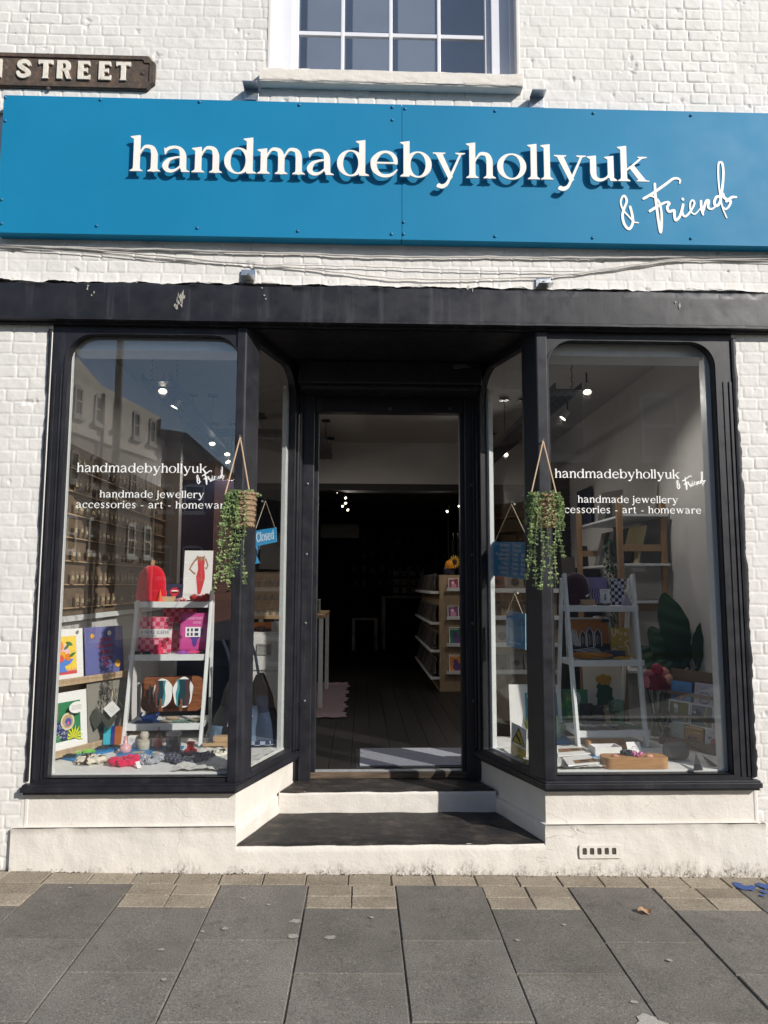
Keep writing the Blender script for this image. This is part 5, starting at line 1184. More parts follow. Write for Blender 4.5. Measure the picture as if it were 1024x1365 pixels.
# beanies
def beanie(px0, px1, pyb, pyt, Y, col, lab, tagc, lean=0.):
    fr, w, h = face(px0, px1, pyb, pyt, Y); o = fr(w/2, 0, 0); t = thing('beanie', o, lab, 'beanie'); m = mk_cloth('knit_'+lab[:8].replace(' ', '_'), col, .95, 330, .003, .5); mb = MB(m)
    prof = [(.485, .0), (.50, .02), (.50, .30), (.49, .315)]; D = .42
    def sec(r, z): return [fr(w/2+w*r*math.cos(2*math.pi*q/28)*(1+.02*math.sin(5*q)), h*z, -w*.25+w*r*D*math.sin(2*math.pi*q/28)) for q in range(28)]
    def loft(P):
        vs = sum([sec(*p) for p in P], []); mb.add(vs, [(k*28+q, k*28+(q+1) % 28, (k+1)*28+(q+1) % 28, (k+1)*28+q) for k in range(len(P)-1) for q in range(28)])
    loft([(.47, .28), (.478, .45), (.462, .6), (.42, .74), (.35, .86), (.25, .94), (.13, .985), (.0, 1.)]); mb.build('crown', t, smooth=70)
    mb = MB(m); loft([(.46, 0), (.49, .004), (.505, .03), (.508, .28), (.498, .315), (.47, .32)]); mb.build('cuff', t, smooth=70)
    if tagc:
        mb = MB(CARDBROWN); f = fr.sub(w*.5, h*1.0, -w*.22, -.2); mb.prism([(-.011, 0), (.016, 0), (.016, .036), (-.011, .036)], -.001, .001, f); mb.build('paper_tag', t)
    else:
        mb = MB(VINYL); f = fr.sub(w*.80, h*.28, w*.0, .6); mb.prism([(-.012, -.006), (.012, -.006), (.012, .006), (-.012, .006)], .0, .002, f); mb.build('sewn_tag', t)
    return t
beanie(178, 219, 803, 753, .94, '#d3112c', 'bright red knitted beanie with a brown paper tag on the left ladder shelf', True)
def lump_ring(o, R, r, mat, lab, cat='scrunchie', squash=.75, seed=1, tilt=0., name='scrunchie', grp='fabric scrunchies in the windows', oval=1.):
    """a gathered fabric ring: puckers all round"""
    mb = MB(mat); q = random.Random(seed); ph = [q.uniform(0, 6.28) for _ in range(6)]
    def f(u, v):
        a, b = 2*math.pi*u, 2*math.pi*v; rr = r*(1+.20*math.sin(9*a+ph[0]+1.2*math.sin(b))+.14*math.sin(17*a+ph[1]+2*b)+.10*math.sin(5*b+ph[2]+7*a)); RR = R*(1+.08*math.sin(3*a+ph[3]))
        x, y, z = (RR+rr*math.cos(b))*math.cos(a)*oval, (RR+rr*math.cos(b))*math.sin(a), rr*math.sin(b)*squash+r*squash+.006*math.sin(2*a+ph[4])
        c, s_ = math.cos(tilt), math.sin(tilt); y, z = y*c-z*s_, y*s_+z*c; return (o[0]+x, o[1]+y, o[2]+max(z, -.002)+.001)
    mb.grid(f, 72, 18); return tag(mb.build(name, smooth=80), lab, cat, grp)
S1, S2, S3 = [q[0] for q in LS]; UW1, UW2, UW3 = [q[1] for q in LS]
def on(fr, W, px0, px1, px):       # shelf coordinate of a pixel column
    return (px-px0)/(px1-px0)*W
# --- top shelf
p = S1(on(0, UW1, 179, 281, 195), .0, -.03); mb = MB(CM('#b3202c')); mb.lathe([(.0, .0), (.036, .0), (.042, .008), (.038, .008), (.033, .004), (0, .004)], p, 18, sy=.7); tag(mb.build('trinket_dish', smooth=50), 'small red trinket dish in front of the red beanie', 'dish')
def navy_lips(mb, w, h):
    k = [(.16, .52), (.30, .72), (.42, .80), (.5, .74), (.58, .80), (.72, .72), (.86, .52), (.74, .34), (.6, .24), (.46, .24), (.28, .36)]
    mb.poly([(a*w, b*h) for a, b in k], CM('#c8202f')); mb.poly([(a*w, b*h) for a, b in ((.26, .55), (.36, .62), (.66, .62), (.76, .55), (.62, .53), (.4, .53))], VINYL); mb.poly([(a*w, b*h) for a, b in ((.30, .5), (.7, .5), (.6, .38), (.4, .38))], BLACKINK); mb.poly([(a*w, b*h) for a, b in ((.36, .42), (.62, .42), (.60, .14), (.48, .06), (.36, .18))], CM('#d83a45'))
fr, w, h = face(221, 243, 800, 778, 1.0, .2); card(fr, w, h, CM('#2b3350'), 'navy card with a red lips emblem on the top shelf of the left ladder', navy_lips, cat='card')
wb = thing('wooden_tray', S1(.19, .0, -.06), 'small pale wooden tray holding red trinkets on the top shelf of the left ladder', 'tray'); mb = MB(OAK); f = FLOOR.sub(S1(.17, 0, -.05).x, S1(.17, 0, -.05).y, S1.o.z, .25); 
mb.box(0, .10, 0, .06, .0, .008, fr=f); 
for b in ((0, .10, 0, .006), (0, .10, .054, .06), (0, .006, .006, .054), (.094, .10, .006, .054)): mb.box(*b, .008, .035, fr=f)
mb.build('tray_body', wb, bevel=.001); mb = MB(CM('#c43a2a')); mb.lathe([(0, 0), (.012, .003), (.014, .012), (0, .02)], f(.035, .03, .01), 10); mb.lathe([(0, 0), (.012, .003), (.013, .012), (0, .02)], f(.068, .03, .01), 10); mb.build('trinkets', wb, smooth=60)
mb = MB(CM('#e2562f')); p = S1(.165, .0, -.045); mb.lathe([(.022, 0), (.012, .04), (.002, .085), (0, .087)], p, 12); tag(mb.build('paper_cone', smooth=50), 'little orange paper cone beside the red beanie', 'ornament')
REDW = mk_check('red_white_gingham', (.62, .03, .05), (.75, .68, .62), .016); lump_ring(S1(.315, 0, -.05), .026, .014, REDW, 'red and white checked scrunchie on the top shelf of the left ladder', seed=3)
DRED = mk_cloth('crimson_velvet', '#a80f1e', .8, 200, .001, .8); lump_ring(S1(.44, 0, -.06), .046, .024, DRED, 'deep crimson velvet scrunchie under the dress print', seed=4, squash=.9)
def dress(mb, w, h):
    sk = CM('#a9795c'); rd = CM('#cf3e44')
    mb.line([(.46*w, .86*h), (.30*w, .74*h), (.20*w, .62*h), (.40*w, .52*h)], .06*w, sk); mb.line([(.74*w, .84*h), (.83*w, .70*h), (.78*w, .62*h), (.72*w, .66*h)], .05*w, sk)
    mb.poly([(a*w, b*h) for a, b in ((.42, .90), (.50, .88), (.66, .88), (.72, .90), (.70, .78), (.48, .78))], sk)
    mb.poly([(a*w, b*h) for a, b in ((.46, .80), (.56, .79), (.62, .80), (.72, .80), (.70, .66), (.74, .55), (.75, .44), (.70, .30), (.62, .12), (.52, .12), (.48, .30), (.44, .46), (.50, .62))], rd)
fr, w, h = face(243, 281, 800, 733, 1.05, .12, .05); card(fr, w, h, None, 'white print of a figure in a red dress on the left ladder', dress, cat='print', name='art_print')
# --- middle shelf: pink checked sleeves
PINKCK = mk_check('pink_check', (.62, .055, .13), (.80, .30, .38), .031, (0, 0, .05))
def soft_board(px0, px1, pyb, pyt, Y, mat, lab, cat, lean, band=None, yaw=0., name='padded_sleeve'):
    fr, w, h = face(px0, px1, pyb, pyt, Y, lean, yaw); t = thing(name, fr(w/2, 0), lab, cat); mb = MB(mat)
    mb.prism(rrect(0, 0, w, h, .012, 3), -.014, 0, fr); mb.build('sleeve_body', t, bevel=.005)
    if band:
        y0, y1, txt, sub, mt, ink = band[:6]; mb = MB(mt); mb.fr = fr; mb.prism([(-.001, y0*h), (w*band[6] if len(band) > 6 else w+.001, y0*h), (w*band[6] if len(band) > 6 else w+.001, y1*h), (-.001, y1*h)], -.001, .0015, fr); mb.w = .0015
        mb.text(txt, (y1-y0)*h*.55, w*.06, (y0+.42*(y1-y0))*h, ink, wide=.92); mb.text(sub, (y1-y0)*h*.22, w*.06, (y0+.14*(y1-y0))*h, ink); mb.build('paper_band', t)
    return t
soft_board(214, 258, 868, 811, .98, PINKCK, 'tall pink checked padded sleeve standing behind with a grey paper band', 'sleeve', .14, (.48, .66, 'BOOK SLEEVE', 'book lover', GREYPAPER, BLACKINK, .68))
soft_board(183, 228, 870, 822, .88, PINKCK, 'front pink checked padded sleeve with a white band reading kindle sleeve', 'sleeve', .12, (.42, .66, 'KINDLE SLEEVE', 'padded checkerboard', PAPER, M('#4a3a6a', .6)), -.1)
def hand_print(mb, w, h):
    mb.text('IMPORTANT', .10*h, .5*w, .82*h, CM('#e9c7d8'), .5, .8); mb.text('DATES', .09*h, .62*w, .71*h, CM('#e9c7d8'), .5, .8)
    mb.poly([(a*w, b*h) for a, b in ((.50, .10), (.60, .10), (.66, .28), (.86, .42), (.88, .56), (.70, .60), (.52, .58), (.34, .58), (.30, .42), (.44, .28))], CM('#4a2f8a'))
    for a in (.36, .50, .64): 
        for b in (.40, .52): mb.rect(a*w-.03, b*h-.012, a*w+.022, b*h+.026, PAPER); mb.rect(a*w-.018, b*h-.004, a*w+.008, b*h+.016, CM('#2c2b55'))
fr, w, h = face(239, 274, 867, 817, .90, .12, .12); card(fr, w, h, CM('#c2448f'), 'magenta notebook with a purple hand holding cards on the middle left shelf', hand_print, cat='notebook', border=CM('#b33a80'), name='notebook', t=.012)
ch = thing('candle_holder', S2(.19, 0, -.05), 'pink glass candle holder with a pink candle on the middle left shelf', 'candle holder'); mb = MB(CM('#d02f56')); p = S2(.19, 0, -.05); mb.lathe([(.032, 0), (.032, .028), (.02, .030), (.02, .045), (.024, .06), (.018, .066), (0, .066)], p, 16); mb.build('holder', ch, smooth=40); mb = MB(CM('#b0203f')); mb.tube([p+Vector((.03, -.01, .06)), p+Vector((.05, -.01, .075)), p+Vector((.04, -.01, .095)), p+Vector((.06, -.01, .11)), p+Vector((.075, -.01, .10))], .007, 8); mb.build('twisted_candle', ch, smooth=60)
def glasses(o, lab, mat, s=1., ang=0.):
    t = thing('sunglasses', o, lab, 'sunglasses'); f = FLOOR.sub(o[0], o[1], o[2], ang)
    for k, x in enumerate((-.034, .034)):
        mb = MB(mat); mb.lathe([(0, 0), (.028, .0), (.030, .006), (.022, .014), (0, .017)], n=18, fr=Frame(f(x*s, 0, .002), f.u, f.n), sy=.5); mb.build('lens', t, smooth=50)
    mb = MB(mat); mb.tube([f(-.06, .0, .02), f(-.065, .06, .015), f(-.06, .11, .006)], .003, 6); mb.tube([f(.06, .0, .02), f(.065, .06, .015), f(.06, .11, .006)], .003, 6); mb.tube([f(-.01, 0, .016), f(.01, 0, .016)], .003, 6); mb.build('frame', t, smooth=50)
glasses(S2(.075, .003, -.05), 'black sunglasses lying on the middle shelf of the left ladder', BLACKINK, 1, .2); 
def clip(o, col, lab, ang=0., L=.09, cat='hair clip', grp='hair clips on the shelves', name='hair_clip'):
    f = FLOOR.sub(o[0], o[1], o[2], ang); mb = MB(col if not isinstance(col, str) else CM(col)); n = 9
    def g(u, v): 
        a = math.pi*v; w = .016*math.sin(math.pi*(.12+.8*u)); return f(L*(u-.5), w*math.cos(a)*1.1, .003+w*math.sin(a)*1.1)
    mb.grid(g, 10, 8)
    for k in range(n): x = L*((k+.7)/(n+.4)-.5); mb.box(x-.0025, x+.0025, -.019, -.012, .0, .014, fr=f); mb.box(x-.0025, x+.0025, .012, .019, .0, .014, fr=f)
    return tag(mb.build(name, smooth=60), lab, cat, grp)
clip(S2(.42, .003, -.05), '#d8477f', 'bright pink claw clip in front of the magenta notebook', .15, .12); clip(S2(.36, .003, -.03), '#a352b8', 'violet claw clip lying at the front of the middle left shelf', .4, .08); clip(S2(.50, .003, -.035), '#2a1630', 'dark plum claw clip at the right end of the middle left shelf', -.1, .06)
# --- bottom shelf: board, agate coasters, cat, pearl dishes
fr, w, h = face(187, 268, 949, 902, .93, .15, .08); ab_ = thing('serving_board', fr(w/2, 0), 'dark acacia serving board with a slot handle leaning on the bottom left shelf', 'serving board'); mb = MB(ACACIA)
mb.prism([rrect(0, 0, w, h, .05, 6), rrect(.045, .05, .062, h-.06, .008, 3)], -.018, 0, fr); mb.build('board', ab_, bevel=.004)
def agate(px0, px1, pyb, pyt, Y, lab, seed):
    fr, w, h = face(px0, px1, pyb, pyt, Y, .16, .05); t = thing('agate_slice', fr(w/2, 0), lab, 'coaster', 'resin agate slices on the bottom left shelf'); q = random.Random(seed); ph = [q.uniform(0, 6.28) for _ in range(5)]
    def rim(k): return [(w/2+w/2*k*math.cos(a)*(1+.05*math.sin(3*a+ph[0])+.04*math.sin(7*a+ph[1])), h/2+h/2*(1-(1-k)*w/h)*math.sin(a)*(1+.03*math.sin(5*a+ph[2]))) for a in [6.283*j/40 for j in range(40)]]
    mb = MB(PAPER); mb.prism(rim(1.), -.008, 0, fr); mb.build('rim', t, bevel=.002); mb = MB(CM('#0d4450')); mb.fr = fr; mb.w = 0
    def band(x0, x1, m, s_): mb.poly([(w*(x0+.03*math.sin(9*b+s_)), h*(.07+.86*b)) for b in [j/14 for j in range(15)]]+[(w*(x1+.03*math.sin(8*b+s_+2)), h*(.07+.86*b)) for b in [j/14 for j in range(14, -1, -1)]], m)
    if seed == 1: band(.10, .30, CM('#6a3f33'), 1); band(.28, .56, CM('#0c3540'), 2); band(.54, .64, CM('#3f8791'), 3)
    else: band(.18, .32, CM('#3f97a0'), 1); band(.30, .64, CM('#0a3742'), 2); band(.62, .84, CM('#4a2f33'), 3)
    mb.build('resin_bands', t)
    mb = MB(ACACIA); f = fr.sub(w*.45, 0, .01); mb.prism([(-.01, -.02), (.012, -.02), (.008, .06), (-.004, .06)], 0, .012, f); mb.build('easel', t, bevel=.002); return t
agate(202, 228, 944, 905, .84, 'left agate slice with white rim, brown edge and dark teal core', 1); agate(229, 256, 944, 903, .84, 'right agate slice with white rim and broad dark teal core', 2)
cat_ = thing('cat_figurine', S3(.16, 0, -.08), 'small blue lying cat figurine on the bottom left shelf', 'figurine'); cp = S3(.15, 0, -.09); mb = MB(CM('#3f6bc4'))
def skin(name, J, Ed, par, mat, lvl=2, local=True):
    me = bpy.data.meshes.new(name); me.from_pydata([j[:3] for j in J], Ed, []); o = bpy.data.objects.new(name, me); COL.objects.link(o); me.materials.append(mat); sk = o.modifiers.new('skin', 'SKIN')
    for v, j in zip(me.skin_vertices[0].data, J): v.radius = (j[3], j[3])
    me.skin_vertices[0].data[0].use_root = True; sk.use_smooth_shade = True; s_ = o.modifiers.new('sub', 'SUBSURF'); s_.levels = s_.render_levels = lvl
    if par: o.parent = par; o.matrix_parent_inverse = Matrix.Translation(-par.location)
    return o
X, Y_, Z = cp
skin('cat_body', [(X-.035, Y_, Z+.022, .022), (X+.0, Y_-.004, Z+.024, .023), (X+.035, Y_-.012, Z+.036, .017), (X+.052, Y_-.02, Z+.046, .019), (X-.06, Y_+.01, Z+.02, .010), (X-.075, Y_+.0, Z+.04, .007), (X-.06, Y_-.0, Z+.062, .006), (X+.046, Y_-.02, Z+.066, .006), (X+.062, Y_-.024, Z+.064, .006), (X+.045, Y_-.035, Z+.010, .009), (X+.065, Y_-.045, Z+.006, .008)],
     [(0, 1), (1, 2), (2, 3), (0, 4), (4, 5), (5, 6), (3, 7), (3, 8), (1, 9), (9, 10)], cat_, CM('#3d66bd'))
mb = MB(PAPER); 
for dx in (-.006, .008): mb.lathe([(0, 0), (.004, .001), (0, .003)], n=8, fr=FACADE.sub(X+.052+dx, Z+.05, -(Y_-.039)))
mb.build('eye', cat_)
PEARL = M((.62, .58, .50), .25, .25, 40, .0008); 
def dish(o, r, lab, mat, rim=None, name='pearl_dish', cat='dish', grp=None):
    t = thing(name, o, lab, cat, grp); mb = MB(rim or mat); mb.lathe([(r*.3, 0), (r*.7, .004), (r, .018), (r*.97, .021), (r*.9, .018)], o, 22, sy=.6); mb.build('shell', t, smooth=60); mb = MB(mat); mb.lathe([(r*.93, .0185), (r*.6, .009), (0, .006)], o, 22, sy=.6); mb.build('lining', t, smooth=60); return t
dish(S3(.285, 0, -.12), .05, 'brown rimmed pearl shell dish between the agate slices', PEARL, CARDBROWN); dish(S3(.46, 0, -.06), .062, 'larger greenish pearl shell dish at the right of the bottom left shelf', M((.52, .52, .42), .25, .3, 40, .001), M((.25, .24, .16), .4))
for k, (u, c, lab) in enumerate(((.10, '#33508c', 'dark blue patterned card lying at the left of the bottom ladder shelf'), (.22, '#a8a59a', 'pale grey card lying under the blue cat'), (.34, '#6c8f86', 'sage green patterned card lying on the bottom left shelf'))):
    f = Frame(S3(u-.05, .002+.0015*k, -.03), S3.u, -S3.n); mb = MB(CM(c)); mb.fr = f; mb.prism([(0, 0), (.13, 0), (.13, .09), (0, .09)], 0, .0015, f); mb.w = .0015
    for j in range(6): mb.disc(.02+.018*j, .03+.02*(j % 2), .006, PAPER if j % 2 else CM('#d9b37a'))
    tag(mb.build('lying_card'), lab, 'card')
# --- leaning print rack on the left
rk = thing('print_rack', (-2.05, .6, .556), 'two tier plywood rack along the left wall holding four art prints', 'print rack'); RO = Vector((-2.155, .24, 0)); RU = Vector((.45, .893, 0)).normalized(); RN = Vector((RU.y, -RU.x, 0))
def rfr(u, z, out=0., lean=.10):
    return Frame(RO+RU*u+RN*out+Vector((0, 0, z)), RU, Vector((0, 0, 1))-RN*lean)
for z, L, o in ((1.012, .76, .0), (.595, .82, .045)):
    f = Frame(RO+RN*(o-.045)+Vector((0, 0, z)), RU, (0, 0, 1)); mb = MB(PLY); mb.box(-.1, L, -.022, 0, 0, .075, fr=f); mb.box(-.1, L, 0, .022, .066, .075, fr=f); mb.build('ledge', rk, bevel=.003)
f = Frame(RO-RN*.07, RU, (0, 0, 1)); mb = MB(PLY); mb.box(-.1, .74, .57, 1.30, -.02, -.005, fr=f); mb.build('back_board', rk, bevel=.002)
mb = MB(PLY)
for u in (-.08, .55): mb.box(u, u+.03, .556, 1.012, -.004, .02, fr=f)
mb.build('upright', rk, bevel=.002)
def fruit(mb, w, h):
    a0, b0, a1, b1 = .16*w, .13*h, .84*w, .86*h; mb.rect(a0, b0, a1, b1, CM('#f2d04a')); mb.poly([(a0, b0+.1*h)]+[(w*.42+w*.27*math.cos(rad(t)), h*.48+h*.27*math.sin(rad(t))) for t in range(0, 181, 15)]+[(a0, .3*h)], CM('#ecc3cf'))
    mb.rect(a0, b0, a1, b0+.07*h, CM('#d8545a')); 
    for k in range(9): mb.rect(a0+k*.075*w, b0+.05*h, a0+k*.075*w+.02*w, b0+.11*h, CM('#e9a0a0'))
    bl = CM('#5a86d6'); mb.poly([(.20*w, .42*h), (.76*w, .42*h), (.68*w, .33*h), (.52*w, .28*h), (.42*w, .28*h), (.28*w, .33*h)], bl); mb.poly([(.40*w, .29*h), (.54*w, .29*h), (.60*w, .18*h), (.36*w, .18*h)], bl)
    for x, y, r, c in ((.36, .46, .08, '#e8852b'), (.50, .50, .08, '#f0a92e'), (.62, .46, .07, '#e8852b'), (.45, .44, .07, '#e05a3a'), (.42, .68, .10, '#ef8b2d')): mb.disc(x*w, y*h, r*w, CM(c), r*w)
    for x, y, r in ((.60, .66, .6), (.66, .72, -.4), (.26, .50, 2.2), (.72, .50, .4)): 
        f = [(x*w+.09*w*(t-.5)*2*math.cos(r)-.03*w*math.sin(math.pi*t)*s*math.sin(r), y*h+.09*w*(t-.5)*2*math.sin(r)+.03*w*math.sin(math.pi*t)*s*math.cos(r)) for s in (1, -1) for t in ([k/6 for k in range(7)] if s > 0 else [k/6 for k in range(5, 0, -1)])]; mb.poly(f, CM('#3f7a3a'))
    mb.disc(.86*w, .93*h, .035*w, CM('#8a8a80'))
def goodday(mb, w, h):
    ink = CM('#d6486a'); q = random.Random(3)
    for k, s in enumerate(('TODAY', 'IS GOING', 'TO BE A', 'GOOD', 'DAY')):
        sz = .105*h; mb.text(s, sz, .53*w+.004, (.70-.125*k)*h-.003, CM('#2d2440'), .5, .92); mb.text(s, sz, .53*w, (.70-.125*k)*h, ink, .5, .92)
    mb.disc(.83*w, .22*h, .075*w, CM('#e3a53a')); mb.disc(.18*w, .82*h, .05*w, CM('#e3a53a'))
    for k in range(40): mb.disc(q.choice((q.uniform(.05, .3), q.uniform(.7, .95)))*w, q.uniform(.55, .95)*h, .008*w, CM('#c04a78'), n=6)
    for a in range(6): mb.disc(.58*w+.035*w*math.cos(a), .86*h+.03*w*math.sin(a), .022*w, PAPER, n=8)
    mb.disc(.58*w, .86*h, .018*w, CM('#e8c04a'), n=8); mb.rect(.86*w, .045*h, .93*w, .055*h, PAPER)
def jungle(mb, w, h):
    a0, b0, a1, b1 = .10*w, .17*h, .87*w, .83*h; mb.rect(a0, b0, a1, b1, CM('#2f7f53')); q = random.Random(6)
    def fern(x, y, r, n, L, c, wd=.018):
        for k in range(n):
            a = r+(k-(n-1)/2)*.42; mb.poly([(x, y), (x+L*.55*math.cos(a+.15), y+L*.55*math.sin(a+.15)), (x+L*math.cos(a), y+L*math.sin(a)), (x+L*.55*math.cos(a-.15), y+L*.55*math.sin(a-.15))], CM(c))
    fern(.12*w, .60*h, 1.2, 7, .16*w, '#4ab6c4'); fern(.12*w, .38*h, .8, 8, .22*w, '#a9cf3c'); fern(.14*w, .22*h, .9, 7, .18*w, '#c6d83a'); fern(.72*w, .20*h, 1.4, 9, .2*w, '#d6d930'); fern(.16*w, .48*h, .6, 6, .2*w, '#8fc53e')
    mb.line([(.36*w, .50*h), (.37*w, .82*h)], .012*w, CM('#8a3a4a'))
    for k in range(9): 
        for s in (-1, 1): mb.poly([(.365*w, (.54+.03*k)*h), (.365*w+s*.07*w, (.575+.03*k)*h), (.365*w, (.565+.03*k)*h)], CM('#d8525e'))
    nv = CM('#27336e'); mb.poly([(a*w, b*h) for a, b in ((.24, .20), (.33, .20), (.36, .32), (.46, .32), (.48, .20), (.57, .20), (.58, .36), (.54, .47), (.42, .52), (.30, .46), (.25, .34))], nv); mb.disc(.58*w, .50*h, .13*w, CM('#d9cba8')); mb.disc(.58*w, .50*h, .10*w, CM('#b49a78')); mb.disc(.59*w, .49*h, .06*w, CM('#4b55a0')); mb.disc(.59*w, .47*h, .025*w, CM('#d65a7a'))
    for k in range(70): mb.disc(q.uniform(.26, .56)*w, q.uniform(.24, .48)*h, .006*w, PAPER, n=5)
    mb.disc(.70*w, .72*h, .145*w, PAPER, .10*h)
    for k in range(4): mb.rect(.60*w, (.685+.022*k)*h, (.80-.02*(k % 2))*w, (.691+.022*k)*h, GREYPAPER)
def lastnight(mb, w, h):
    ink = BLACKINK
    for k, s in enumerate(('last night', 'i may', 'never')): mb.serif(s, GW, .055*h, .5*w, (.74-.13*k)*h, ink, .5, res=20)
for f, w, h, bg, lab, dr in ((rfr(.045, 1.014), .325, .325, None, 'fruit bowl print with a white border on the upper rack ledge', fruit), (rfr(.39, 1.014, -.004), .33, .325, CM('#6469a0'), 'violet blue print reading today is going to be a good day', goodday),
                        (rfr(-.015, .597, .045), .40, .355, None, 'jungle print of a spotted cat with a speech bubble on the lower ledge', jungle), (rfr(.395, .597, .040), .38, .40, CM('#8a867c'), 'grey print with black serif words beside the jungle print', lastnight)):
    card(f, w, h, bg, lab, dr, 'art prints on the left rack', 'print', name='art_print', border=bg if bg else None)
orn = thing('hanging_ornament', at(150, 960, .62), 'dark diamond shaped hanging ornaments with a square white tag', 'ornament'); mb = MB(M((.07, .072, .06), .5))
for px, py, s in ((128, 958, .075), (145, 956, .085)):
    p = at(px, py, .60); f = FACADE.sub(p.x, p.z, -p.y); mb = MB(M((.07, .072, .06), .5)); mb.prism([(0, -s), (s*.62, 0), (0, s), (-s*.62, 0)], -.01, .008, f); mb.build('diamond', orn, bevel=.004)
mb = MB(DARKMETAL); a, b, c = at(150, 922, .6), at(137, 950, .6), at(163, 942, .6); mb.tube([b, a, c], .003, 6); mb.build('wire', orn); mb = MB(TWINE); mb.tube([at(150, 920, .59), at(149, 934, .58)], .003, 6); mb.build('twine', orn)
f = FACADE.sub(at(149, 945, .57).x, at(149, 945, .57).z, -.57, .75); mb = MB(PAPER); mb.fr = f; mb.prism([(-.038, -.038), (.038, -.038), (.038, .038), (-.038, .038)], 0, .002, f); mb.w = .002
for k in range(3): mb.rect(-.02, -.02+.012*k, .02, -.018+.012*k, GREYPAPER)
mb.build('paper_tag', orn)
# --- display floor
ZD = .5575
def dpt(px, py, z=ZD): return atz(px, py, z)
def slabp(pts, th, mat, name, lab, cat, z=ZD, bev=.002):
    P = [dpt(*p, z) for p in pts]; mb = MB(mat); mb.prism([(p.x, p.y) for p in P], z, z+th, FLOOR); return tag(mb.build(name, bevel=bev), lab, cat)
BLUEB = M('#1d78b4', .4, .08, 20, .0003)
slabp([(76, 1011), (96, 1015), (158, 1000), (140, 993)], .012, BLUEB, 'display_board', 'flat blue board with hair clips at the far left of the left window', 'board')
slabp([(155, 1009), (231, 1008), (246, 997), (168, 998)], .014, BLUEB, 'display_board', 'flat blue board with small cards under the vases in the left window', 'board')
for k, (px, py, c, lab) in enumerate(((185, 1003, '#b9b29a', 'small cream earring card lying on the middle blue board'), (211, 1003, '#cfc8b4', 'second small cream card lying on the blue board beside the first'), (224, 1001, '#2a2b30', 'small dark card lying on the blue board below the glass jar'))):
    p = dpt(px, py, ZD+.014); mb = MB(CM(c)); f = FLOOR.sub(p.x, p.y, ZD+.0145, .1); mb.fr = f; mb.prism([(-.035, -.022), (.035, -.022), (.035, .022), (-.035, .022)], 0, .0015, f); mb.w = .0015; mb.disc(-.014, 0, .01, CM('#c7a24a')); mb.disc(.014, 0, .01, CM('#c7a24a')); tag(mb.build('earring_pair'), lab, 'card')
for k, (px, py, c, lab, a) in enumerate(((100, 1005, '#9fd06a', 'pale green claw clip on the far left blue board', .3), (118, 1003, '#7ec850', 'bright green claw clip on the far left blue board', .5), (137, 998, '#223036', 'dark claw clip at the back of the far left blue board', .4), (93, 1009, '#20242c', 'black claw clip at the front of the far left blue board', .2))):
    p = dpt(px, py, ZD+.012); clip((p.x, p.y, ZD+.0125), c, lab, a, .075)
gd = thing('glass_dish', dpt(73, 1008), 'clear glass dish at the far left corner of the left window', 'dish'); mb = MB(CLEAR); mb.lathe([(.03, 0), (.045, .004), (.05, .035), (.046, .035), (.042, .008), (0, .006)], dpt(76, 1008), 20); mb.build('bowl', gd, smooth=50)
COWM = NT('brown_cream_cowhide'); _c = COWM.ramp(COWM.noise(22, 2, .5), [(.46, (.06, .025, .015)), (.50, (.72, .66, .54))]); COWM = COWM.done(_c, .9)
COWB = NT('black_cream_spot'); _c = COWB.ramp(COWB.noise(26, 2, .5), [(.44, (.015, .012, .012)), (.48, (.70, .66, .55))]); COWB = COWB.done(_c, .9)
GING = mk_check('navy_gingham', (.05, .06, .12), (.62, .64, .68), .006); NAVYCK = mk_check('navy_black_check', (.012, .014, .022), (.10, .12, .19), .017, (0, 0, .6)); FUCH = mk_cloth('fuchsia_cotton', '#d4164f', .9, 200, .001)
p = dpt(122, 1017); lump_ring(p, .045, .026, COWM, 'brown and cream cow print scrunchie on the left display floor', seed=11, oval=1.25); p = dpt(165, 1019); lump_ring(p, .045, .027, FUCH, 'fuchsia pink scrunchie at the front of the left window', seed=12, oval=1.3); 
p = dpt(200, 1016); lump_ring(p, .044, .026, GING, 'navy and white gingham scrunchie with a paper label', seed=13, oval=1.2)
f = Frame(dpt(186, 1024, ZD+.004), (.8, .55, .1), (-.3, .6, .5)); mb = MB(PAPER); mb.prism([(-.012, 0), (.012, 0), (.014, .05), (-.010, .05)], 0, .001, f); tag(mb.build('scrunchie_label'), 'small white paper label beside the gingham scrunchie', 'label')
p = dpt(252, 1014); lump_ring(p, .07, .030, NAVYCK, 'wide dark navy checked scrunchie on the white cloth', seed=14, squash=.6, oval=1.45); p = dpt(287, 1009); lump_ring(p, .038, .022, COWB, 'cream and black spotted scrunchie beside the left corner post', seed=15, oval=1.2)
def vase(name, px, pyb, prof, mat, lab, cat, n=22, sm=55, extra=None):
    o = dpt(px, pyb); s_ = (CAM-o).length/F_PX; mb = MB(mat); mb.lathe([(r*s_, z*s_) for r, z in prof], o, n); return tag(mb.build(name, smooth=sm), lab, cat), o, s_
vase('bud_vase', 167, 1005, [(3, 0), (6.2, 2), (7, 6), (5.5, 10), (2.2, 12.5), (2, 20), (2.8, 20.5), (2.2, 20.5), (1.5, 13)], M('#d9a6aa', .25, .05, 20, 0), 'pale pink ceramic bud vase on the middle blue board', 'vase')
f = FACADE.sub(dpt(170, 1000).x, ZD, -dpt(170, 1000).y, 0); mb = MB(PAPER); mb.fr = f; s_ = .0051; mb.prism([(0, 0), (11*s_, 0), (11*s_, 17*s_), (0, 17*s_)], -.04, 0, f); mb.w = 0
for k in range(4): mb.rect(2*s_, (10+1.3*k)*s_, 8*s_, (10.4+1.3*k)*s_, GREYPAPER)
tag(mb.build('candle_box', bevel=.001), 'small white printed box behind the pink bud vase', 'box')
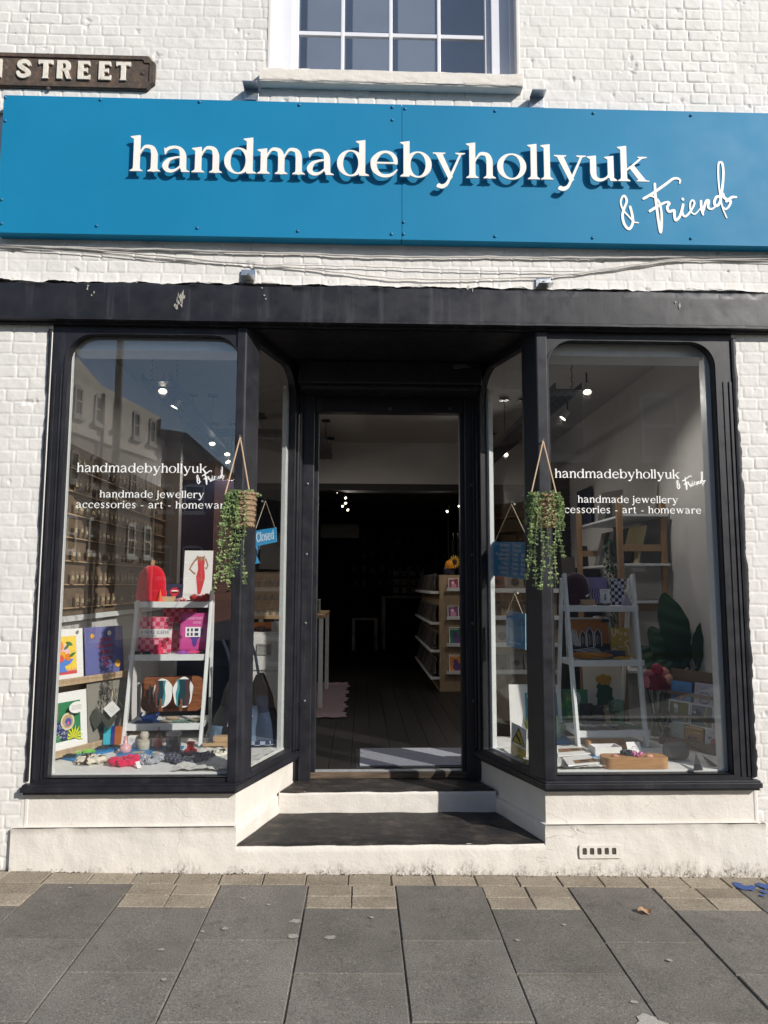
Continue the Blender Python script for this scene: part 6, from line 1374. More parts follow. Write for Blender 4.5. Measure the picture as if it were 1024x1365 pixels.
STONEC = M((.50, .46, .38), .85, .2, 50, .002); jar = thing('stone_jar', dpt(192, 1001), 'speckled stone jar with a round knob lid', 'jar'); o = dpt(192, 1001); mb = MB(STONEC); mb.lathe([(r*s_, z*s_) for r, z in ((7, 0), (8, 2), (9, 9), (8.6, 12), (8.2, 12.4), (0, 12.4))], o, 20); mb.build('body', jar, smooth=45)
mb = MB(STONEC); mb.lathe([(r*s_, z*s_) for r, z in ((8.8, 12.6), (8.8, 14), (4.5, 14.6), (5.8, 18), (6.0, 20.5), (4.5, 23.5), (0, 24.2))], o, 20); mb.build('lid', jar, smooth=45)
dv = thing('drop_vase', dpt(211, 1000), 'tear shaped clear glass vase with pink colour inside', 'vase'); o = dpt(211, 1000); mb = MB(PINKGLASS); mb.lathe([(r*s_, z*s_) for r, z in ((3.5, 0), (6, 3), (6.6, 8), (5, 14), (2, 20), (1.2, 27), (1.8, 28))], o, 20); mb.build('glass', dv, smooth=60); mb = MB(CM('#e08a7c')); mb.lathe([(r*s_, z*s_) for r, z in ((2.4, 1), (4.4, 4), (4.6, 8), (2.5, 14), (0, 16))], o, 14); mb.build('pink_filling', dv, smooth=60)
gj = thing('glass_jar', dpt(231, 1003), 'clear glass jar with a grey lid on the middle blue board', 'jar'); o = dpt(231, 1003); mb = MB(SMOKEGLASS); mb.lathe([(r*s_, z*s_) for r, z in ((8.8, 0), (9.3, 1), (9.3, 21), (8.8, 21), (8.6, 1.5), (0, 1.5))], o, 24); mb.build('body', gj, smooth=45); mb = MB(M((.38, .37, .36), .5)); mb.lathe([(r*s_, z*s_) for r, z in ((9.4, 21.2), (9.4, 24.5), (8.6, 25.2), (0, 25.2))], o, 24); mb.build('lid', gj, smooth=45)
mb = MB(M((.45, .40, .38), .8)); mb.lathe([(7.6*s_, 2*s_), (7.6*s_, 14*s_), (0, 14.5*s_)], o, 18); mb.build('contents', gj, smooth=45)
mb = MB(RASP); mb_o = dpt(254, 1006); tag((mb.lathe([(r*s_, z*s_) for r, z in ((8, 0), (8.4, 2), (7.6, 6), (4.4, 8), (4.4, 12), (5, 15), (4.2, 15.5), (3.6, 9), (0, 4))], mb_o, 20), mb.build('glass_candle_holder', smooth=50))[1], 'raspberry red glass candle holder near the right of the left window', 'candle holder')
st = thing('jewellery_stand', dpt(286, 999), 'stepped pale wooden jewellery stand beside the left corner post', 'jewellery stand'); a = dpt(270, 1000); f = FLOOR.sub(a.x, a.y, ZD, .06); mb = MB(OAK); mb.box(0, .16, 0, .07, .022, .040, fr=f); mb.box(.06, .16, .03, .10, .040, .075, fr=f); mb.box(.015, .035, .005, .06, 0, .022, fr=f); mb.box(.13, .15, .005, .06, 0, .022, fr=f); mb.build('step', st, bevel=.002)
mb = MB(BLACKINK)
for k in range(3): mb.tube([f(.02+.012*k, .02+.008*k, .043), f(.045+.012*k, .03, .046), f(.055, .045+.01*k, .043)], .005, 6)
mb.build('necklace', st, smooth=60)
cl = thing('glass_cloche', dpt(282, 990), 'small clear glass dome behind the stepped jewellery stand', 'glass dome'); o = f(.05, .115, 0); mb = MB(CLEAR); mb.lathe([(.05, .0), (.05, .07), (.044, .095), (.028, .115), (.01, .122), (0, .123)], o, 24); mb.build('dome', cl, smooth=60); mb = MB(OAK); mb.lathe([(.056, 0), (.056, .012), (0, .012)], o-Vector((0, 0, .0)), 24); mb.build('base', cl, smooth=40)
for k, (px0, px1, c, lab) in enumerate(((137, 147, '#35b2c6', 'turquoise upright book at the left end beside the wooden pegs'), (147, 152, '#1c2f80', 'navy upright book between the turquoise and orange ones'), (152, 160, '#a85a22', 'rounded orange brown board standing next to the navy book'))):
    fr, w, h = face(px0, px1, 993, 969, .62, .08, .1); mb = MB(CM(c)); mb.prism(rrect(0, 0, w, h, .02 if k == 2 else .001, 4, bottom=False, left=False) if k == 2 else [(0, 0), (w, 0), (w, h), (0, h)], -.09, 0, fr); tag(mb.build('upright_book', bevel=.0015), lab, 'book' if k < 2 else 'board')
for px, lab in ((126, 'left one of two little turned wooden pegs'), (133.5, 'right one of two little turned wooden pegs')):
    o = dpt(px, 996); mb = MB(OAK); mb.lathe([(r*.0048, z*.0048) for r, z in ((2.6, 0), (2.6, 2), (1.4, 5), (1.2, 9), (1.9, 12), (1.6, 15), (0, 16.5))], o, 14); tag(mb.build('wooden_peg', smooth=60), lab, 'wooden peg')
# --- patchwork bags
DENIMS = [mk_cloth('dark_denim', (.012, .017, .035), .9, 240, .002), mk_cloth('mid_denim', (.035, .055, .10), .9, 240, .002), mk_cloth('pale_denim', (.16, .24, .36), .9, 240, .002), mk_check('denim_check', (.02, .035, .09), (.36, .42, .52), .034, (0, 0, .1)), mk_cloth('black_canvas', (.008, .008, .009), .9, 240, .002)]
def bag(px0, px1, pyb, pyt, Y, lab, peak, patches):
    a, b, t_ = at(px0, pyb, Y), at(px1, pyb, Y), at(peak, pyt, Y); w = b.x-a.x; h = t_.z-a.z; t = thing('patchwork_bag', ((a.x+b.x)/2, Y, a.z), lab, 'bag', None); pk = (t_.x-a.x)/w
    def S(u, v): # u across, v up
        half = .5*(1-.80*v**1.3); c = .5+(pk-.5)*v; x = a.x+w*(c+(u-.5)*2*half); bulge = .10*math.sin(math.pi*u)**.6*(1-.7*v); return (x+.006*math.sin(13*v+5*u), Y-bulge-.008*math.sin(9*u+6*v), a.z+h*v)
    for k, (u0, u1, v0, v1, m) in enumerate(patches): mb = MB(DENIMS[m]); mb.grid(S, 14, 18, (u0, u1), (v0, v1)); mb.build('patch', t, smooth=70)
    mb = MB(DENIMS[4]); mb.grid(lambda u, v: (S(u, v)[0], Y+.10-.02*v, S(u, v)[2]), 6, 6); mb.build('back_panel', t, smooth=70)
    mb = MB(DENIMS[0]); e = Vector(S(.5, 1)); mb.tube([e-Vector((0, 0, .02)), e+Vector((-.03, .02, .12)), e+Vector((-.06, .04, .20)), e+Vector((-.09, .05, .26))], .012, 8, flat=.35); mb.build('strap', t, smooth=60); return t
bag(276, 336, 992, 905, .80, 'dark patchwork denim bag with a flowery checked patch left of the corner post', 312, [(0, .35, 0, .3, 2), (.35, 1, 0, .3, 4), (0, .45, .3, .62, 4), (.45, 1, .3, .62, 3), (0, 1, .62, 1, 4)])
bag(322, 375, 990, 899, .74, 'navy patchwork denim bag seen through the left side window', 346, [(0, .28, .06, .42, 3), (.28, .42, .06, .56, 2), (.42, 1, .06, .46, 1), (0, 1, 0, .06, 3), (0, .28, .42, .56, 2), (.42, 1, .46, .70, 0), (0, .42, .56, .70, 4), (0, 1, .70, 1, 4)])
# --- white cabinet and things on it behind the left side window
cbn = thing('white_cabinet', (-.85, 2.0, ZF), 'white panelled cabinet with a recessed drawer handle behind the bags', 'cabinet'); a, b = at(318, 843, 1.75), at(388, 850, 1.75); mb = MB(M((.52, .52, .50), .5)); mb.box(a.x, b.x, 1.75, 2.2, ZF, a.z); mb.build('carcass', cbn, bevel=.004)
mb = MB(M((.58, .58, .56), .5)); z = at(350, 895, 1.75).z
mb.box(a.x+.02, b.x-.02, 1.738, 1.749, z+.01, a.z-.02); mb.box(a.x+.02, b.x-.02, 1.738, 1.749, ZF+.05, z-.01); D_ = mb.build('drawer_front', cbn, bevel=.003)
c0, c1 = at(342, 873, 1.73), at(362, 858, 1.73); mb = MB(M((.25, .25, .24), .5)); mb.prism([rrect(c0.x, c0.z, c1.x, c1.z, .006, 2), rrect(c0.x+.014, c0.z+.016, c1.x-.014, c1.z-.016, .004, 2)], -1.74, -1.728, FACADE); mb.box(c0.x+.014, c1.x-.014, 1.735, 1.7375, c0.z+.016, c1.z-.016); mb.build('recessed_handle', D_, bevel=.002)
fr, w, h = face(331, 365, 843, 829, 1.85, .3); card(fr, w, h, CM('#b56a26'), 'orange landscape print leaning on the white cabinet', lambda mb, w, h: (mb.poly([(0, .3*h), (.3*w, .5*h), (.6*w, .35*h), (w, .45*h), (w, 0), (0, 0)], CM('#3a2a26')), mb.disc(.5*w, .45*h, .2*w, CM('#5a4038'), .2*h)), cat='print', name='art_print')
fr, w, h = face(362, 382, 845, 828, 1.8, .3, .2); card(fr, w, h, CM('#8f8f8a'), 'grey booklet leaning at the right end of the white cabinet', lambda mb, w, h: (mb.line([(.3*w, .2*h), (.8*w, .9*h)], .08*h, CM('#c9a23a')),), cat='booklet', name='booklet')
eb = thing('earring_board', at(352, 822, 1.95), 'pale wooden board of hanging earrings above the white cabinet', 'earring board'); fr, w, h = face(330, 376, 825, 762, 1.95, .1); mb = MB(OAK); mb.prism([(0, 0), (w, 0), (w, h), (0, h)], -.015, 0, fr); mb.build('board', eb, bevel=.002); q = random.Random(4)
for r in range(3):
    for c in range(5):
        mb = MB(M((.30, .27, .22), .3, .3, 40, 0, metal=.5)); f = fr.sub(w*(.12+.19*c), h*(.82-.3*r), .004, q.uniform(-.1, .1)); mb.disc(0, 0, .008); mb.fr = f; 
        mb.prism([(-.01, -.05), (.01, -.05), (.014, -.02), (0, 0), (-.014, -.02)], 0, .004, f); mb.build('earring', eb)
# navy board and grey column deeper in the room
mb = MB(M((.012, .02, .05), .5)); a, b = at(240, 760, 3.9), at(318, 640, 3.9); mb.box(a.x, b.x, 3.9, 3.93, ZF, b.z); tag(mb.build('navy_screen', bevel=.003), 'tall dark navy screen behind the left ladder shelf', 'screen')
mb = MB(OFFWALL); a = at(216, 700, 3.4); mb.box(a.x, at(238, 700, 3.4).x, 3.4, 3.5, ZF, ZC); tag(mb.build('wall_post'), 'grey vertical post against the left wall beyond the pegboard', 'post')
# --- signs hung in the left side window
def suction(par, p, n):
    fr = Frame(p, n.orthogonal(), n.cross(n.orthogonal())); fr.n = n; mb = MB(CLEAR); mb.lathe([(.022, .0), (.018, .006), (.008, .010), (.007, .016), (0, .017)], n=18, fr=fr); mb.build('suction_cup', par, smooth=60)
    mb = MB(M((.7, .7, .72), .2)); mb.lathe([(.0, .017), (.006, .018), (.006, .026), (0, .027)], n=10, fr=fr); mb.build('hook', par, smooth=60)
def hung_sign(s, name, lab, tl, tr, bl, cup, off, cat='hanging sign'):
    S, fr, L = SPL[s]; A, B, C = on_splay(s, *tl, off), on_splay(s, *tr, off), on_splay(s, *bl, off); f = Frame(C, B-A, A-C)
    if f.n.dot(fr.n) < 0: f.n = -f.n
    w, h = (B-A).length, (A-C).length; t = thing(name, C+(B-A)/2, lab, cat); mb = MB(TEALBOARD); mb.prism([(0, 0), (w, 0), (w, h), (0, h)], -.006, 0, f); mb.build('board', t)
    mb = MB(TEALEDGE); e = w-.0 if s else 0; mb.box(w, w+.004, 0, h, -.0055, .0, fr=f); mb.build('edge', t)
    c = on_splay(s, *cup, off+.012); suction(t, c, -fr.n)
    mb = MB(TWINE); mb.tube([f(.02, h-.006, .002), c, f(w-.02, h-.006, .002)], .0022, 6); mb.build('string', t); return t, f, w, h
t, f, w, h = hung_sign(-1, 'closed_sign', 'small teal hanging sign reading Closed in the left side window', (338, 708), (369, 703), (338, 729), (354, 668), -.075)
mb = MB(VINYL); mb.fr = f; mb.serif('Closed', GW, 1, w*.12, h*.27, width=w*.76, res=22); mb.build('lettering', t)
mb = MB(M('#2f86b8', .7)); 
for k, dx in enumerate((.02, .05)): mb.grid(lambda u, v: f(.01+dx+.018*u+.006*math.sin(5*v+k), -.11*v, -.004+.012*math.sin(4*v+2*u+k)), 4, 12)
mb.build('ribbon', t, smooth=70)
# ================================================================ things in the right display window
LR, RS = ladder('white ladder shelf in the right window holding the maroon beanie', (771, 996), (752, 765), (862, 1002), (843, 766), [((757, 807), (851, 808)), ((764, 880), (859, 880)), ((771, 972), (867, 976))], .60, .90, 998, 765, .20)
(T1, W1, _), (T2, W2, _), (T3, W3, _) = RS
beanie(753, 791, 806, 763, .93, '#3a0d1a', 'dark maroon knitted beanie on the top shelf of the right ladder', False)
WAVE = CM('#8c82b4')
def wavy(mb, w, h):
    for k in range(7): mb.line([(w*(.10+.13*k+.03*math.sin(b*1.3*6.28)), h*(.04+.08*b*7)) for b in [j/10 for j in range(11)]], .006, CM('#1c2040'))
fr, w, h = face(785, 811, 806, 769, 1.0, .12); mb = MB(WAVE); mb.fr = fr; mb.prism(rrect(0, 0, w, h, .006, 3), -.012, 0, fr); mb.w = 0; wavy(mb, w, h); tag(mb.build('pouch'), 'lavender pouch with navy wavy stripes behind the white card', 'pouch')
def dang(mb, w, h):
    mb.rect(.2*w, .84*h, .8*w, .88*h, GREYPAPER); mb.line([(.5*w, .7*h), (.40*w, .3*h)], .004, BLACKINK); mb.line([(.5*w, .7*h), (.58*w, .3*h)], .004, BLACKINK); mb.disc(.5*w, .3*h, .1*w, CM('#5a6a7a'))
fr, w, h = face(801, 814, 804, 785, .9, .1); o = card(fr, w, h, None, 'small white earring card with rounded corners on the top right shelf', dang, cat='earring card', name='earring_card')
CHK = mk_check('navy_white_check', (.018, .02, .07), (.62, .62, .68), .0245, (0, 0, .12)); fr, w, h = face(815, 836, 806, 771, .96, .1); mb = MB(CHK); mb.prism(rrect(0, 0, w, h, .01, 3), -.016, 0, fr); tag(mb.build('checked_pouch', bevel=.004), 'navy and white checked pouch at the right of the top right shelf', 'pouch')
bl = thing('bell_figurine', T1(W1*.86, 0, -.04), 'small lavender bell shaped figurine on the top right shelf', 'figurine'); p = T1(W1*.86, 0, -.04); mb = MB(CM('#9d95a8')); mb.lathe([(.032, 0), (.033, .01), (.026, .045), (.014, .07), (.010, .078)], p, 18); mb.build('body', bl, smooth=60); mb = MB(CM('#c9bfa8')); mb.lathe([(.009, .078), (.014, .085), (.014, .10), (.008, .108), (0, .11)], p, 14); mb.build('head', bl, smooth=60)
mb = MB(CARDBROWN); f = FLOOR.sub(T1(W1*.25, 0, -.02).x, T1(W1*.25, 0, -.04).y, T1.o.z, .1); mb.box(0, .085, 0, .06, .001, .038, fr=f); mb.box(-.002, .087, -.002, .062, .030, .042, fr=f); tag(mb.build('kraft_box', bevel=.002), 'small brown kraft box in front of the maroon beanie', 'box')
mb = MB(BLACKINK); mb.tube([T1(W1*.45+.09*k/8, .006+.006*math.sin(k), -.04-.01*math.cos(k*1.4)) for k in range(9)], .010, 8); tag(mb.build('black_ribbon', smooth=60), 'crumpled black hair tie under the white earring card', 'hair tie')
# middle shelf
def houses(mb, w, h):
    e = .05; mb.rect(0+e*w*.3, .02*h, .98*w, .97*h, CM('#a9a49b')); mb.rect(.02*w, .30*h, .94*w, .94*h, CM('#b5712a')); mb.rect(.02*w, .02*h, .96*w, .36*h, BLACKINK)
    mb.poly([(.0*w+.02*w, .34*h), (.16*w, .72*h), (.30*w, .42*h), (.36*w, .30*h)], CM('#9a958c'))
    for x, y0, ww, hh in ((.30, .30, .15, .34), (.45, .28, .16, .44), (.62, .30, .17, .38)):
        mb.poly([(x*w, y0*h), ((x+ww)*w, y0*h), ((x+ww)*w, (y0+hh*.8)*h), ((x+ww/2)*w, (y0+hh+.1)*h), (x*w, (y0+hh*.8)*h)], BLACKINK); mb.line([(x*w+.004, y0*h), (x*w+.004, (y0+hh*.8)*h), ((x+ww/2)*w, (y0+hh+.06)*h), ((x+ww)*w-.004, (y0+hh*.8)*h), ((x+ww)*w-.004, y0*h)], .0055, PAPER)
        mb.rect((x+.045)*w, (y0+.05)*h, (x+.085)*w, (y0+hh*.7)*h, CM('#8a8276')); mb.rect((x+.095)*w, (y0+.06)*h, (x+.125)*w, (y0+hh*.6)*h, CM('#6a5a40'))
    for k in range(4): mb.line([((.20+.03*k)*w, .30*h), ((.10+.04*k)*w, .70*h)], .005, PAPER); mb.line([((.15+.06*k)*w, (.20-.02*k)*h), ((.62+.05*k)*w, (.27-.03*k)*h)], .004, PAPER)
    mb.rect(.80*w, .88*h, .97*w, .955*h, CM('#2a2740'))
fr, w, h = face(756, 817, 878, 823, .96, .12); card(fr, w, h, None, 'print of black beach houses under an orange sky on the middle right shelf', houses, cat='print', name='art_print')
def squig(mb, w, h):
    lw = .006; m = CM('#efe6cc')
    for P in ([(.08, .95), (.12, .80), (.22, .74), (.28, .86), (.26, .96)], [(.05, .30), (.20, .36), (.34, .20), (.36, .05)], [(.95, .60), (.78, .55), (.76, .44), (.90, .40), (.92, .22), (.98, .12)], [(.45, .66), (.58, .62)], [(.40, .42), (.60, .38)], [(.50, .80), (.62, .84)]): mb.line([(a*w, b*h) for a, b in crv(P, 4)], lw, m)
    for x, y in ((.40, .88), (.80, .80), (.62, .20)): mb.disc(x*w, y*h, .085*w, m, n=14); mb.disc(x*w, y*h, .05*w, CM('#c09a3c'), n=14)
fr, w, h = face(816, 841, 879, 837, .90, .10); mb = MB(CM('#c09a3c')); mb.fr = fr; mb.prism(rrect(0, 0, w, h, .008, 3), -.014, 0, fr); mb.w = 0; squig(mb, w, h); tag(mb.build('patterned_pouch'), 'mustard yellow pouch with cream squiggles on the middle right shelf', 'pouch')
OCH = mk_cloth('ochre_knit', '#a8702a', .95, 200, .004); mb = MB(OCH); A, B = T2(W2*.03, 0, -.06), T2(W2*.62, 0, -.05)
def fold(u, v):
    a = 2*math.pi*v; r = .034*(math.sin(math.pi*min(1, u*1.02+.02))**.35)*(1+.12*math.sin(11*u+3*math.cos(a))); p = A+(B-A)*u; return (p.x+.004*math.sin(19*u), p.y+r*1.6*math.cos(a), p.z+.029+r*.82*math.sin(a)*(1-.35*u))
mb.grid(fold, 50, 20); tag(mb.build('folded_scarf', smooth=75), 'folded ochre knitted scarf along the front of the middle right shelf', 'scarf')
clip(T2(W2*.70, .003, -.03), '#c79a2f', 'mustard yellow claw clip beside the folded ochre scarf', .1, .12); mb = MB(M((.05, .06, .09), .5)); f = FLOOR.sub(T2(W2*.5, 0, -.10).x, T2(W2*.5, 0, -.10).y, T2.o.z); mb.box(-.0, .16, -.0, .05, .001, .055, fr=f); tag(mb.build('dark_case', bevel=.006), 'dark blue case behind the folded ochre scarf', 'case')
# lower shelf
def cactus(mb, w, h):
    g = CM('#27513a'); mb.poly([(a*w, b*h) for a, b in ((.30, .05), (.74, .05), (.76, .30), (.72, .32), (.74, .50), (.68, .54), (.62, .64), (.40, .64), (.32, .54), (.36, .48), (.30, .32), (.34, .28))], g)
    for k in range(4): mb.rect(.34*w, (.12+.13*k)*h, .70*w, (.125+.13*k)*h, CM('#1b3a2a'))
    for x, y, r in ((.40, .70, .09), (.52, .73, .10), (.64, .71, .09), (.50, .66, .10), (.62, .64, .08)): mb.disc(x*w, y*h, r*w, CM('#b7913a'), r*w, n=12)
fr, w, h = face(780, 832, 948, 888, 1.02, .10); card(fr, w, h, CREAMP, 'cream print of a green cactus with yellow flowers on the lower right shelf', cactus, cat='print', name='art_print')
def gjungle(mb, w, h):
    q = random.Random(5); mb.disc(.62*w, .72*h, .13*w, CM('#b9c0c4'), .2*h)
    for k in range(12): x, y = q.uniform(.05, .35)*w, q.uniform(.05, .8)*h; mb.poly([(x, y), (x+.12*w, y+.10*h), (x+.02*w, y+.2*h)], CM(q.choice(('#5d9a4a', '#9a5a6a', '#8fae3a'))))
fr, w, h = face(747, 784, 962, 919, .98, .12, -.1); card(fr, w, h, CM('#3d7a52'), 'small green jungle print at the left of the lower right shelf', gjungle, cat='print', name='art_print')
for px0, px1, pyt, Y, lab in ((777, 792, 938, .86, 'left one of two upright black boxes on the lower right shelf'), (792, 806, 941, .84, 'right one of two upright black boxes on the lower right shelf')):
    fr, w, h = face(px0, px1, 966, pyt, Y, .08); mb = MB(BLACKINK); mb.prism([(0, 0), (w, 0), (w, h), (0, h)], -.05, 0, fr); tag(mb.build('black_box', bevel=.003), lab, 'box')
ks = thing('ring_stand', T3(W3*.5, 0, -.12), 'brown kraft jewellery card propped on the lower right shelf', 'card'); fr, w, h = face(808, 824, 968, 940, .82, .3, .3); mb = MB(CARDBROWN); mb.prism([(0, 0), (w, 0), (w*.7, h), (w*.2, h)], -.004, 0, fr); mb.build('card_back', ks); mb = MB(STEEL); mb.fr = fr; mb.lathe([(.012, .0), (.010, .005), (0, .006)], n=14, fr=fr.sub(w*.45, h*.78, .001)); mb.build('ring', ks, smooth=50)
mb = MB(mk_glass('green_glass', (.35, .62, .50), .08)); fr, w, h = face(815, 834, 968, 934, .84); mb.prism([(0, 0), (w, 0), (w, h), (0, h)], -.06, 0, fr); tag(mb.build('glass_block', bevel=.006), 'green tinted glass block on the lower right shelf', 'glass block')
for k, (u, d, c, L, a, lab) in enumerate(((.08, .05, '#1d1f24', .09, .3, 'black claw clip at the left end of the lower right shelf'), (.20, .03, '#3d4a40', .10, -.2, 'dark sage barrette second from the left on the lower right shelf'), (.33, .05, '#16171a', .10, .5, 'black barrette near the middle of the lower right shelf'), (.47, .035, '#23252b', .09, -.1, 'charcoal barrette in front of the kraft jewellery card'), (.62, .05, '#2a3a30', .10, .2, 'dark green barrette before the green glass block'), (.84, .06, '#2d6a45', .12, -.3, 'bright green claw clip at the right end of the lower right shelf'), (.76, .10, '#2d6a45', .10, .1, 'green barrette behind the bright green claw clip'))):
    clip(T3(W3*u, .003, -d), c, lab, a, L)
# flamingo print, CCTV sign, hanging signs
def flamingo(mb, w, h):
    a0, b0, a1, b1 = .30*w, .16*h, .92*w, .84*h; mb.rect(a0, b0, a1, b1, CM('#2a93a5')); q = random.Random(7)
    for k in range(46):
        x = a0+q.random()*(a1-a0); hh = q.uniform(.12, .30)*h; mb.poly([(x-.008, b0), (x+.008, b0), (x+q.uniform(-.03, .03), b0+hh)], CM(q.choice(('#8fae45', '#c9c568', '#5d8a3a', '#b0b85a'))))
    mb.rect(.33*w, .745*h, .86*w, .82*h, PAPER); mb.text('IT DOES NOT TAKE', .024*h, .35*w, .788*h, BLACKINK); mb.text('MUCH TO STAND OUT', .024*h, .35*w, .758*h, BLACKINK)
    mb.line([(a*w, b*h) for a, b in crv([(.62, .66), (.70, .70), (.74, .62), (.66, .50), (.72, .40), (.80, .38)], 5)], .022, CM('#e58a98')); mb.poly([(.60*w, .68*h), (.54*w, .62*h), (.58*w, .64*h), (.64*w, .65*h)], BLACKINK); mb.disc(.80*w, .38*h, .09*w, CM('#e58a98'), .07*h)
    for k in range(4): mb.line([((.38+.05*k)*w, (.70-.025*k)*h), ((.40+.05*k)*w, (.69-.025*k)*h), ((.42+.05*k)*w, (.70-.025*k)*h)], .004, BLACKINK)
fr, w, h = face(681, 751, 984, 913, .93, .12); card(fr, w, h, None, 'large white mounted print of a flamingo in teal behind the right corner post', flamingo, cat='print', name='art_print')
S, sfr, L_ = SPL[1]; A, B, C, D_ = (on_splay(1, *p, -.07) for p in ((674, 961), (697, 974), (681, 1011), (699, 1022))); f = Frame(C, D_-C, A-C)
if f.n.dot(sfr.n) < 0: f.n = -f.n
w, h = .155, .215; w = (D_-C).length*1.12; h = (A-C).length; cc_ = thing('cctv_sign', C+(D_-C)/2, 'yellow and white CCTV warning sign leaning in the right side window', 'warning sign'); mb = MB(PAPER); mb.prism([(0, 0), (w, 0), (w, h), (0, h)], -.004, 0, f); mb.build('board', cc_)
YEL = M('#d2b81c', .5, .04, 8, 0); mb = MB(YEL); mb.fr = f; mb.rect(.0, .0, w, .45*h, YEL)
tri = [(.06*w, .50*h), (.94*w, .50*h), (.5*w, .96*h)]; mb.poly(tri, BLACKINK); mb.poly([(.5*w+(a-.5*w)*.80, .64*h+(b-.64*h)*.80) for a, b in tri], YEL)
q_ = mb.fr; mb.fr = f.sub(.46*w, .66*h, 0, -.5); mb.rect(-.18*w, -.03*h, .14*w, .055*h, BLACKINK); mb.rect(.14*w, -.015*h, .18*w, .04*h, BLACKINK); mb.fr = q_; mb.line([(.52*w, .64*h), (.60*w, .56*h), (.70*w, .56*h)], .008, BLACKINK)
mb.text('CCTV', .155*h, .5*w, .30*h, BLACKINK, .5, 1.05)
for k, s_ in enumerate(('IN', 'OPERATION')): mb.text(s_, .062*h, .5*w, (.19-.09*k)*h, BLACKINK, .5, 1.)
mb.build('sign_face', cc_)
t, f, w, h = hung_sign(1, 'opening_hours_sign', 'teal hanging board of opening hours by day in the right side window', (657, 722), (708, 723), (657, 767), (682, 672), -.075)
mb = MB(VINYL); mb.fr = f
for k, (d, o) in enumerate((('Monday', 'Closed'), ('Tuesday', 'Closed'), ('Wednesday', '11am - 4pm'), ('Thursday', '11am - 4pm'), ('Friday', '11am - 4pm'), ('Saturday', '10am - 4pm'), ('Sunday', '11am - 4pm'))):
    z = h*(.855-.128*k); sz = h*.070; Wd = lambda s: sum(GW.get(c)[0]+.06 for c in s)*sz
    mb.serif(d, GW, sz, w*.46-Wd(d), z, res=18); mb.serif(o, GW, sz, w*.53, z, res=18)
mb.build('lettering', t)
t, f, w, h = hung_sign(1, 'scan_sign', 'small teal hanging board with a blank centre low in the right side window', (675, 815), (700, 818), (675, 861), (686, 791), -.10)
mb = MB(M('#3a86b0', .5)); mb.fr = f; mb.rect(.2*w, .26*h, .8*w, .78*h)
for k in range(7): mb.rect(.20*w+.088*w*k, .12*h, .20*w+.088*w*k+.05*w, .15*h, VINYL)
for k in range(8): mb.rect(.09*w, .25*h+.065*h*k, .12*w, .25*h+.065*h*k+.04*h, VINYL); mb.rect(.88*w, .25*h+.065*h*k, .91*w, .25*h+.065*h*k+.04*h, VINYL)
mb.build('border_marks', t)
# display floor
for k, (pts, lab) in enumerate((([(744, 1008), (788, 1004), (779, 996), (742, 998)], 'brown and white magazine lying nearest the corner post'), ([(758, 1021), (800, 1017), (784, 1006), (750, 1010)], 'white magazine with a brown picture at the front of the right window'))):
    P = [dpt(*p, .585) for p in pts]; mb = MB(PAPER); z0 = .5855+.002*k; mb.prism([(p.x, p.y) for p in P], z0-.006, z0, FLOOR)
    def I(u, v): a = P[0]+(P[1]-P[0])*u; b = P[3]+(P[2]-P[3])*u; p = a+(b-a)*v; return (p.x, p.y)
    mb.fr = FLOOR; mb.w = z0; mb.poly([I(.05, .45), I(.95, .45), I(.95, .95), I(.05, .95)] if k == 0 else [I(.25, .12), I(.95, .10), I(.98, .5), I(.25, .5)], CM('#8a6a44')); mb.disc(*I(.6, .7 if k == 0 else .3), .03, CM('#2a2320') if k else CM('#3a2c22'), .02)
    if k == 0: mb.disc(*I(.3, .7), .02, CM('#a8412f'), .015)
    tag(mb.build('magazine'), lab, 'magazine')
gv = thing('mint_bottle', dpt(741, 985), 'mint green enamel jug on the teal board beside the corner post', 'jug'); o = dpt(742, 986); s_ = .0052; mb = MB(M('#9cc9ae', .3)); mb.lathe([(r*s_, z*s_) for r, z in ((6, 3), (7, 6), (6.4, 16), (4.2, 24), (3.6, 29), (4.2, 31), (3.4, 31), (0, 12))], o, 20); mb.build('body', gv, smooth=60); mb = MB(M('#6f9a85', .3)); mb.tube([o+Vector((5*s_, 0, 8*s_)), o+Vector((10*s_, 0, 10*s_)), o+Vector((11*s_, 0, 18*s_)), o+Vector((5*s_, 0, 22*s_))], .006, 8); mb.build('handle', gv, smooth=60)
slabp([(733, 993), (762, 992), (752, 981), (724, 983)], .016, BLUEB, 'display_board', 'flat blue board under the mint green jug in the right window', 'board'); slabp([(790, 1012), (826, 1010), (812, 996), (783, 999)], .014, BLUEB, 'display_board', 'flat blue board under the white box in the right window', 'board')
wb_ = thing('white_box', dpt(808, 1005), 'open white gift box holding something pink on the flat blue board', 'box'); a = dpt(794, 1008, .572); f = FLOOR.sub(a.x, a.y, .573, .05); mb = MB(PAPER); mb.box(0, .17, 0, .11, 0, .008, fr=f)
for b in ((0, .17, 0, .006), (0, .17, .104, .11), (0, .006, .006, .104), (.164, .17, .006, .104)): mb.box(*b, .008, .05, fr=f)
mb.build('box_shell', wb_, bevel=.001); mb = MB(CM('#c9a0c8')); mb.box(.02, .12, .03, .09, .008, .030, fr=f); mb.build('pink_contents', wb_, bevel=.006)
bt = thing('bamboo_tray', dpt(815, 998), 'long bamboo tray behind the white gift box', 'tray'); a = dpt(786, 1000); f = FLOOR.sub(a.x, a.y+.02, ZD, .02); mb = MB(BAMBOO); mb.box(0, .27, 0, .08, 0, .02, fr=f); mb.box(0, .27, .068, .08, .02, .05, fr=f); mb.box(0, .02, 0, .068, .02, .05, fr=f); mb.build('tray_body', bt, bevel=.003)
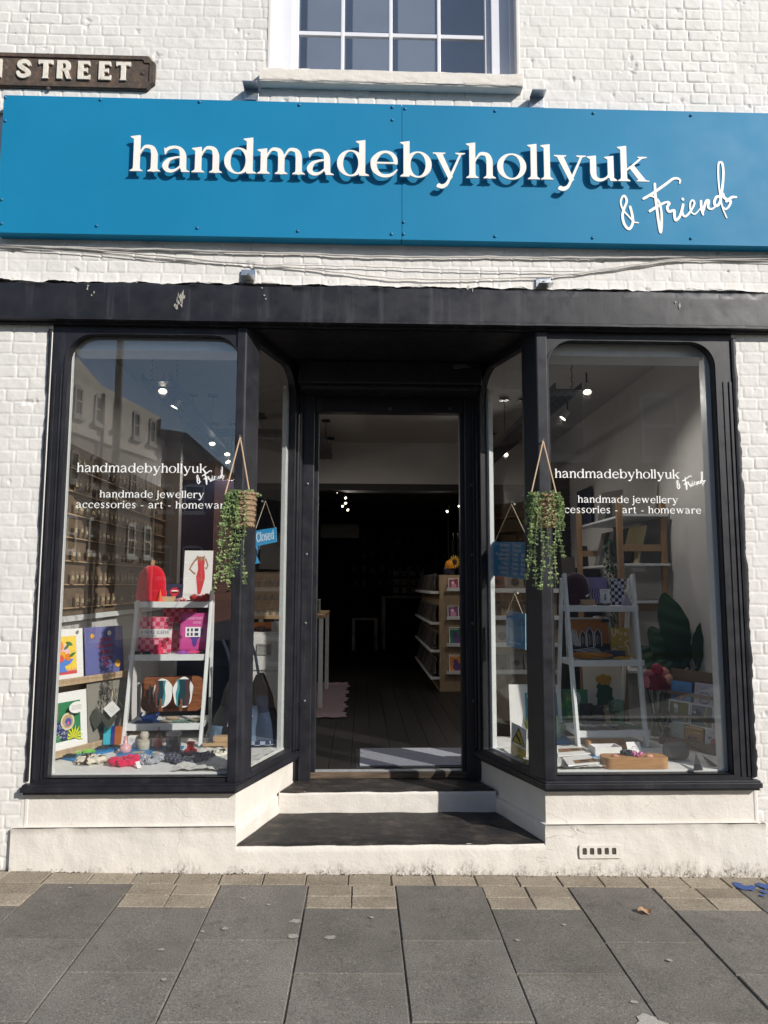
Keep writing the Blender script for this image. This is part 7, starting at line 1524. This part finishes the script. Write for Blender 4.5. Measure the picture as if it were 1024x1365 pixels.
fr, w, h = face(838, 857, 1004, 989, .36, .5, .1); card(fr, w, h, None, 'small white card with an arch drawing behind the oval bamboo tray', lambda mb, w, h: mb.line([(.3*w, .3*h), (.38*w, .55*h), (.5*w, .6*h), (.62*w, .55*h), (.7*w, .3*h)], .003, M('#7a4a8a')), cat='card')
ot = thing('oval_tray', dpt(852, 1024), 'oval bamboo tray with rounded ends at the front of the right window', 'tray'); a, b = dpt(807, 1026), dpt(897, 1027); L = b.x-a.x; f = FLOOR.sub(a.x, a.y, ZD); mb = MB(BAMBOO); mb.prism(rrect(0, 0, L, .13, .045, 8), 0, .062, f); mb.build('tray_body', ot, bevel=.006)
for k, (u, v, c, s_, lab) in enumerate(((.20, .05, '#c98a78', .022, 'small peach shell shaped clip lying on the left of the oval bamboo tray'), (.72, .04, '#d79a86', .024, 'peach shell shaped clip lying on the right of the oval bamboo tray'))):
    mb = MB(CM(c)); p = f(L*u, v, .064); mb.lathe([(s_, 0), (s_*.8, s_*.4), (0, s_*.55)], p, 12, sy=.6); tag(mb.build('shell_clip', smooth=60), lab, 'hair clip', 'small clips on the oval tray')
lump_ring(f(L*.42, .09, .064), .022, .013, CM('#1d2338'), 'small dark navy scrunchie on the oval bamboo tray', seed=31); lump_ring(f(L*.56, .06, .064), .020, .012, CM('#d27aa6'), 'small pink scrunchie on the oval bamboo tray', seed=32)
mb = MB(CM('#5e5f60')); a, b = dpt(897, 1018), dpt(925, 1017); a.z = b.z = ZD+.05; mb.tube([a+(b-a)*t+Vector((0, .10, 0)) for t in (0, .02, .08, .92, .98, 1)], [.03, .042, .05, .05, .042, .03], 20); tag(mb.build('rolled_cushion', smooth=60), 'grey rolled cloth bolster at the right of the right window', 'cloth roll')
df_ = thing('dried_fan', dpt(935, 1020), 'two grey dried palm fans lying beside the grey bolster', 'dried fan'); GREYF = M((.22, .21, .20), .8, .2, 40, .002)
for p0, p1, w_ in (((927, 1003), (931, 1028), .055), ((935, 1006), (952, 1023), .05)):
    a, b = dpt(*p0, ZD+.07), dpt(*p1, ZD+.004); mb = MB(GREYF); d = (b-a); sd = Vector((1, .2, 0))*w_; n = 9
    mb.add([a+sd*.05, a-sd*.05]+[b+sd*((k/n)-.5)*1.0+Vector((0, .01*math.cos(k*3.1), .006*(k % 2))) for k in range(n+1)], [(0, 2+k+1, 2+k) for k in range(n)]); mb.build('fan', df_)
# card rack on the right
crk = thing('card_rack', (2.0, .6, ZD), 'brown plywood rack tilted against the right reveal holding greeting cards', 'card rack'); CO = Vector((1.885, .74, 0)); CU = Vector((.50, -.866, 0)).normalized(); CN = Vector((CU.y, -CU.x, 0))
if CN.x > 0: CN = -CN
def cfr(u, z, out=0., lean=.16): f = Frame(CO+CU*u+CN*out+Vector((0, 0, z)), CU, Vector((0, 0, 1))-CN*lean); f.n = CN if f.n.dot(CN) < 0 else f.n; return f
f = cfr(-.02, ZD+.0, -.02); mb = MB(M((.16, .10, .06), .6)); mb.prism([(0, 0), (.52, 0), (.52, .50), (0, .50)], -.015, 0, f); mb.build('back_board', crk, bevel=.002)
BRN = mk_grain('brown_ledge_wood', (.10, .06, .035), (.20, .13, .08), .6, 5, (9, 9, 1))
for k, z in enumerate((.60, .76, .90)):
    f = cfr(-.03, z, .0-.022*k); mb = MB(BRN); hh = .055 if k == 0 else .016; mb.prism([(0, -hh), (.53, -hh), (.53, 0.006), (0, .006)], 0, .045, f); mb.build('ledge', crk, bevel=.002)
def c_sky(mb, w, h): mb.text("I'm proud", .10*h, .5*w, .66*h, CM('#1c2a4a'), .5); mb.text("you're getting old", .085*h, .5*w, .55*h, CM('#1c2a4a'), .5, .85); mb.disc(.56*w, .22*h, .2*w, CM('#8a6a6a'), .17*h); mb.disc(.28*w, .14*h, .12*w, CM('#7a5a5a'), .08*h); mb.line([(.5*w, .1*h), (.62*w, .34*h)], .006, PAPER)
def c_cake(mb, w, h):
    ink = CM('#5a3a5a')
    for k, c in enumerate('HAPPY'): mb.text(c, .095*h, (.30+.095*k)*w, (.70+.05*math.sin(math.pi*(k+.5)/5))*h, ink)
    mb.line([(a*w, b*h) for a, b in crv([(.50, .52), (.38, .58), (.28, .48), (.34, .34), (.50, .30), (.68, .34), (.72, .48), (.60, .58), (.50, .52)], 4)], .006, ink); mb.line([(a*w, b*h) for a, b in crv([(.29, .44), (.30, .18), (.40, .10), (.60, .10), (.70, .18), (.71, .44)], 4)], .006, ink); mb.disc(.5*w, .44*h, .16*w, CM('#c9b9cc'), .09*h)
def c_goose(mb, w, h): mb.poly([(a*w, b*h) for a, b in ((.10, .08), (.92, .08), (.86, .30), (.62, .44), (.50, .40), (.46, .62), (.40, .82), (.30, .80), (.32, .6), (.20, .34))], CM('#b9b7b0')); mb.poly([(a*w, b*h) for a, b in ((.46, .44), (.70, .40), (.74, .20), (.50, .16), (.40, .28))], CM('#6a3a5a')); mb.disc(.35*w, .74*h, .10*w, PAPER)
def c_rain(mb, w, h): mb.poly([(a*w, b*h) for a, b in ((.08, .55), (.30, .80), (.50, .62), (.62, .45), (.08, .45))], CM('#2a3242')); mb.line([(.1*w, .40*h), (.62*w, .34*h)], .006, PAPER); mb.line([(.70*w, .9*h), (.62*w, .3*h), (.80*w, .06*h)], .014, CM('#b9a86a')); mb.disc(.2*w, .62*h, .05*w, PAPER); mb.line([(.85*w, .8*h), (.72*w, .4*h)], .010, CM('#8f8a5a'))
def c_pale(mb, w, h):
    for k in range(7): a = .3+k*.42; mb.poly([(.5*w, .2*h), ((.5+.32*math.cos(a-.12))*w, (.2+.32*math.sin(a-.12))*h), ((.5+.40*math.cos(a))*w, (.2+.40*math.sin(a))*h), ((.5+.32*math.cos(a+.12))*w, (.2+.32*math.sin(a+.12))*h)], CM('#9a9a72'))
    mb.text('with love', .08*h, .5*w, .74*h, CM('#8a8a80'), .5)
def c_gold(mb, w, h):
    for k in range(9): mb.disc((.08+.105*k)*w, .92*h, .05*w, CM('#d8b27a'), .06*h)
    mb.text('LOTS OF LOVE', .06*h, .5*w, .70*h, CM('#e6d08a'), .5); mb.rect(.56*w, .70*h, .86*w, .74*h, CM('#e8c43a'))
    for x, y, c in ((.40, .52, '#a84a5a'), (.54, .56, '#c0606a'), (.62, .46, '#7a3a6a'), (.30, .44, '#3a2a4a')): mb.disc(x*w, y*h, .09*w, CM(c), .07*h)
    mb.line([(.45*w, .45*h), (.5*w, .1*h)], .006, CM('#5a6a3a'))
def c_red(mb, w, h): mb.disc(.55*w, .40*h, .2*w, CM('#b3352c'), .18*h); mb.poly([(.2*w, .2*h), (.5*w, .32*h), (.8*w, .16*h), (.5*w, .24*h)], CM('#3a2a2a')); mb.poly([(.1*w, .6*h), (.3*w, .5*h), (.45*w, .6*h), (.3*w, .62*h)], CM('#5a5a66')); mb.text('happy birthday', .07*h, .5*w, .80*h, CM('#a05a5a'), .5, .9)
def cu(px, py): # along the rack for a pixel column
    d = _ray(px, py); t_ = (CO-CAM).dot(CN)/d.dot(CN); p = CAM+d*t_; return (p-CO).dot(CU), p.z
for (px0, px1, pyb, pyt, c, lab, dr, bd, out) in ((890, 917, 932, 907, '#5f8fc4', 'blue birthday card with a snail at the top left of the card rack', c_sky, '#5f8fc4', -.045), (921, 949, 939, 910, '#b5b0c2', 'lavender card reading happy over a heart cake in the top row of the card rack', c_cake, '#c6c2d0', -.045), (950, 966, 945, 914, '#c9a0ac', 'pink card cut off by the white reveal in the top row of the card rack', None, '#d0b0b8', -.045),
        (889, 917, 961, 932, '#7d7434', 'olive card with a white goose in the middle row of the card rack', c_goose, None, -.022), (918, 949, 968, 937, '#6a7480', 'grey blue landscape card in the middle row of the card rack', c_rain, None, -.022), (950, 966, 971, 942, '#b0603a', 'orange card cut off by the white reveal in the middle row of the card rack', None, None, -.022),
        (886, 912, 988, 960, '#a9b4aa', 'pale sage card with a leafy star in the bottom row of the card rack', c_pale, '#b4bcb4', 0.0), (913, 938, 994, 966, '#a87a3c', 'golden card with flowers in the bottom row of the card rack', c_gold, '#a87a3c', 0.0), (941, 962, 999, 970, '#c9c4c8', 'white card with a red flower pot in the bottom row of the card rack', c_red, None, 0.0)):
    (u0, z0), (u1, _), (_, z1) = cu(px0, pyb), cu(px1, pyb), cu(px0, pyt); fr = cfr(u0, z0, out+.012, .16); card(fr, u1-u0, z1-z0, CM(c), lab, dr, 'greeting cards on the right rack', border=CM(bd) if bd else PAPER)
# tall glass vase of tulips
tv = thing('tulip_vase', at(876, 985, .86), 'tall clear glass vase of pink and maroon paper tulips behind the card rack', 'flower vase'); o = at(876, 990, .86); o.z = ZD; sc_ = .0053; mb = MB(CLEAR); mb.lathe([(r*sc_, z*sc_) for r, z in ((9, 0), (10, 2), (9, 30), (11, 78), (10.6, 78), (8.6, 30), (9.4, 3), (0, 2))], o, 24); mb.build('glass', tv, smooth=50)
STEMG = M((.03, .06, .03), .6); q = random.Random(8)
for k, (px, py, c, r) in enumerate(((868, 902, '#c46a70', 9), (876, 893, '#a82a44', 8), (884, 899, '#d58a80', 9), (892, 907, '#d89a86', 8), (872, 910, '#7a1626', 11), (884, 911, '#8a1a2c', 10), (862, 909, '#d27c80', 8))):
    p = at(px, py, .86+q.uniform(-.06, .04)); mb = MB(CM(c)); mb.lathe([(0, -r*sc_), (r*sc_*.7, -r*sc_*.8), (r*sc_, -r*.1*sc_), (r*sc_*.8, r*.7*sc_), (r*sc_*.3, r*sc_), (0, r*.8*sc_)], p, 14); mb.build('bloom', tv, smooth=60)
    mb = MB(STEMG); mb.tube([o+Vector((q.uniform(-.03, .03), q.uniform(-.03, .03), .02)), (o+p)/2+Vector((q.uniform(-.01, .01), 0, 0)), p-Vector((0, 0, r*sc_*.8))], .006, 6); mb.build('stem', tv, smooth=60)
mb = MB(DARKLEAF); q = random.Random(18)
for k in range(60): 
    p = at(889+q.uniform(-4, 4), q.uniform(950, 1000), .70); a = q.uniform(0, 6.3); u = Vector((math.cos(a), .3, math.sin(a)))*.020; v_ = Vector((-math.sin(a), .2, math.cos(a)))*.008; mb.add([p-u, p+v_, p+u, p-v_], [(0, 1, 2, 3)])
mb.build('trailing_leaves', tv)
# large leaved plant
bp = thing('banana_plant', at(905, 905, 1.35), 'large dark green plant with paddle shaped leaves behind the card rack', 'plant'); base = at(905, 920, 1.35); base.z = .9
mb = MB(M((.12, .10, .08), .6)); mb.lathe([(.10, 0), (.13, .02), (.15, .42), (.14, .42), (.13, .38), (0, .38)], Vector((base.x, base.y, ZF)), 20); mb.build('pot', bp, smooth=45)
def paddle(tipx, tipy, Y, w, bend, basep, name='leaf'):
    tip = at(tipx, tipy, Y); d = tip-basep; L = d.length; side = d.normalized().cross(Vector((0, -1, 0.25))).normalized()
    def g(u, v):
        t_ = .28+.72*u; wd = w*math.sin(math.pi*min(.999, u*.96+.03))**.7; s_ = (v-.5)*2; p = basep+d*t_+Vector((0, -bend*math.sin(math.pi*t_), -.10*t_*t_*bend)); return p+side*(wd*s_)+Vector((0, -.05*abs(s_)*w*4*.2+.006*math.sin(26*u+3*s_), .05*abs(s_)*w*1.6))
    mb = MB(DARKLEAF); mb.grid(g, 22, 10); o_ = mb.build(name, bp, smooth=80); mb = MB(DARKLEAF); mb.tube([basep, basep+d*.15+Vector((0, -bend*.3, 0)), Vector(g(0, .5))], .013, 7); mb.build('leaf_stalk', bp, smooth=60)
base2 = at(907, 915, 1.3)
for tx, ty, Y, w_, b_ in ((884, 790, 1.3, .12, .10), (956, 820, 1.15, .15, .16), (866, 835, 1.4, .11, .10), (850, 862, 1.45, .10, .06), (966, 868, 1.2, .10, .1), (932, 832, 1.5, .13, .08), (898, 842, 1.25, .11, .05), (872, 880, 1.2, .07, .12)): paddle(tx, ty, Y, w_, b_, base2)
# pine shelving against the right wall
ps = thing('pine_shelving', (2.1, 2.0, ZF), 'pine shelving unit with white shelves against the right wall', 'shelving'); Yn, Yf_ = 1.55, 2.62; xa, xb_ = 1.90, 2.26
for y in (Yn, Yf_):
    for x in (xa, xb_):
        mb = MB(PINE); zt = 2.34 if x == xa else 2.30; mb.box(x-.022, x+.022, y-.02, y+.02, ZF, zt); mb.build('upright', ps, bevel=.003)
    for z in (1.42, 1.0, 1.9): mb = MB(PINE); mb.box(xa+.022, xb_-.022, y-.012, y+.012, z, z+.055); mb.build('cross_rail', ps, bevel=.002)
for z in (2.20, 1.80, 1.50, .95): mb = MB(WHITEWOOD); mb.box(xa+.023, xb_+.03, Yn-.05, Yf_+.05, z-.018, z); mb.build('shelf', ps, bevel=.002)
q = random.Random(14)
for k in range(7):
    y = 1.72+.115*k; fr = Frame((2.0, y+.10, 1.802), (.25, -1, 0), (.28, .12, 1)); c = ('#c9b98a', '#3a3836', '#2c2a2a', '#47443f', '#8d877c', '#35323a', '#6a665e')[k]
    card(fr, .24, .33, CM(c), 'mounted print leaning in the row on the upper pine shelf', None, 'prints on the pine shelves', 'print', name='art_print')
for k in range(4):
    fr = Frame((1.96, 1.85+.17*k+.12, 1.502), (.2, -1, 0), (.25, .1, 1)); card(fr, .13, .13, CM(('#7a4a4a', '#35506a', '#7a6a5a', '#4a4a52')[k]), 'small framed card on the lower pine shelf', None, 'small cards on the lower pine shelf', 'card', border=CM('#7a766e'))
mb = MB(M((.34, .33, .31), .8)); mb.tube([(1.98, 2.42, 1.30), (2.0, 2.1, 1.30)], .05, 16); 
for y in (2.15, 2.22, 2.3): mb.tube([(1.98+(2.42-y)*.06, y, 1.30), (1.98+(2.42-y)*.06, y-.02, 1.30)], .053, 16)
tag(mb.build('ribbed_roll', smooth=40), 'pale ribbed roll lying on the pine shelving', 'roll')
hv = thing('trailing_plant', (1.93, 1.7, 1.8), 'dark trailing plant hanging down from the pine shelving', 'plant'); mb = MB(M((.05, .05, .05), .6)); mb.lathe([(.05, 0), (.08, .02), (.09, .13), (.08, .13), (0, .10)], (1.99, 1.72, 1.803), 16); mb.build('pot', hv, smooth=45); q = random.Random(28); mb = MB(DARKLEAF)
for s_ in range(6):
    x0, y0 = 1.90+q.uniform(-.02, .02), 1.72+q.uniform(-.12, .12); zl = q.uniform(.35, .75); z = 2.0
    while z > 2.0-zl-.2:
        p = Vector((x0+.02*math.sin(9*z+s_)-.01, y0+.02*math.cos(7*z), z)); a = q.uniform(0, 6.3); u = Vector((math.cos(a)*.4, math.sin(a), -.5)).normalized()*.032; v_ = u.cross(Vector((1, .2, .1))).normalized()*.016; mb.add([p, p+u*.5+v_, p+u, p+u*.5-v_], [(0, 1, 2, 3)]); z -= q.uniform(.01, .022)
mb.build('foliage', hv)
# pictures, screen and paper by the right wall
mb = MB(M((.012, .02, .06), .4)); mb.fr = FACADE; a, b = atx(772, 703, 2.30), atx(789, 648, 2.30); mb.box(2.285, 2.30, min(a.y, b.y), max(a.y, b.y), min(a.z, b.z), max(a.z, b.z)); tag(mb.build('wall_picture', bevel=.002), 'narrow dark blue picture on the right wall beside the brick pier', 'picture')
sc2 = thing('computer_screen', at(782, 790, 3.3), 'black computer screen standing on a dark counter in the right window', 'screen'); fr, w, h = face(777, 792, 782, 727, 3.3, .05, .8); mb = MB(BLACKINK); mb.prism(rrect(0, 0, w, h, .01, 3), -.03, 0, fr); mb.build('panel', sc2, bevel=.004); mb = MB(BLACKINK); mb.prism([(w*.4, -.10), (w*.6, -.10), (w*.6, .05), (w*.4, .05)], -.05, -.031, fr); mb.build('stand', sc2)
mb = MB(DARKMETAL); a, b = at(752, 790, 3.2), at(800, 757, 3.2); mb.box(a.x, b.x, 3.2, 3.7, ZF, b.z); tag(mb.build('dark_counter', bevel=.004), 'dark counter under the black computer screen', 'counter')
fr, w, h = face(750, 769, 770, 742, 3.0, .1, .2); card(fr, w, h, CM('#55524e'), 'grey paper sheet propped near the brick pier behind the right ladder', None, cat='paper', name='paper_sheet', border=CM('#5a5752'))
fr = Frame((2.20, 2.35, 2.205), (.1, -1, 0), (.18, 0, 1)); card(fr, .62, .42, CM('#8a8780'), 'pale canvas leaning on the top of the pine shelving', None, cat='canvas', name='canvas', border=CM('#8f8c86'), t=.02)
fr = Frame((2.12, 2.75, 2.205), (.4, -1, 0), (.22, 0, 1)); card(fr, .30, .34, CM('#77736c'), 'framed figure print leaning on the far end of the pine shelving', lambda mb, w, h: (mb.disc(.5*w, .7*h, .1*w, BLACKINK), mb.poly([(.3*w, .1*h), (.7*w, .1*h), (.6*w, .6*h), (.4*w, .6*h)], BLACKINK)), cat='print', name='art_print')
# card shelves seen low through the right side window, against the inner partition
gs = thing('card_shelving', (.95, 2.6, ZF), 'dim wall of white ledges with cards seen through the right side window', 'shelving'); a, b = at(655, 900, 2.6), at(745, 900, 2.6); mb = MB(PLY); mb.box(a.x, b.x, 2.62, 2.64, ZF, 1.62); mb.build('back_board', gs); q = random.Random(3)
for z, py in ((1.44, 790), (1.24, 826), (1.0, 862), (.70, 898)):
    z = at(690, py, 2.58).z; mb = MB(WHITEWOOD); mb.box(a.x, b.x, 2.54, 2.619, z, z+.014); mb.box(a.x, b.x, 2.53, 2.54, z, z+.04); mb.build('ledge', gs, bevel=.001); x = a.x+.02
    while x < b.x-.12:
        w_ = q.choice((.12, .14, .16)); fr = Frame((x, 2.56, z+.016), (1, 0, 0), (0, .2, 1)); c = q.choice(('#5a4636', '#77716a', '#403a38', '#8a7a5a', '#6a3a34', '#34303a', '#7d7a74')); card(fr, w_, .17, CM(c), 'dim greeting card on the ledges behind the right side window', lambda mb, w, h: mb.disc(.5*w, .5*h, .25*w, CM('#2c2624')), 'cards behind the right side window', border=CM('#8c8880')); x += w_+.015
# ================================================================ trailing plants hung on the corner posts
WICK = NT('woven_seagrass'); _w = WICK.new('TexWave', Scale=62., Distortion=3., Detail=3.); _w.bands_direction = 'Z'; WICK.link(WICK.coords(), _w.inputs[0]); _c = WICK.mix(WICK.noise(90, 4, .7), WICK.ramp(_w.outputs['Fac'], [(.2, (.20, .11, .055)), (.7, (.55, .37, .22))]), (.62, .44, .28)); WICK = WICK.done(_c, .85, WICK.bump(_w.outputs['Fac'], .006))
def hanging_plant(lab, apex, e0, e1, bl, br, bt, bb, stems, Y, seed, heavy):
    q = random.Random(seed); hp = at(*apex, -.03); t = thing('hanging_plant', hp, lab, 'hanging plant', 'trailing plants on the corner posts'); p0, p1 = at(bl, bt, Y), at(br, bb, Y); cx, r, zt, zb = (p0.x+p1.x)/2, (p1.x-p0.x)/2, p0.z, p1.z
    mb = MB(STEEL); mb.tube([hp+Vector((0, .045, 0)), hp+Vector((0, -.02, 0)), hp+Vector((0, -.03, .012))], .005, 8); mb.build('hook', t, smooth=60)
    mb = MB(WICK); n = 26; prof = [(r*.80, zb), (r*.86, zb+.02), (r*.93, (zb+zt)/2), (r*.97, zt-.012), (r*1.0, zt), (r*.9, zt), (r*.85, zt-.05), (0, zt-.05)]; mb.lathe([(a*(1+.0), z-zb) for a, z in prof], (cx, Y, zb), n)
    for k in range(7):      # woven coils stand proud
        z = zb+.012+(zt-zb-.02)*k/6; rr = r*(.83+.15*k/6); mb.tube([(cx+rr*math.cos(6.283*j/40), Y+rr*math.sin(6.283*j/40), z+.004*math.sin(j*2.6+k*3)) for j in range(41)], .009, 6, cap=False)
    mb.build('basket', t, smooth=60)
    mb = MB(ROPE); 
    for e in (e0, e1): mb.tube([hp+Vector((0, -.02, .002)), at(e[0], e[1], Y-.0)], .0042, 6)
    mb.build('cord', t, smooth=60)
    mb = MB(IVY); STW = .0014
    def leaf(p, d, L, wd):
        d = Vector(d).normalized(); s_ = d.cross(Vector((q.uniform(-.5, .5), -1, q.uniform(-.2, .6)))).normalized(); n_ = d.cross(s_); m = p+d*L*.5; c = n_*wd*.35
        mb.add([p, m+s_*wd*.5+c-d*L*.05, p+d*L*.82+s_*wd*.34+c, p+d*L, p+d*L*.82-s_*wd*.34+c, m-s_*wd*.5+c-d*L*.05, p+d*L*.62], [(0, 6, 2, 1), (6, 3, 2), (0, 5, 4, 6), (6, 4, 3)])
    def vine(P, sc=1., dens=.0105):
        for a, b in zip(P[:-1], P[1:]):
            a, b = Vector(a), Vector(b); L = (b-a).length; n_ = max(1, int(L/dens))
            mb.tube([a, b], STW, 4, cap=False)
            for k in range(n_):
                p = a+(b-a)*((k+q.random())/n_); ang = q.uniform(0, 6.283)
                for s_ in (0, math.pi): d = (math.cos(ang+s_), math.sin(ang+s_)-.35, q.uniform(-.45, .35)); L2 = q.uniform(.010, .022)*sc; leaf(p, d, L2, L2*q.uniform(.62, .9))
    for k in range(34):        # crown of leaves spilling over the rim
        a = q.uniform(0, 6.283); rr = r*q.uniform(.2, .95); s0 = Vector((cx+rr*math.cos(a), Y+rr*math.sin(a), zt-.02)); s1 = s0+Vector((math.cos(a)*.03, math.sin(a)*.03, q.uniform(.01, .035))); vine([s0, s1], 1.05, .009)
    for k in range(heavy):
        a = q.uniform(math.pi*.75, math.pi*1.45) if heavy == 24 else q.choice((q.uniform(2.5, 4.0), q.uniform(-.8, .7))); rr = r*1.08; s0 = Vector((cx+rr*.8*math.cos(a), Y+rr*.8*math.sin(a), zt+.01)); P = [s0, Vector((cx+rr*1.15*math.cos(a), Y+rr*1.15*math.sin(a), zt-.02))]; z = zt-.02; Lz = q.uniform(.06, .19)
        for j in range(4): z -= Lz/4; P.append(Vector((cx+rr*(1.2+.05*j*q.random())*math.cos(a)+q.uniform(-.006, .006), Y+rr*1.2*math.sin(a), z)))
        vine(P, .95, .011)
    for (sx_, sy_) in stems:
        e = at(sx_, sy_, Y-.045); x0 = cx+(e.x-cx)*.72; x0 = max(cx-r*1.05, min(cx+r*1.05, x0)); P = [Vector((x0*.6+cx*.4, Y-r*.8, zt)), Vector((x0, Y-r*1.12, zt-.03))]; z = zt-.03; n_ = 12
        for j in range(1, n_+1): f_ = j/n_; P.append(Vector((x0+(e.x-x0)*f_+.007*math.sin(7*f_+sx_), Y-r*1.12+(.01 if f_ > .5 else 0)+.008*math.sin(5*f_+sx_*2), (zt-.03)+(e.z-zt+.03)*f_)))
        vine(P, 1.0, .0125)
    mb.build('foliage', t); return t
hanging_plant('trailing green plant in a woven basket hung on the left corner post', (321, 584), (300, 660), (332, 653), 307, 341, 657, 704, [(285, 788), (291, 772), (298, 776), (306, 783), (312, 770), (318, 760), (327, 778)], -.115, 5, 24)
hanging_plant('trailing green plant in a woven basket hung on the right corner post', (723, 589), (708, 659), (742, 660), 708, 744, 660, 703, [(700, 772), (705, 750), (711, 784), (720, 787), (731, 783), (741, 779), (748, 745)], -.115, 15, 22)
# ================================================================ light, sky, camera
SUN = Vector((1.05, -1.0, .87)).normalized(); el = math.asin(SUN.z); az = math.atan2(SUN.x, SUN.y)
w = bpy.data.worlds.new('World'); SC.world = w; w.use_nodes = True; nt = w.node_tree; bg = nt.nodes['Background']
sk = nt.nodes.new('ShaderNodeTexSky'); sk.sky_type = 'NISHITA'; sk.sun_disc = False; sk.sun_elevation = el; sk.sun_rotation = az; sk.air_density = 1.0; sk.dust_density = .6; sk.ozone_density = 1.5
nt.links.new(sk.outputs[0], bg.inputs[0]); bg.inputs[1].default_value = .105
l = bpy.data.lights.new('sun', 'SUN'); l.energy = 3.95; l.angle = rad(.53); l.color = (1, .955, .885); so = bpy.data.objects.new('sun', l); COL.objects.link(so); so.rotation_euler = (-SUN).to_track_quat('-Z', 'Y').to_euler(); so.location = (8, -8, 9)
c = bpy.data.cameras.new('camera'); c.sensor_fit = 'HORIZONTAL'; c.sensor_width = 36; c.lens = 36*F_PX/1024; c.clip_start = .05; c.clip_end = 1200
co = bpy.data.objects.new('camera', c); COL.objects.link(co); m = Matrix((RIGHT, UP, -FWD)).transposed().to_4x4(); m.translation = CAM; co.matrix_world = m; SC.camera = co
SC.view_settings.view_transform = 'Standard'; SC.view_settings.look = 'None'; SC.view_settings.exposure = .35; SC.view_settings.gamma = 1
cy = SC.cycles; cy.use_denoising = True; cy.max_bounces = 9; cy.diffuse_bounces = 5; cy.glossy_bounces = 4; cy.transmission_bounces = 6; cy.transparent_max_bounces = 24; cy.sample_clamp_indirect = 6; cy.caustics_reflective = False; cy.caustics_refractive = False
cy.use_adaptive_sampling = True; cy.adaptive_threshold = .012
